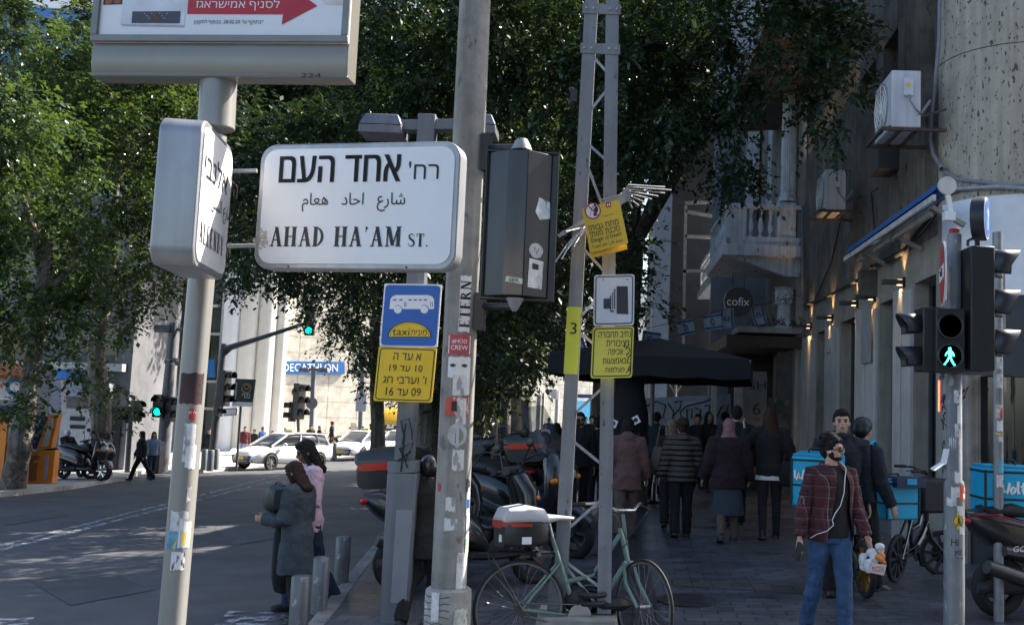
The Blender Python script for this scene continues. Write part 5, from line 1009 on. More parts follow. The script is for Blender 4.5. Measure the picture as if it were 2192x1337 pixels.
opx('upper_frame', [(78, 962), (110, 958), (126, 886), (106, 888)], ORG, -.02, .2); opx('upper_glass', [(90, 955), (104, 953), (118, 894), (108, 895)], mat('pane_cream', (.6, .55, .48), .3), -.035, -.021); opx('navy_side', [(62, 960), (76, 960), (98, 890), (72, 890)], mat('side_navy', (.012, .03, .12), .5), .05, .2); opx('white_post', [(100, 886), (126, 884), (126, 812), (104, 815)], mat('post_lilac', (.6, .62, .72), .5), .1, .4)

# unseen building and corner tree, added beside the viewer to shade the near pavement
ob = thing('added_shade_building', 'plain plastered building added out of view to the right, shading the pavement', 'building', (8, 2, 0)); mb = MB(); mb.box((7, -16, 5.5), (14, 30, 11)); mb.build('wall', mat('shade_building_plaster', (.2, .185, .16), .9, 0, .2, 1, streak=.3), ob, sm=0)
for j in range(4):
    for i in range(7): mb = MB(); mb.box((-.01, -28 + 4 * i, 2.0 + 2.6 * j), (.06, 1.5, 1.7)); mb.build('window', DGLASS, ob, sm=0)
# ================= trees
def leaf_mat(name, c0, c1, trans=.3, rough=.38, tcol=(.3, .42, .04)):
    m = bpy.data.materials.new(name); m.use_nodes = True; nt = m.node_tree; L = nt.links.new; b = nt.nodes['Principled BSDF']; out = nt.nodes['Material Output']
    g = _n(nt, 'ShaderNodeNewGeometry'); cr = _n(nt, 'ShaderNodeValToRGB'); cr.color_ramp.elements[0].color = (*c0, 1); cr.color_ramp.elements[1].color = (*c1, 1); L(g.outputs['Random Per Island'], cr.inputs[0]); L(cr.outputs[0], b.inputs['Base Color'])
    b.inputs['Roughness'].default_value = rough; b.inputs['Specular IOR Level'].default_value = .55
    t = _n(nt, 'ShaderNodeBsdfTranslucent'); mx = _n(nt, 'ShaderNodeMixShader'); mx.inputs[0].default_value = trans
    m2 = _n(nt, 'ShaderNodeMix', data_type='RGBA'); m2.inputs['Factor'].default_value = .6; m2.inputs['B'].default_value = (*tcol, 1); L(cr.outputs[0], m2.inputs['A']); L(m2.outputs['Result'], t.inputs[0])
    L(b.outputs[0], mx.inputs[1]); L(t.outputs[0], mx.inputs[2]); L(mx.outputs[0], out.inputs[0]); return m
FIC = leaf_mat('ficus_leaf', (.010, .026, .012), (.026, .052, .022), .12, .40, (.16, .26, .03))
FICS = leaf_mat('sunny_leaf', (.010, .025, .009), (.056, .088, .026), .22, .33, (.26, .40, .05))  # lighter copy of the ficus leaf, sunlight put into its colours
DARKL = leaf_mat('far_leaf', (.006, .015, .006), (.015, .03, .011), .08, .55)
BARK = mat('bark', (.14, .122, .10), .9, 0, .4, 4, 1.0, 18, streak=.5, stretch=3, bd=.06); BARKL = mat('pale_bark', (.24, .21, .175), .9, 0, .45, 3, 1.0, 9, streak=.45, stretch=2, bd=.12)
def leaves(blobs, per_m2, ll, lw, droop=.5, spread=.24, seed=1, per=170, core=.3):
    """leaf blades set along twigs, twigs gathered in boughs spread through ellipsoids; blobs: (centre, (rx, ry, rz))"""
    g = np.random.default_rng(seed); allv = []; un = lambda a: a / (np.linalg.norm(a, axis=1)[:, None] + 1e-9); NL = 13
    for c, r in blobs:
        area = 4 * math.pi * (((r[0] * r[1]) ** 1.6 + (r[0] * r[2]) ** 1.6 + (r[1] * r[2]) ** 1.6) / 3) ** (1 / 1.6)
        n = max(3, int(area * per_m2 / per)); d = un(g.normal(size=(n, 3)))
        rad = np.where(g.random(n) < core, g.uniform(.2, .7, n), g.uniform(.72, 1.0, n)) * (1 + .14 * np.sin(d[:, 0] * 5 + seed) * np.cos(d[:, 2] * 6))
        cc = np.array(c) + d * rad[:, None] * np.array(r)
        k = np.maximum(3, (per / NL * g.uniform(.5, 1.6, n)).astype(int)); ib = np.repeat(np.arange(n), k); nt_ = len(ib)
        td = un(d[ib] * .75 + g.normal(size=(nt_, 3)) * .65 + np.array([0, 0, -.25])); st = cc[ib] + g.normal(size=(nt_, 3)) * spread * .42; ln = g.uniform(.7, 1.5, nt_) * spread * 1.7
        it = np.repeat(np.arange(nt_), NL); m = len(it); f = np.tile(np.linspace(.1, 1, NL), nt_) + g.normal(size=m) * .03
        pos = st[it] + td[it] * (f * ln[it])[:, None]; pos[:, 2] -= f * f * ln[it] * .35 * droop * 2
        sd = un(np.cross(td[it], np.array([0, 0, 1.0]) + g.normal(size=(m, 3)) * .25)); sg = np.where(np.tile(np.arange(NL), nt_) % 2 == 0, 1, -1)[:, None]
        tip = un(td[it] * .7 + sd * sg * .8 + g.normal(size=(m, 3)) * .28 - np.array([0, 0, droop * .7])); nr = g.normal(size=(m, 3)) * .35 + np.array([0, 0, 1.0])
        side = un(np.cross(tip, nr)); up = np.cross(side, tip); s = (.55 + g.random(m) ** 1.5 * 1.0)[:, None]; L_, W_ = ll * s, lw * s
        v = np.empty((m, 4, 3)); v[:, 0] = pos; v[:, 1] = pos + tip * L_ * .48 + side * W_ * .5 + up * W_ * .15; v[:, 2] = pos + tip * L_; v[:, 3] = pos + tip * L_ * .48 - side * W_ * .5 + up * W_ * .15
        allv.append(v.reshape(-1, 3))
    return np.concatenate(allv)
def leaf_obj(name, v, m, parent, loc):
    v = v - np.array(loc); n = len(v) // 4; me = bpy.data.meshes.new(name); me.vertices.add(4 * n); me.vertices.foreach_set('co', v.astype(np.float32).ravel())
    me.loops.add(4 * n); me.loops.foreach_set('vertex_index', np.arange(4 * n, dtype=np.int32)); me.polygons.add(n); me.polygons.foreach_set('loop_start', np.arange(0, 4 * n, 4, dtype=np.int32)); me.polygons.foreach_set('loop_total', np.full(n, 4, np.int32))
    me.materials.append(m); me.update(calc_edges=True); o = bpy.data.objects.new(name, me); COL.objects.link(o); o.parent = parent; return o
def pb(px, py, d, rx, ry, rd): k = 1 / ppm(d); return (P(px, py, d), (rx * k, rd, ry * k))
def trunk(t, pts, rs, m=BARK, limbs=()):
    o = t.location; mb = MB(); pp = [V(p) - o for p in pts]; fine = []; fr = []
    for i in range(len(pp) - 1):
        for k in range(4):
            f = k / 4; fine.append(pp[i].lerp(pp[i + 1], f) + V((random.uniform(-.03, .03), random.uniform(-.03, .03), 0)) * rs[0] * 2); fr.append((rs[i] + (rs[i + 1] - rs[i]) * f) * random.uniform(.94, 1.07))
    fine.append(pp[-1]); fr.append(rs[-1]); fr[0] *= 1.25; mb.tube(fine, fr, 14); tk = mb.build('trunk', m, t, sm=60)
    for a, b, r in limbs:
        mb = MB(); a, b = V(a) - o, V(b) - o; mid = a.lerp(b, .5) + V((0, 0, .25)); mb.tube([a, a.lerp(mid, .5), mid, mid.lerp(b, .6), b], [r, r * .8, r * .65, r * .5, r * .25], 8); mb.build('limb', m, t, sm=60)
def tree(name, lab, base, tp, tr, blobs, lm, per_m2, ll, lw, m=BARK, limbs=(), group=None, seed=1, **kw):
    t = thing(name, lab, 'tree', base, 0, group); trunk(t, tp, tr, m, limbs); leaf_obj('crown', leaves(blobs, per_m2, ll, lw, seed=seed, **kw), lm, t, base); return t
# big ficus over the pavement, right: crown pieces in front of the balcony building
b0 = GZ(1345, 1080); d0 = b0.y
blobs = [pb(1560, 60, 14.5, 190, 130, 1.3), pb(1700, 110, 13.6, 150, 110, .9), pb(1760, 230, 13.4, 75, 75, .55), pb(1400, 130, 15, 190, 160, 1.4), pb(1480, 250, 14.6, 140, 110, 1.0), pb(1390, 290, 15.2, 105, 95, 1.0), pb(1560, 330, 14.8, 55, 80, .6), pb(1300, 280, 16, 140, 190, 1.5), pb(1315, 520, 17, 62, 120, .9), pb(1210, 120, 15.5, 180, 170, 1.5), pb(1375, 560, 18.5, 28, 60, .5), pb(1405, 650, 19, 22, 40, .4), pb(1620, -120, 14, 260, 160, 1.6), pb(1300, -140, 15.5, 300, 180, 1.8), pb(1830, 30, 13.2, 40, 40, .4)]
tree('ficus_tree', 'broad dark ficus with a thick trunk whose crown hangs before the balconies', b0, [b0 - V((0, 0, .1)), P(1345, 860, d0), P(1340, 700, d0), P(1350, 520, d0)], [.34, .28, .26, .24], blobs, FIC, 300, .10, .054, limbs=[(P(1348, 560, d0), P(1500, 220, 14.8), .14), (P(1345, 620, d0), P(1250, 250, 16), .14), (P(1350, 540, d0), P(1640, 120, 14), .12), (P(1350, 540, d0), P(1400, 200, 15.2), .12)], seed=3)
# ficus at centre
b1 = GZ(905, 1085); b1 = GR(912, 1075); d1 = b1.y
blobs = [pb(980, 150, 17, 190, 200, 1.6), pb(840, 200, 17.5, 200, 150, 1.6), pb(700, 330, 18, 170, 150, 1.5), pb(600, 480, 19, 150, 130, 1.4), pb(760, 520, 19, 150, 130, 1.4), pb(560, 300, 18.5, 120, 150, 1.3), pb(1100, 400, 18, 130, 200, 1.5), pb(1130, 640, 19.5, 110, 150, 1.2), pb(880, -60, 16.5, 320, 170, 2), pb(1080, 60, 16, 120, 180, 1.3), pb(910, 420, 19, 140, 170, 1.4), pb(800, 660, 20, 80, 80, .8), pb(520, 590, 20, 70, 45, .6), pb(660, 600, 20, 90, 45, .7), pb(1020, 760, 21, 90, 80, .9)]
tree('ficus_tree', 'dark ficus behind the street name box, its rough trunk beside the parked scooters', b1, [b1 - V((0, 0, .1)), P(915, 900, d1), P(905, 700, d1), P(900, 500, d1)], [.36, .30, .28, .24], blobs, FIC, 300, .105, .056, limbs=[(P(903, 640, d1), P(1060, 300, 18), .14), (P(900, 560, d1), P(700, 350, 18.5), .14), (P(900, 560, d1), P(880, 150, 17.5), .14)], seed=5)
# drooping branch further back, over the parked cars
b2 = GR(800, 985); d2 = 38
b2 = P(812, 962, d2); b2.z = road_z(b2.x, b2.y) + .1
blobs = [pb(770, 690, 36, 70, 100, 1.3), pb(800, 800, 37, 55, 55, 1.0), pb(720, 640, 36, 60, 60, 1.0), pb(860, 640, 37, 110, 150, 2), pb(820, 480, 37, 160, 160, 2.5), pb(900, 780, 39, 70, 90, 1.4), pb(755, 770, 36, 35, 45, .7)]
tree('street_tree', 'tree with sparse drooping branches standing past the waiting taxis', b2, [b2, P(808, 860, d2), P(800, 760, d2), P(810, 600, d2)], [.3, .24, .2, .16], blobs, FIC, 120, .14, .07, limbs=[(P(800, 760, d2), P(740, 700, 36.3), .08)], seed=8, spread=.3)
# row of trunks along the kerb
rw = [(1022, 1000, 24, 22), (1052, 985, 28, 18), (1082, 975, 32, 16), (1106, 965, 36, 15), (1128, 955, 42, 14)]
labs = ['ficus trunk nearest in the dark row behind the parked scooters', 'second ficus in the dark row behind the parked scooters', 'third ficus in the dark row, slimmer, past the scooter with windscreen', 'fourth ficus of the dark row along the kerb', 'farthest ficus of the dark row along the kerb, next to the bright posts']
for i, (px, py, d, w) in enumerate(rw):
    b = P(px, py, d); b.z = SL * b.x; r = w / ppm(d)
    blobs = [pb(px - 20, 560, d, 150 * 20 / d, 260 * 24 / d, 2.4), pb(px + 40, 250, d, 230 * 22 / d, 260, 2.6), pb(px - 10, 720, d, 90, 110 * 24 / d, 1.6)]
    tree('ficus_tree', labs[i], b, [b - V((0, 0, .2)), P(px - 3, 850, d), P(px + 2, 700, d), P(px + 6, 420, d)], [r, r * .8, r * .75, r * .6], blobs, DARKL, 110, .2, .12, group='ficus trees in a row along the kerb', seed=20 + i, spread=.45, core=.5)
# dense dark trees behind, filling the avenue
for i, (px, d, blobs, lab) in enumerate(((930, 27, [(930, 200, 26, 330, 330, 2.4), (1180, 380, 27, 220, 330, 2.4), (760, 330, 27, 170, 260, 2.2), (640, 250, 27, 150, 220, 2)], 'dense dark tree filling the gap behind the concrete pole'), (1290, 30, [(1260, 330, 29, 115, 300, 2.2), (1235, 560, 30, 105, 160, 1.8), (1430, 40, 30, 300, 190, 2.4), (1180, 60, 30, 260, 260, 2.4)], 'dense dark tree seen between the legs of the lattice pole'), (110, 47, [(150, 230, 47, 300, 330, 3), (330, 330, 47, 200, 280, 3), (-40, 420, 47, 200, 260, 3), (60, 560, 47, 140, 120, 2)], 'dense dark tree standing behind the two sunlit trees'), (395, 44, [(540, 380, 44, 170, 190, 3), (420, 180, 44, 200, 260, 3), (640, 150, 44, 240, 260, 3)], 'tall dark tree behind the edge-on street name box'))):
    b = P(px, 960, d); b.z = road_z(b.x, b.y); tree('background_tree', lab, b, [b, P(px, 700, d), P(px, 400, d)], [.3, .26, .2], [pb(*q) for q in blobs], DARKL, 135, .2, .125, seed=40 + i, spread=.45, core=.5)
# the two sunny trees on the left
b3 = GR(52, 1050, .13); d3 = b3.y
blobs = [pb(60, 640, d3 - .5, 90, 70, 1.4), pb(150, 690, d3 - .8, 75, 70, 1.2), pb(60, 480, d3, 130, 110, 1.8), pb(140, 760, d3 - .8, 48, 46, .8), pb(90, 855, d3 - .9, 45, 32, .7), pb(-40, 600, d3, 110, 130, 1.6), pb(60, 300, d3, 140, 130, 2), pb(-60, 380, d3, 120, 180, 2), pb(20, 700, d3 - .8, 40, 40, .8), pb(170, 560, d3 - .4, 90, 70, 1.2)]
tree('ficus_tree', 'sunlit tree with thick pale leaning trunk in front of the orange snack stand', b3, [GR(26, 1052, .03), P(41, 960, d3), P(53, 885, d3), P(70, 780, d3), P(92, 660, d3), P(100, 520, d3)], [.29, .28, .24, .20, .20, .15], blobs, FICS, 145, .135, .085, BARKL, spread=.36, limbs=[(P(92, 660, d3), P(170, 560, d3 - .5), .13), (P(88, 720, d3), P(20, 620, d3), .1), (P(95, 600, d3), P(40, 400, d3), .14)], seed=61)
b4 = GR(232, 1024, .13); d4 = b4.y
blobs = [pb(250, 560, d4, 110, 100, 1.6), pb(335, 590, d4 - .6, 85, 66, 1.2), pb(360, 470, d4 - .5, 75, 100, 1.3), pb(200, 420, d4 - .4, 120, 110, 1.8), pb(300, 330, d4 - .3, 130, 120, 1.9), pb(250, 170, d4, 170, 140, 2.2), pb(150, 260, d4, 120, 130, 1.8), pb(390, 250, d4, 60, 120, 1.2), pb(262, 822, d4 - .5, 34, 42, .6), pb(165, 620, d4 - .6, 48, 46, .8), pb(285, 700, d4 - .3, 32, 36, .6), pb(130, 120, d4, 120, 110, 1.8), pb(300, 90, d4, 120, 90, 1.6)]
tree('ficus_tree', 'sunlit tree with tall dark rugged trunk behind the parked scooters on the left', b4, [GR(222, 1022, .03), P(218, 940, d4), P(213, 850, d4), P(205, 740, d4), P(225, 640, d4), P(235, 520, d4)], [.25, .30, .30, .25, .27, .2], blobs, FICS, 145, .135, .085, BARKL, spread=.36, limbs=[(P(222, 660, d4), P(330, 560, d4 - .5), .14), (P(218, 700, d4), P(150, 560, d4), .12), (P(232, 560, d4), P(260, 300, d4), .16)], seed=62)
b5 = P(-160, 1100, 24); b5.z = road_z(b5.x, b5.y) + .1
tree('dark_tree', 'dark bluish tree hanging into the top left corner', b5, [b5, P(-150, 700, 24), P(-120, 300, 24)], [.35, .3, .25], [pb(-30, 110, 24, 75, 130, 1.3), pb(-60, 300, 24, 80, 150, 1.3), pb(-120, 40, 24, 150, 150, 1.6), pb(5, 40, 24, 45, 60, .7)], FIC, 170, .12, .06, seed=63)
# small dark bird box / lamp hung in the crown
p = P(1402, 100, 14); t = thing('hanging_lamp', 'small dark lamp hanging among the leaves at the top', 'lamp', p); mb = MB(); mb.lathe([(.0, .09), (.05, .085), (.19, .0), (.18, -.02), (.0, -.03)], 20); mb.build('lamp_shade', BLACKP, t); mb = MB(); mb.cyl((0, 0, .08), (-.04, 0, .35), .01); mb.build('hanger', BLACKP, t)

b9 = V((6.4, 3.2, SL * 6.4)); tree('added_shade_tree', 'spreading tree added out of view on the near corner to shade the pavement', b9, [b9, b9 + V((-.1, .1, 3)), b9 + V((-.6, .2, 6.5))], [.28, .22, .18], [(V((4.6, 3.6, 8.0)), (3.0, 3.0, 1.3)), (V((6.6, 5.4, 7.6)), (2.2, 2.0, 1.2)), (V((5.5, .5, 8.4)), (3.0, 2.4, 1.3))], DARKL, 120, .16, .09, seed=77)  # unseen tree, added so that its crown shades the near pavement
# ================= vehicles
def sring(x, hw, z0, z1, n=16, e=3.2, axis='x', c=0):
    out = []; zc, hz = (z0 + z1) / 2, (z1 - z0) / 2
    for j in range(n):
        a = 2 * PI * (j + .5) / n; ca, sa = math.cos(a), math.sin(a)
        y = c + hw * math.copysign(abs(ca) ** (2 / e), ca); z = zc + hz * math.copysign(abs(sa) ** (2 / e), sa); out.append(V((x, y, z)) if axis == 'x' else V((y, x, z)))
    return out
def hull(mb, secs, m=0, n=16, e=3.2, c=0): return mb.loft([sring(*s, n=n, e=e, c=c) for s in secs], m)
SCB = mat('scooter_black', (.012, .012, .014), .25, 0, .15, 4, coat=.5); SCG = mat('scooter_grey', (.045, .048, .055), .32, .2, .15, 5, coat=.4); SEAT = mat('seat_vinyl', (.012, .012, .012), .55, 0, .2, 20, .2, 80)
LENS = mat('clear_lens', (.35, .38, .4), .08, 0, .1, 10); REDL = mat('red_lens', (.45, .012, .008), .2, 0, .15, 10); AMB = mat('amber_lens', (.6, .2, .01), .2); SCREEN = mat('smoked_screen', (.05, .06, .07), .08, 0, .2, 3); VISOR = mat('helmet_visor', (.02, .022, .025), .08); SCREEN.node_tree.nodes['Principled BSDF'].inputs['Alpha'].default_value = .38
def wheel(par, x, z, r, w, rimm, spokes=5, y=0, name='wheel', brake=True, turn=0, thin=False):
    mb = MB(); k = r - w
    if thin:
        mb.torus((0, 0, 0), k - .012, .011, 'y', 40, 6); mb.lathe([(.018, -.045), (.018, .045)], 10, axis='y')
        for i in range(spokes):
            a = 2 * PI * i / spokes; s = 1 if i % 2 else -1; mb.tube([(.018 * math.cos(a + .8 * s), .03 * s, .018 * math.sin(a + .8 * s)), ((k - .01) * math.cos(a), 0, (k - .01) * math.sin(a))], .0014, 4)
    else:
        mb.torus((0, 0, 0), k, w * .35, 'y', 28, 6, flat=1.6); mb.lathe([(.05, -.05), (.05, .05)], 12, axis='y')
        for i in range(spokes): a = 2 * PI * i / spokes; mb.bar((.04 * math.cos(a), 0, .04 * math.sin(a)), (k * math.cos(a), 0, k * math.sin(a)), .03, .035, (0, 1, 0))
        if brake: mb.lathe([(.07, .045), (r * .45, .045), (r * .45, .05), (.07, .05)], 20, axis='y')
    o = mb.build(name, rimm, par, sm=40); o.location = (x, y, z); o.rotation_euler = (0, 0, turn)
    mb = MB(); mb.torus((0, 0, 0), r - w * .75, w * .75, 'y', 36, 10, flat=.95); mb.build('tyre', RUBBER, o); return o
def topbox(par, x, z, w, d, h, base, lid, strip=None, name='top_box'):
    mb = MB(); hull(mb, [(x - d / 2, w * .40, z, z + h * .62), (x - d * .40, w * .47, z, z + h * .66), (x + d * .3, w * .5, z, z + h * .66), (x + d / 2, w * .42, z + .01, z + h * .62)], e=5); o = mb.build(name, base, par)
    mb = MB(); hull(mb, [(x - d / 2 - .008, w * .41, z + h * .55, z + h * .70), (x - d * .42, w * .49, z + h * .52, z + h * .93), (x, w * .51, z + h * .52, z + h), (x + d * .42, w * .49, z + h * .52, z + h * .9), (x + d / 2 + .008, w * .42, z + h * .55, z + h * .7)], e=3.4); mb.build('lid', lid, o)
    if strip:
        mb = MB(); hull(mb, [(x - d / 2 - .016, w * .38, z + h * .44, z + h * .62), (x - d * .3, w * .505, z + h * .44, z + h * .60), (x + d * .1, w * .518, z + h * .46, z + h * .56)], e=5); mb.build('reflector', strip, o)
    return o
def scooter(lab, loc, rz, col=SCB, col2=SCG, box=None, screen=True, rim=None, sc=1.0, group=None, lean=-5, plate=True, rear_only=False):
    t = thing('motor_scooter', lab, 'scooter', loc, rz, group); t.scale = (sc, sc, sc); t.rotation_euler = (R(lean), 0, rz); rim = rim or SCG
    wheel(t, .68, .27, .27, .065, rim, 6); wheel(t, -.62, .25, .25, .075, rim, 5)
    mb = MB(); hull(mb, [(-.98, .06, .80, .86), (-.85, .13, .66, .88), (-.55, .19, .48, .84), (-.2, .20, .36, .80), (.05, .17, .32, .66), (.16, .12, .3, .45)], e=3); mb.build('body', col, t)
    mb = MB(); hull(mb, [(-.7, .205, .52, .62), (-.4, .215, .45, .62), (0, .2, .38, .5)], e=3); mb.build('side_panel', col2, t)
    mb = MB(); hull(mb, [(-.02, .19, .26, .34), (.2, .21, .25, .33), (.46, .17, .27, .36)], e=4); mb.build('footboard', BLACKP, t)
    mb = MB(); rings = [sring(0, hw, -d, d, 16, 2.6) for hw, d in ((.12, .05), (.21, .08), (.24, .09), (.22, .10), (.15, .09), (.08, .05))]
    pos = [(.42, .30), (.50, .48), (.56, .68), (.56, .86), (.50, 1.00), (.45, 1.08)]
    mb.loft([[V((px + p.z * 1.0, p.y, pz + p.z * .35)) for p in r_] for r_, (px, pz) in zip(rings, pos)]); mb.build('front_shield', col, t)
    mb = MB(); hull(mb, [(.44, .05, .44, .50), (.62, .075, .50, .56), (.80, .07, .46, .545), (.95, .045, .34, .42)], e=2.6); mb.build('front_mudguard', col2, t)
    for y in (-.075, .075): mb = MB(); mb.cyl((.50, y, .72), (.68, y, .27), .022, n=10); mb.build('fork', GALV, t)
    mb = MB(); mb.ball((.645, 0, .84), (.06, .12, .075), 16); mb.build('headlight', LENS, t)
    for y in (-.17, .17): mb = MB(); mb.ball((.61, y, .80), (.05, .05, .035), 10); mb.build('indicator', AMB, t)
    mb = MB(); mb.tube([(.40, -.36, 1.04), (.44, -.2, 1.07), (.46, 0, 1.05), (.44, .2, 1.07), (.40, .36, 1.04)], .015, 8); hull(mb, [(.38, .10, 1.02, 1.10), (.48, .13, .98, 1.12), (.54, .08, .98, 1.08)]); mb.build('handlebar', BLACKP, t)
    for y in (-.36, .36): mb = MB(); mb.cyl((.405, y * .78, 1.045), (.39, y * 1.05, 1.035), .02, n=10); mb.build('grip', RUBBER, t)
    for y in (-1, 1):
        mb = MB(); mb.tube([(.44, y * .22, 1.08), (.46, y * .32, 1.22), (.46, y * .38, 1.27)], .007, 6); mb.ball((.455, y * .40, 1.30), (.018, .075, .05), 12); mb.build('mirror', BLACKP, t)
    mb = MB(); hull(mb, [(-.80, .11, .84, .90), (-.6, .15, .82, .95), (-.3, .15, .79, .90), (-.22, .16, .78, .86), (.02, .13, .74, .82)], e=2.8); mb.build('seat', SEAT, t)
    mb = MB(); mb.ball((-.965, 0, .79), (.03, .09, .035), 12); mb.build('tail_light', REDL, t)
    if plate: mb = MB(); mb.box((-.99, 0, .58), (.012, .18, .16), (0, R(-15), 0)); mb.build('number_plate', mat('plate_yellow', (.7, .5, .03), .4), t)
    mb = MB(); mb.tube([(-.1, -.15, .28), (-.3, -.2, .26), (-.42, -.22, .3)], .03, 8); mb.tube([(-.40, -.22, .30), (-.5, -.23, .34), (-.9, -.23, .46)], [.045, .065, .055], 12); mb.build('exhaust', mat('exhaust_steel', (.05, .05, .053), .38, .5, .2, 6), t)
    mb = MB(); hull(mb, [(-.85, .09, .2, .3), (-.5, .12, .18, .36), (-.2, .12, .2, .36)], c=.02); mb.build('engine', mat('engine_dark', (.05, .05, .052), .5, .3, .3, 12), t)
    mb = MB(); mb.tube([(-.05, .12, .3), (.02, .2, .05), (.05, .22, .0)], .012, 6); mb.build('stand', BLACKP, t)
    if screen:
        mb = MB(); g = 6; vs = []
        for i in range(g + 1):
            f = i / g
            for j in range(g + 1):
                y = (j / g - .5) * .44 * (1 - .25 * f * f); vs.append((.53 - .28 * f - y * y * 1.2, y, 1.02 + .50 * f - y * y * .5 * f))
        fs = [(i * (g + 1) + j, i * (g + 1) + j + 1, (i + 1) * (g + 1) + j + 1, (i + 1) * (g + 1) + j) for i in range(g) for j in range(g)]; mb.add(vs, fs); w = mb.build('windscreen', SCREEN, t, sm=60); sd = w.modifiers.new('thick', 'SOLIDIFY'); sd.thickness = .004
    if box: topbox(t, -.90, .93, *box[0], *box[1:])
    return t
REDB = mat('reflector_red', (.55, .03, .012), .25, 0, .15, 8); BOXB = mat('box_black', (.016, .017, .018), .35, 0, .2, 6); BOXW = mat('box_white', (.46, .46, .48), .35, 0, .1, 4)
def face_to(px, py, z=0): return GZ(px, py, z)
K90 = PI / 2
# scooters on the near pavement behind the poles (forward is +x; angle 90 points away)
scooter('black scooter with large red striped top box, left of the lamp post', GR(945, 1225, .1), R(72), box=((.62, .5, .40), BOXB, BOXB, REDB), screen=False, lean=-6, sc=1.1, plate=False)
scooter('dark maxi scooter with tall tilted windscreen, front towards the bicycle', GZ(1120, 1180), R(-38), SCB, SCG, box=None, screen=True, sc=1.22, lean=7)
scooter('scooter with black top box and red strip behind the maxi scooter', GZ(1160, 1120), R(85), box=((.62, .5, .40), BOXB, BOXB, REDB), screen=False, sc=1.1)
scooter('black scooter with helmet on its seat, parked beside the concrete pole', GZ(1030, 1135), R(60), SCB, SCB, sc=1.08, screen=False)
scooter('scooter parked against the row of ficus trunks', GZ(1075, 1075), R(70), SCB, SCG, box=((.5, .4, .34), BOXB, BOXB, None), screen=True)
scooter('low black scooter with cover, between the concrete pole and the bicycle', GZ(1000, 1260), R(28), SCB, SCB, screen=False, sc=1.1, lean=-7, plate=False)
# helmet on scooter
def helmet(loc, lab, rz=0, m=None, par=None):
    t = thing('helmet', lab, 'helmet', loc, rz); mb = MB(); mb.ball((0, 0, .13), (.15, .125, .14), 18, 0, 12); mb.build('shell', m or mat('helmet_black', (.012, .012, .014), .2, coat=.6), t); mb = MB(); mb.ball((.03, 0, .13), (.128, .115, .06), 16); mb.build('visor', VISOR, t)
    q = MB(); q.prism([(.02 * math.cos(a), .02 * math.sin(a)) for a in [2 * PI * i / 14 for i in range(14)]], (-.06, -.128, .17), (1, 0, 0), (0, 0, 1), (0, .012, 0), 0); q.build('sticker', [SIGNW], t, sm=0)
p = GZ(1110, 1120); helmet(P(1112, 985, p.y), 'glossy black helmet with small white emblem on the parked scooter', R(-20))
# blue crate on scooter
p = GZ(1165, 1120); mb = MB(); mb.box((0, 0, .16), (.36, .34, .32), top=(1.06, 1.06)); mb.text('a', -.06, .12, .08, .24, -.185, 1, .04); o = mb.build('blue_crate', [mat('crate_blue', (.015, .07, .28), .5), SIGNW], None, sm=0, bev=.01, loc=P(1176, 1082, p.y - .5)); tag(o, 'blue box with white lettering behind the tall windscreen of the maxi scooter', 'box')
# scooter on the right with delivery box
s_ = scooter('black and grey scooter with red trim, cut by the right edge', GZ(2128, 1313) + V((.62, .05, 0)), R(14), SCB, SCG, screen=False, sc=1.05, rim=mat('rim_gunmetal', (.08, .08, .085), .35, .7), lean=4, plate=False)
mb = MB(); mb.tube([(-.98, -.12, .84), (-.8, -.19, .86), (-.45, -.215, .78), (-.2, -.21, .7)], .010, 6); mb.build('red_trim', mat('trim_red', (.22, .008, .012), .3), s_)
mb = MB(); serif_pts = None; mb.text('GOGORO', -.66, .575, -.30, .62, 0, 0, .05, .15, o=(0, -.222, 0)); mb.build('lettering', SIGNW, s_, sm=0)
def delivery_box(lab, loc, rz, w, d, h, txt=True, name='delivery_bag', tilt=0, dx=0):
    t = thing(name, lab, 'delivery bag', loc, rz); t.rotation_euler = (R(tilt), 0, rz)
    mb = MB(); mb.box((0, 0, h / 2), (w, d, h)); mb.build('bag_body', CYAN, t, bev=.02)
    mb = MB(); mb.box((0, 0, h + .006), (w * .96, d * .96, .03)); mb.build('bag_lid', mat('cyan_lid', (.0, .26, .45), .5), t, bev=.012)
    mb = MB()
    for z in (h * .92, h * .42): mb.box((0, -d / 2 - .003, z), (w * .98, .006, .018)); mb.box((-w / 2 - .003, 0, z), (.006, d * .98, .018))
    for x in (-w / 2, w / 2): mb.bar((x, -d / 2 - .002, .02), (x, -d / 2 - .002, h - .02), .018, .012, (0, 1, 0))
    mb.build('piping', mat('bag_black', (.012, .013, .015), .6), t)
    if txt:
        mb = MB()
        # hand-drawn script letters: W o l t
        S = lambda pts, r=.012: mb.tube([((x + dx) * w, -d / 2 - .006, z * h) for x, z in pts], r * w / .45, 6)
        S([(-.26, .72), (-.255, .56), (-.22, .52), (-.17, .68), (-.15, .55), (-.11, .53), (-.06, .73)]); S([(-.01, .65), (-.045, .58), (-.02, .53), (.03, .56), (.04, .63), (-.005, .65)]); S([(.10, .76), (.085, .6), (.10, .54), (.13, .55)]); S([(.20, .74), (.18, .58), (.20, .53), (.24, .55)]); S([(.14, .66), (.25, .68)])
        mb.build('lettering', SIGNW, t)
    mb = MB(); mb.tube([(-.1, 0, h + .02), (-.08, 0, h + .06), (.08, 0, h + .06), (.1, 0, h + .02)], .012, 6); mb.build('handle', BLACKP, t); return t
q = P(2100, 1106, 8.75); delivery_box('cyan delivery box with white script on the scooter at the right edge', P(2150, 1112, 8.9), R(-3), .46, .42, .46)
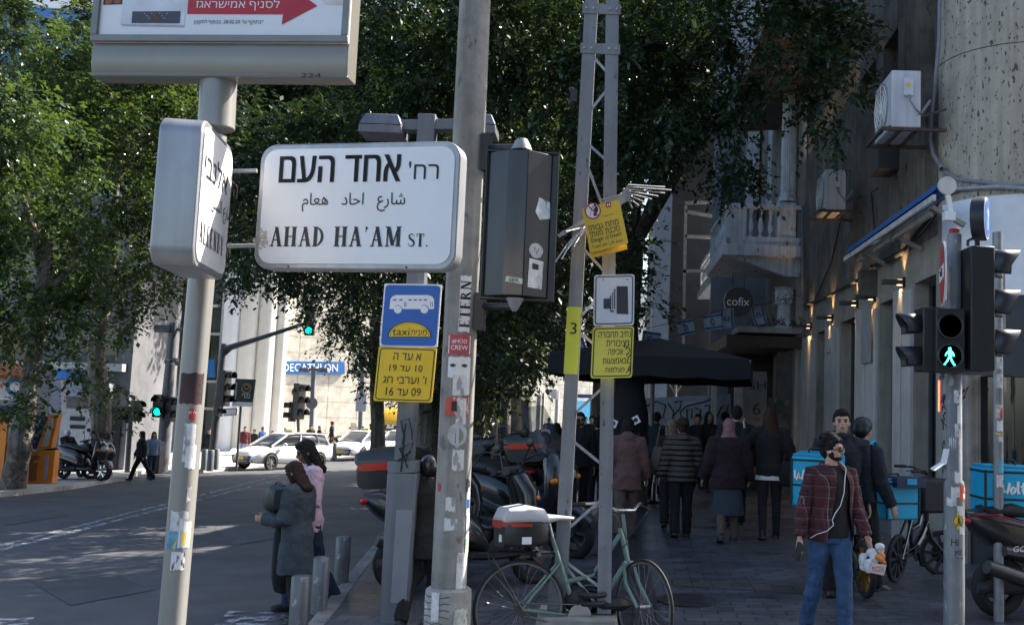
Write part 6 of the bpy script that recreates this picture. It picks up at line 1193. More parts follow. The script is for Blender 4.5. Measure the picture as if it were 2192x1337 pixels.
# ---------- bicycles
def rot3(p, a): return MX.Rotation(a, 3, 'Z') @ V(p)
def bike(lab, loc, rz, r=.34, frame=None, fat=.018, wb=1.04, turn=0, lean=0, spokes=28, thick=.016, rimm=None, step=True, sadz=.95, barz=1.02, name='bicycle', basket=False, rack=False, thin=True, sadm=None, group=None, dark=False):
    t = thing(name, lab, 'bicycle', loc, rz, group); t.rotation_euler = (R(lean), 0, rz); frame = frame or SCG; rimm = rimm or CHROME
    xr, xf = -wb * .42, wb * .58; bb_ = V((0, 0, .28)); seat = V((-.20, 0, sadz - .12)); hd = V((xf - .27, 0, barz - .12)); hl = V((xf - .20, 0, r + .30))
    wheel(t, xr, r, r, fat, rimm, spokes, thin=thin, name='rear_wheel')
    mb = MB(); mb.tube([bb_, seat], thick * 1.1, 8); mb.tube([hl + V((0, 0, .02)), V((.22, 0, .42)), bb_], thick * 1.5, 8)
    mb.tube([hd - V((0, 0, .05)), V((.12, 0, .56 if step else .78)), V((-.1, 0, .52 if step else sadz - .2))], thick * 1.2, 8); mb.tube([hd, hl], thick * 1.3, 8)
    for y in (-.055, .055): mb.tube([(0, y * .6, .28), (xr, y, r)], thick * .65, 6); mb.tube([(-.14, y * .5, sadz - .3), (xr, y, r)], thick * .6, 6)
    mb.build('frame', frame, t)
    # steering assembly: parts share the head axis, turned about it
    ax = hl; fo = lambda p: V(p) - ax
    f = MB(); 
    for y in (-.06, .06): f.tube([(0, y * .7, .0), (.05, y, -.14), (xf - ax.x, y, r - ax.z)], thick * .85, 8)
    f.tube([(0, -.045, 0), (0, .045, 0)], thick * 1.1, 6); f.tube([(0, 0, 0), fo(hd) + V((0, 0, .1))], thick * .9, 8); fork = f.build('fork', frame if not dark else BLACKP, t); fork.location = ax; fork.rotation_euler = (0, 0, turn)
    h = MB(); top = fo(hd) + V((-.02, 0, .12)); h.tube([top + V((-.16, -.30, .05)), top + V((-.04, -.2, .06)), top + V((.05, -.08, .01)), top + V((.05, .08, .01)), top + V((-.04, .2, .06)), top + V((-.16, .30, .05))], .012, 8); hb = h.build('handlebar', CHROME if not dark else BLACKP, t); hb.location = ax; hb.rotation_euler = (0, 0, turn)
    for y in (-1, 1):
        g = MB(); g.tube([top + V((-.10, y * .26, .055)), top + V((-.21, y * .325, .045))], .017, 8); g.tube([top + V((-.02, y * .19, .04)), top + V((.0, y * .27, .02)), top + V((-.08, y * .32, .0))], .006, 5); q = g.build('grip', RUBBER, t); q.location = ax; q.rotation_euler = (0, 0, turn)
    fw = wheel(t, 0, 0, r, fat, rimm, spokes, thin=thin, name='front_wheel'); c, s = math.cos(turn), math.sin(turn); fx = xf - ax.x; fw.location = (ax.x + fx * c, fx * s, r); fw.rotation_euler = (0, 0, turn)
    mb = MB(); hull(mb, [(-.36, .09, sadz - .02, sadz + .05), (-.28, .1, sadz - .03, sadz + .055), (-.15, .05, sadz, sadz + .04), (-.04, .025, sadz, sadz + .025)], e=2.4); mb.build('saddle', sadm or SEAT, t)
    mb = MB(); mb.cyl(seat - V((-.03, 0, .1)), (-.23, 0, sadz), .013); mb.build('seat_post', CHROME, t)
    mb = MB(); mb.lathe([(.0, -.06), (.09, -.06), (.09, -.054), (.0, -.054)], 24, c=bb_, axis='y'); mb.bar(bb_ + V((0, -.07, 0)), bb_ + V((.10, -.07, -.13)), .012, .025, (0, 1, 0)); mb.bar(bb_ + V((0, .07, 0)), bb_ + V((-.10, .07, .13)), .012, .025, (0, 1, 0)); mb.build('crankset', BLACKP if dark else CHROME, t)
    for a, y in ((V((.10, -.11, .15)), 0), (V((-.10, .11, .41)), 0)): mb = MB(); mb.box(a, (.09, .08, .02)); mb.build('pedal', BLACKP, t)
    mb = MB(); mb.tube([bb_ + V((0, -.058, .085)), (xr, -.058, r + .04)], .005, 4); mb.tube([bb_ + V((0, -.058, -.085)), (xr, -.058, r - .04)], .005, 4); mb.lathe([(.0, -.055), (.045, -.055), (.045, -.045), (.0, -.045)], 16, c=(xr, 0, r), axis='y'); mb.build('chain', mat('chain_steel', (.1, .1, .1), .4, .8), t)
    mb = MB()
    for y in (-1, 1): mb.tube([ax + rot3(top + V((0, y * .27, .02)), turn), ax + rot3(top + V((.12, y * .14, -.02)), turn), hd + V((.06, y * .03, -.10)), V((.15, y * .02, .60))], .004, 5)
    mb.build('brake_cable', RUBBER, t)
    if rack:
        mb = MB()
        for y in (-.07, .07): mb.tube([(-.2, y, sadz - .22), (xr - .22, y, sadz - .22), (xr - .22, y, sadz - .26), (xr, y * 1.1, r)], .007, 6)
        for x in (-.3, -.4, -.5, -.6): mb.bar((x, -.07, sadz - .22), (x, .07, sadz - .22), .01, .01)
        mb.build('rack', BLACKP, t)
    return t
MINT = mat('mint_frame', (.14, .215, .185), .35, .1, .1, 6, coat=.3)
# locked bicycle: rear wheel at pixel (1110,1322), front at (1380,1290)
p0 = GZ(1109, 1414); p1 = GZ(1384, 1388)
ang = math.atan2(p1.y - p0.y, p1.x - p0.x); u_ = V((math.cos(ang), math.sin(ang), 0)); g0 = p0 + u_ * 1.04 * .42; g0.z = SL * g0.x
bk = bike('mint green bicycle with white top box locked to the lattice pole', g0, ang, .345, MINT, .017, 1.04, rimm=mat('rim_dull', (.25, .25, .26), .35, .8), turn=R(-77), lean=-4, rack=True, sadm=mat('saddle_pale', (.5, .5, .5), .5), sadz=.96)
topbox(bk, -.44, .78, .36, .32, .30, BOXB, BOXW, mat('reflector_dull', (.36, .03, .02), .3), 'top_box')
mb = MB(); mb.box((-.602, -.04, .84), (.004, .06, .05)); mb.box((-.45, -.186, .83), (.07, .004, .05)); mb.build('label_tag', PAPER2, bk, sm=0)
mb = MB(); rs = random.Random(4); 
for i in range(5): mb.torus((0, 0, .05 + .03 * i), .12, .02, 'z' if i % 2 else 'y', 20, 6)
mb.ball((.12, .05, .06), (.2, .12, .06)); mb.ball((-.1, -.02, .1), (.1, .1, .1)); o = mb.build('chain_lock', mat('lock_black', (.015, .015, .016), .6, 0, .3, 20, .3, 60), loc=P(1262, 1300, 7.55) - V((0, 0, .03))); tag(o, 'bundle of black chain lock at the foot of the lattice pole', 'lock')
# delivery bicycles on the right
GOLD = mat('gold_rim', (.4, .24, .06), .35, .8, .1, 8)
p0 = GZ(1842, 1280); d_ = (V((p0.x + .16, p0.y + 1.0, 0)) - V((p0.x, p0.y, 0))).normalized(); aR = math.atan2(-d_.y, -d_.x)
fr = p0 - V((math.cos(aR), math.sin(aR), 0)) * 1.0 * .58; fr.z = SL * fr.x
bike('dark electric bicycle with gold rims standing wheel first behind the man in the checked shirt', fr, aR, .27, SCB, .042, 1.0, R(14), 3, 10, .022, GOLD, name='electric_bicycle', thin=False, dark=True, group='black delivery bicycles')
a0, a1 = GZ(1918, 1243), GZ(2002, 1237); aR = math.atan2(a1.y - a0.y, a1.x - a0.x); L_ = .98; u_ = V((math.cos(R(-28)), math.sin(R(-28)), 0)); mid = (a0 + a1) / 2 + V((-.03, .1, 0)); mid.z = SL * mid.x
b2_ = bike('dark folding delivery bicycle with cyan bag on its rack, leaning by the shop window', mid, R(52), .25, SCB, .035, .98, R(-52), 4, 10, .024, SCG, name='electric_bicycle', thin=False, dark=True, group='black delivery bicycles', barz=1.08)
delivery_box('cyan and black bag strapped on the rear of the folding bicycle', P(1908, 1108, mid.y - .28), R(25), .42, .36, .40, False)
mb = MB(); mb.box((0, 0, 0), (.40, .32, .36)); o = mb.build('pannier', mat('pannier_black', (.014, .014, .016), .7, 0, .2, 10, .2, 50), loc=P(1985, 1058, mid.y + .1), bev=.03); o.rotation_euler[2] = R(25); tag(o, 'black box bag hung on the handlebar of the folding bicycle', 'bag')
mb = MB(); mb.box((0, 0, .05), (.36, .34, .1)); mb.box((0, -.172, .06), (.12, .004, .06), m=1); o = mb.build('bag_flap', [mat('flap_navy', (.012, .03, .07), .6), CYAN], loc=P(1930, 1040, mid.y - .35), bev=.01); o.rotation_euler[2] = R(20); tag(o, 'dark pouch with small cyan badge in front of the folding bicycle bag', 'pouch')
# ---------- cars
CARW = mat('car_white', (.78, .79, .82), .22, 0, .03, 2, coat=.8); CGL = mat('car_glass', (.03, .035, .04), .05, 0, .2, 2, spec=.9); PLY = mat('plate_yellow_car', (.72, .46, .02), .4); HL = mat('headlamp_lit', (.95, .97, 1), .2, emit=1.6)
def car(lab, loc, rz, col=CARW, taxi=True, name='taxi_car', group=None):
    t = thing(name, lab, 'car', loc, rz, group)
    t.scale = (.92, .95, 1.03)
    mb = MB(); hull(mb, [(-2.22, .60, .45, .88), (-2.12, .80, .32, .98), (-1.5, .885, .24, 1.0), (0, .895, .2, .97), (.9, .885, .22, .95), (1.5, .87, .24, .885), (1.95, .80, .27, .78), (2.16, .66, .3, .66), (2.22, .5, .34, .58)], n=24, e=3.6); mb.build('body', col, t, sm=50)
    mb = MB(); hull(mb, [(-2.08, .60, .92, 1.02), (-1.78, .665, .92, 1.34), (-1.0, .70, .92, 1.42), (0, .70, .92, 1.42), (.45, .68, .92, 1.34), (1.2, .66, .88, .95)], n=20, e=3.6); mb.build('window_glass', CGL, t, sm=50)
    mb = MB(); hull(mb, [(-2.0, .52, 1.28, 1.36), (-1.7, .61, 1.36, 1.42), (-1.0, .645, 1.385, 1.46), (-.1, .64, 1.385, 1.455), (.35, .60, 1.34, 1.40)], n=16, e=3); mb.build('roof', col, t, sm=50)
    for y in (-1, 1):
        for a, b in (((.38, .63, 1.36), (1.22, .72, .93)), ((-.35, .675, 1.38), (-.3, .735, .94)), ((-1.25, .66, 1.38), (-1.4, .735, .95)), ((-1.75, .6, 1.36), (-2.05, .65, .96))):
            mb = MB(); mb.bar((a[0], a[1] * y, a[2]), (b[0], b[1] * y, b[2]), .06, .05); mb.build('pillar', col, t, sm=0)
        mb = MB(); mb.ball((.72, y * .98, 1.0), (.08, .1, .07), 10); mb.build('wing_mirror', col, t)
        mb = MB(); mb.box((2.07, y * .60, .71), (.26, .36, .10), (0, R(12), y * R(-30)), top=(.9, .8)); mb.build('headlight', HL, t, bev=.02)
        for z in (.4,): mb = MB(); mb.ball((2.12, y * .62, z), (.06, .09, .06), 10); mb.build('fog_lamp', LENS, t)
        for x in (-1.32, 1.34):
            mb = MB(); mb.lathe([(.0, -.008), (.37, -.008), (.37, .008), (.0, .008)], 24, c=(x, y * .884, .34), axis='y'); mb.build('wheel_arch', BLACKP, t)
            wheel(t, x, .315, .315, .075, ALU, 7, y=y * .875, brake=False)
    mb = MB(); mb.prism([(-.62, .56), (.62, .56), (.5, .26), (-.5, .26)], (2.15, 0, 0), (0, 1, 0), (0, 0, 1), (.07, 0, 0)); mb.build('grille', mat('grille_black', (.015, .015, .016), .4), t, sm=0)
    mb = MB(); mb.box((2.235, 0, .47), (.02, .46, .11)); mb.build('number_plate', PLY, t, sm=0)
    if taxi: mb = MB(); mb.box((-.3, 0, 1.50), (.18, .52, .11), top=(.7, .9)); mb.build('roof_sign', mat('roof_sign_yellow', (.55, .52, .12), .4), t, bev=.01)
    return t
def car_at(lab, px, py, rz, **k): p = GR(px, py); return car(lab, p, R(rz), **k)
car_at('white taxi nearest the two women, half hidden behind their heads', 604, 1002, -124, group='white taxis waiting at the junction'); car_at('white taxi between the bollards and the lamp post, facing the viewer', 772, 982, -106, group='white taxis waiting at the junction'); car_at('white taxi just behind the grey lamp post, mostly hidden', 858, 980, -100, group='white taxis waiting at the junction')
def van(lab, px, py, rz):
    t = thing('yellow_minibus', lab, 'minibus', GR(px, py), R(rz)); YB = mat('bus_yellow', (.78, .42, .01), .35, coat=.5)
    mb = MB(); hull(mb, [(-2.9, .95, .35, 2.55), (-2.7, 1.0, .3, 2.65), (1.6, 1.0, .3, 2.65), (2.2, .97, .32, 2.3), (2.75, .92, .35, 1.35), (2.95, .8, .4, 1.0)], e=6, n=24); mb.build('body', YB, t)
    mb = MB(); mb.prism([(1.95, 2.3), (2.72, 1.4), (2.76, 1.42), (2.02, 2.36)], (0, -.84, 0), (1, 0, 0), (0, 0, 1), (0, 1.68, 0)); mb.build('windscreen', CGL, t, sm=0)
    for y in (-1, 1):
        mb = MB(); mb.prism([(-2.4, 1.4), (1.9, 1.4), (1.6, 2.2), (-2.4, 2.2)], (0, y * 1.005, 0), (1, 0, 0), (0, 0, 1), (0, y * .01, 0)); mb.build('side_window', CGL, t, sm=0); mb = MB(); mb.ball((2.75, y * .7, .85), (.12, .14, .11)); mb.build('headlight', LENS, t)
        for x in (-1.8, 1.9): wheel(t, x, .36, .36, .09, ALU, 6, y=y * .9, brake=False)
    mb = MB(); mb.box((2.60, 0, 1.62), (.02, .42, .36), (0, R(-40), 0)); mb.text('3', -.1, 1.5, .1, 1.75, 0, 1, .06, o=(2.64, 0, 0), u=(0, 1, 0), v=(-.64, 0, .77) if False else (0, 0, 1)); mb.build('route_plate', [SIGNW, SIGNB], t, sm=0)
van('yellow minibus with a white route plate, mostly behind the lamp post', 868, 968, -100)
# ---------- scooters at left and others far
scooter('black scooter with chrome wheels in front of the left tree trunk', GR(172, 1026, .13), R(-20), SCB, SCG, screen=False, sc=1.15, rim=CHROME, group='scooters parked by the left trees'); scooter('black scooter with pale shield, second beside the left tree trunk', GR(196, 1024, .13), R(-35), SCB, BOXW, screen=True, sc=1.1, rim=CHROME, group='scooters parked by the left trees'); scooter('scooter with white seat cover beside the orange cabinet', GR(138, 1024, .13), R(15), SCB, BOXW, screen=False, sc=1.1, group='scooters parked by the left trees')
scooter('dark motor scooter standing between the two facing taxis', GR(748, 975, .13), R(60), SCB, SCG, screen=True, sc=1.15)
# ---------- bollards
def bollard(px, py, lab, h=.47, r=.075, far=False):
    t = thing('bollard', lab, 'bollard', (GR(px, py, .13) if far else GZ(px, py)), 0, 'far grey bollards' if far else 'grey steel bollards along the kerb'); mb = MB(); mb.lathe([(r, -.02), (r, h - .012), (r * .93, h - .002), (r * .88, h + .001), (.0, h + .003)], 24); mb.build('post', mat('bollard_paint', (.16, .165, .175), .42, .3, .2, 6, .15, 60, streak=.25, spots=.3, spotcol=(.3, .3, .3), spotscale=16), t)
bollard(637, 1362, 'scratched grey bollard nearest the viewer, cut by the bottom edge'); bollard(682, 1306, 'middle of the three grey bollards beside the woman in the coat'); bollard(730, 1246, 'grey bollard farthest back, nearest the lamp post')
for px, py, lab in ((436, 1004, 'leaning far bollard left of the traffic light mast'), (449, 1006, 'far bollard at the foot of the traffic light mast'), (461, 1003, 'far bollard right of the traffic light mast'), (700, 983, 'far bollard left of the second taxi'), (716, 980, 'far bollard touching the second taxi')): bollard(px, py, lab, .75, .12, True)
# ---------- far traffic lights and posts
GRN = mat('signal_green', (.0, .9, .45), .3, emit=3); 
def tl_head(par, c, h, rz, lit, k=1.0, visor=True, n=3):
    """signal box hung on a post; faces -y before rz"""
    M = MX.Translation(c) @ MX.Rotation(rz, 4, 'Z'); w = h / n
    mb = MB(); mb.X = M; mb.box((0, 0, 0), (w * .95, w * .6, h)); o = mb.build('signal_box', BLACKP, par, sm=0, bev=w * .05)
    for i in range(n):
        z = h / 2 - w * (i + .5); on = lit == i
        mb = MB(); mb.X = M; mb.lathe([(.0, -w * .31), (w * .30, -w * .31), (w * .30, -w * .29), (.0, -w * .29)], 20, c=(0, 0, z), axis='y'); mb.build('lens', GRN if on else mat('dark_lens', (.05, .02, .02), .3), o)
        if visor:
            mb = MB(); mb.X = M; pts = [(w * .40 * math.cos(a), w * .40 * math.sin(a)) for a in [-.3 + (PI + .6) * j / 12 for j in range(13)]]; mb.add([(x, y, z + q) for x, q in pts for y in (-w * .3, -w * .85)], [(2 * j, 2 * j + 1, 2 * j + 3, 2 * j + 2) for j in range(12)]); v = mb.build('visor', BLACKP, o); v.modifiers.new('thick', 'SOLIDIFY').thickness = w * .03
    return o
MASTC = mat('mast_grey', (.06, .065, .075), .5)
dm = GR(452, 1003, .13).y; b = GR(452, 1003, .13); t = thing('traffic_light_mast', 'grey mast with long arm holding a lit green traffic light over the junction', 'traffic light', b); TM = b.copy()
mb = MB(); mb.tube([V((0, 0, 0)), P(466, 860, dm) - TM, P(480, 735, dm) - TM], [.16, .13, .11], 10); mb.build('mast', MASTC, t); mb = MB(); mb.tube([P(476, 748, dm) - TM, P(560, 722, dm) - TM, P(652, 692, dm) - TM], [.13, .09, .07], 8); mb.tube([P(474, 765, dm) - TM, P(500, 741, dm) - TM], .06, 6); mb.build('arm', MASTC, t)
tl_head(t, P(664, 686, dm) - TM, 63 / ppm(dm), 0, 2); tl_head(t, P(481, 830, dm - .1) - TM, 76 / ppm(dm), R(75), -1); tl_head(t, P(468, 872, dm - .1) - TM, 36 / ppm(dm), R(70), -1, n=2)
mb = MB(); p = P(664, 648, dm) - TM; mb.lathe([(.0, 0), (.13, 0), (.13, .02), (.0, .02)], 16, c=p, axis='y'); mb.build('blue_disc', SIGNBL, t)
b = GR(640, 970, .13); dq = b.y; t = thing('traffic_light', 'dark traffic light seen from the side before the cream tiled wall', 'traffic light', b); mb = MB(); mb.cyl((0, 0, 0), P(636, 830, dq) - b, .09, n=8); mb.build('post', MASTC, t); tl_head(t, P(640, 858, dq - .1) - b, 2.0, R(68), -1); tl_head(t, P(626, 880, dq - .1) - b, 1.1, R(-60), -1, n=2); mb = MB(); mb.ball(P(634, 838, dq - .2) - b, .26, 14); mb.build('lamp_hood', BLACKP, t)
b = GR(272, 1010, .13); dq = b.y; t = thing('traffic_light', 'pair of black signal heads on a short post behind the left tree', 'traffic light', b); mb = MB(); mb.cyl((0, 0, 0), P(280, 880, dq) - b, .09, n=8); mb.build('post', MASTC, t); tl_head(t, P(292, 878, dq) - b, .75, R(60), -1, n=2); tl_head(t, P(270, 886, dq) - b, .6, R(-40), -1, n=2)
b = GR(346, 1008, .13); dq = b.y; t = thing('lamp_mast', 'tall leaning grey mast with camera cluster and lit green pedestrian signal', 'mast', b); mb = MB(); mb.tube([V((0, 0, 0)), P(357, 860, dq) - b, P(372, 690, dq) - b], [.22, .19, .15], 12); mb.build('mast', mat('mast_mid_grey', (.10, .105, .115), .5), t); tl_head(t, P(341, 868, dq - .3) - b, .82, 0, 1, n=2); tl_head(t, P(368, 875, dq - .2) - b, .9, R(70), -1, n=2)
for px, py in ((374, 768), (382, 776), (360, 772)): mb = MB(); mb.cyl(P(px - 5, py, dq - .2) - b, P(px + 6, py + 3, dq - .25) - b, .09, n=10); mb.build('camera', DKGREY, t)
mb = MB(); mb.box(P(352, 703, dq) - b, (.6, .4, .28)); mb.bar(P(335, 700, dq) - b, P(400, 706, dq) - b, .1, .12); mb.build('lamp_head', DKGREY, t, bev=.03)
mb = MB(); mb.box((0, 0, .55), (.42, .42, 1.1), top=(.95, .95)); o = mb.build('litter_bin', mat('bin_brown', (.06, .045, .04), .6), loc=GR(331, 1012, .13), bev=.03); tag(o, 'dark square litter bin at the foot of the leaning mast', 'bin')
def twin_lamp(px, pt, pb_, d_off, lab, disc=None, plate_=None):
    b = GR(px - 4, pb_, .13); d = b.y; t = thing('street_lamp', lab, 'street lamp', b); mb = MB(); mb.bar((0, 0, 0), P(px + 3, pt, d) - b, .22, .22, (0, 1, 0)); mb.build('post', mat('lamp_blue_grey', (.14, .15, .175), .5), t, sm=0)
    mb = MB(); mb.bar(P(px - 22, pt + 6, d) - b, P(px + 30, pt + 6, d) - b, .15, .15); mb.build('arm', MATS['lamp_blue_grey'], t, sm=0)
    for s in (-17, 24): mb = MB(); mb.box(P(px + s, pt + 7, d) - b, (.62, .5, .26), top=(.8, .8)); mb.build('lamp_head', MATS['lamp_blue_grey'], t, bev=.02)
    if disc: mb = MB(); p = P(px - 2, disc, d - .2) - b; mb.lathe([(.0, 0), (.34, 0), (.34, .03), (.0, .03)], 24, c=p, axis='y'); mb.build('round_sign', mat('sign_back_grey', (.14, .15, .18), .5), t)
    if plate_: mb = MB(); p = P(px, plate_, d - .2) - b; mb.box(p, (.6, .03, 1.05)); mb.build('sign_back', mat('plate_back', (.3, .33, .38), .45), t, sm=0)
twin_lamp(669, 784, 968, 0, 'twin headed street lamp with a round sign in front of the tiled store wall', disc=862); twin_lamp(773, 788, 967, 0, 'twin headed street lamp with a rectangular sign back, beside the drooping branches', plate_=860)
b = GR(506, 1003, .13); d = b.y; t = thing('poster_sign', 'black advertising poster on a thin post before the white columns', 'sign', b); mb = MB(); mb.cyl((0, 0, 0), P(516, 866, d) - b, .05, n=8); mb.build('post', MASTC, t)
a_, c_ = P(497, 868, d - .1) - b, P(544, 811, d - .1) - b; mb = MB(); mb.prism([(0, 0), (c_.x - a_.x, 0), (c_.x - a_.x + .06, c_.z - a_.z), (.06, c_.z - a_.z)], a_, (1, 0, 0), (0, 0, 1), (0, .06, 0), 0); W_ = c_.x - a_.x; H_ = c_.z - a_.z
mb.face([a_ + V((0, -.004, 0)), a_ + V((W_, -.004, 0)), a_ + V((W_, -.004, H_ * .16)), a_ + V((0, -.004, H_ * .16))], 1); mb.text(rtl('נהרי'), .45 * W_, .30 * H_, .85 * W_, .46 * H_, 0, 1, .05, o=a_ + V((0, -.006, 0)))
mb.text(rtl('אדריכלים'), .42 * W_, .2 * H_, .88 * W_, .27 * H_, 0, 1, .03, o=a_ + V((0, -.006, 0))) if False else None
mb.torus(a_ + V((.66 * W_, -.006, .66 * H_)), .17, .03, 'y', 20, 4, 2); mb.torus(a_ + V((.66 * W_, -.006, .72 * H_)), .09, .025, 'y', 16, 4, 2)
for i in range(8): mb.box(a_ + V((.14 * W_, -.006, (.28 + .08 * i) * H_)), (.05, .004, .06), m=1)
mb.build('poster_board', [mat('poster_black', (.012, .018, .02), .35), SIGNW, mat('poster_gold', (.35, .25, .1), .4)], t, sm=0)
b = GR(500, 1002, .13); d = b.y + .1; t, u, v, lc = flat_sign('small_sign', 'small white street sign beside the black advertising poster', ((478, 890), (508, 888), (479, 873)), d, 0); mb, n = sign_plate(t, u, v, 0, .05, .03); mb.build('sign_panel', SIGNW, t, sm=0); mb = MB(); sign_outline(mb, u, v, .03, .04, .02, .006, 0)
mb.build('sign_border', SIGNBL, t, sm=0)
# ---------- right hand signal poles
D7 = 7.35; r0 = GZ(2042, 1412); D7 = r0.y; t = thing('signal_pole', 'round grey sticker covered pole carrying the pedestrian signals on the right', 'pole', r0); TR = r0.copy(); k7 = 1 / ppm(D7)
SPM = mat('signal_pole_paint', (.2, .205, .215), .5, .1, .2, 6, .15, 60, streak=.2, spots=.35, spotcol=(.35, .35, .35), spotscale=18)
zt = P(2044, 1030, D7).z - TR.z; ztop = P(2046, 503, D7).z - TR.z; mb = MB(); mb.lathe([(21.5 * k7, 0), (21 * k7, zt - .02), (20 * k7, zt), (16.5 * k7, zt + .015), (15 * k7, ztop), (13 * k7, ztop + .01), (0, ztop + .02)], 24); mb.build('pole_shaft', SPM, t)
mb = MB(); mb.box((0, 0, ztop + .02), (.06, .06, .06)); mb.build('red_cap', mat('cap_red', (.35, .03, .03), .5), t, bev=.005)
def tst(py0, py1, w, ang, mats, draw=None):
    z0, z1 = P(2044, py1, D7).z - TR.z, P(2044, py0, D7).z - TR.z; o = sticker(t, None, ang, 0, z1 - z0, w, (15.6 if z0 > zt else 21.2) * k7, mats=mats, draw=draw); o.location = (0, 0, z0)
GRAF = mat('graffiti_paper', (.55, .54, .54), .7, 0, .3, 25, spots=.8, spotcol=(.2, .2, .25), spotscale=26)
for a in ((835, 862, .05, .1, [GRAF]), (868, 905, .045, .5, [PAPER2]), (905, 935, .05, .2, [GRAF]), (935, 990, .05, -.5, [PAPER]), (960, 985, .03, .5, [REDST]), (985, 1012, .05, .5, [GRAF]), (1008, 1030, .04, 0, [PAPER2]), (1040, 1062, .06, -.2, [PAPER]), (1062, 1080, .07, -.6, [GRAF]), (1080, 1100, .05, .3, [PAPER]), (1125, 1140, .05, .55, [PAPER])): tst(*a)
tst(1037, 1068, .075, .65, [ORST, SIGNW], lambda q: (q.text('1', .012, .012, .02, .04, 0, 0, .08), q.box((.012, 0, -.02), (.03, .001, .03))))
def d_yel(q):
    q.prism([(.04 * math.cos(a), .04 * math.sin(a)) for a in [2 * PI * i / 24 for i in range(24)]], (0, 0, 0), (1, 0, 0), (0, 0, 1), (0, .0008, 0), 0); q.torus((0, .002, 0), .034, .0018, 'y', 24, 4, 1); q.box((0, .003, .0), (.012, .001, .03), m=1); q.ball((0, .003, .02), (.007, .001, .007), 8, 1, 4)
    q.bar((0, .003, -.01), (.012, .003, -.028), .005, .001, (0, 1, 0), 1); q.bar((0, .003, -.01), (-.01, .003, -.028), .005, .001, (0, 1, 0), 1)
tst(1095, 1128, .02, .1, [YST, YST, INK], d_yel)
def d_hi(q): q.text('Hi', -.05, .01, .0, .06, 0, 0, .0); q.text('yo!', -.03, -.065, .03, -.005, 0, 0, .0); q.box((.01, 0, -.075), (.05, .001, .006))
tst(1150, 1185, .005, .1, [SPM, INK], d_hi)
mb = MB(); a_, c_ = P(2026, 960, D7 - .1) - TR, P(1996, 1004, D7 - .2) - TR; mb.tube([a_, a_.lerp(c_, .5) + V((.03, 0, -.02)), c_], .022, 6, flat=.25); o = mb.build('torn_tape', PAPER2, t)
# pedestrian signal group
HB = mat('signal_black', (.014, .0145, .016), .42, 0, .25, 6, .06, 80); HB2 = mat('signal_blue_black', (.018, .022, .032), .38, 0, .25, 6, .06, 80)
ps = thing('pedestrian_signal', 'pedestrian traffic light with lit green walking figure on the sticker covered pole', 'traffic light', P(2033, 728, D7 - .19)); PSO = ps.location.copy()
def ppt(px, py, dd=0): return P(px, py, D7 - .19 + dd) - PSO
w_ = 60 * k7; h_ = 134 * k7
mb = MB(); mb.box((0, .06, 0), (w_, .16, h_)); mb.build('signal_box', HB, ps, bev=.008)
RED_OFF = mat('lens_red_off', (.09, .03, .028), .25, 0, .3, 60); GRN_OFF = mat('lens_green_dark', (.006, .012, .012), .3, 0, .3, 60)
for py, m in ((697, RED_OFF), (761, GRN_OFF)):
    c = ppt(2033, py, -.02); mb = MB(); mb.lathe([(.0, 0), (.083, 0), (.083, .01), (.0, .01)], 28, c=c, axis='y'); mb.build('lens', m, ps); mb = MB(); mb.torus(c - V((0, .012, 0)), .088, .009, 'y', 32, 8); mb.build('lens_ring', HB, ps)
mb = MB(); mb.box((0, -.022, 0), (w_, .006, .012)); mb.build('divider', HB, ps, sm=0)
FIG = mat('walk_green', (.05, .95, .72), .3, emit=3.2); c = ppt(2033, 761, -.026); mb = MB(); s = .9
F = lambda pts: mb.prism([(x * s, z * s) for x, z in pts], c, (1, 0, 0), (0, 0, 1), (0, -.003, 0))
F([(.011 * math.cos(a), .056 + .012 * math.sin(a)) for a in [2 * PI * i / 14 for i in range(14)]]); F([(-.012, .043), (.014, .043), (.020, .01), (.012, -.016), (-.012, -.012), (-.010, .01)])
F([(-.012, .042), (-.03, .022), (-.038, .002), (-.032, -.001), (-.024, .016), (-.008, .026)]); F([(.014, .042), (.03, .026), (.038, .0), (.032, -.003), (.024, .016), (.012, .026)]); F([(-.012, -.012), (.0, -.014), (-.014, -.042), (-.032, -.062), (-.04, -.058), (-.026, -.038)]); F([(.0, -.014), (.012, -.016), (.024, -.038), (.036, -.06), (.028, -.066), (.012, -.044)]); F([(-.04, -.058), (-.032, -.062), (-.032, -.07), (-.048, -.068)]); F([(.036, -.06), (.028, -.066), (.030, -.074), (.046, -.07)])
mb.build('walking_figure', FIG, ps, sm=0)
def visor(par, c, r, L_, rz, m, O):
    M = MX.Translation(c) @ MX.Rotation(rz, 4, 'Z'); mb = MB(); mb.X = M; n = 16; vs = []
    for j in range(n + 1):
        a = -.55 + (PI + 1.1) * j / n; x, z = r * math.cos(a), r * math.sin(a); f = .62 + .38 * max(0, math.sin(a)) ; vs += [(x, 0, z), (x * 1.03, -L_ * f, z * 1.03 - .01)]
    mb.add(vs, [(2 * j, 2 * j + 1, 2 * j + 3, 2 * j + 2) for j in range(n)]); v = mb.build('visor', m, par, sm=60); q = v.modifiers.new('thick', 'SOLIDIFY'); q.thickness = .005; return v
# left-facing two-lens head
lh = thing('pedestrian_signal', 'two lens signal turned to the left, its hoods jutting out beside the walking figure', 'traffic light', P(1985, 727, D7 - .02)); LH = lh.location.copy()
mb = MB(); mb.box((0, .0, 0), (38 * k7, .22, 136 * k7)); mb.build('signal_box', HB, lh, bev=.01)
for py in (695, 765): visor(lh, P(1966, py + 2, D7 - .02) - LH, .088, 48 * k7, R(-90), HB2, LH); mb = MB(); c = P(1968, py + 2, D7 - .02) - LH; mb.lathe([(.0, 0), (.085, 0), (.085, .008), (.0, .008)], 20, c=c, axis='x'); mb.build('lens', GRN_OFF, lh)
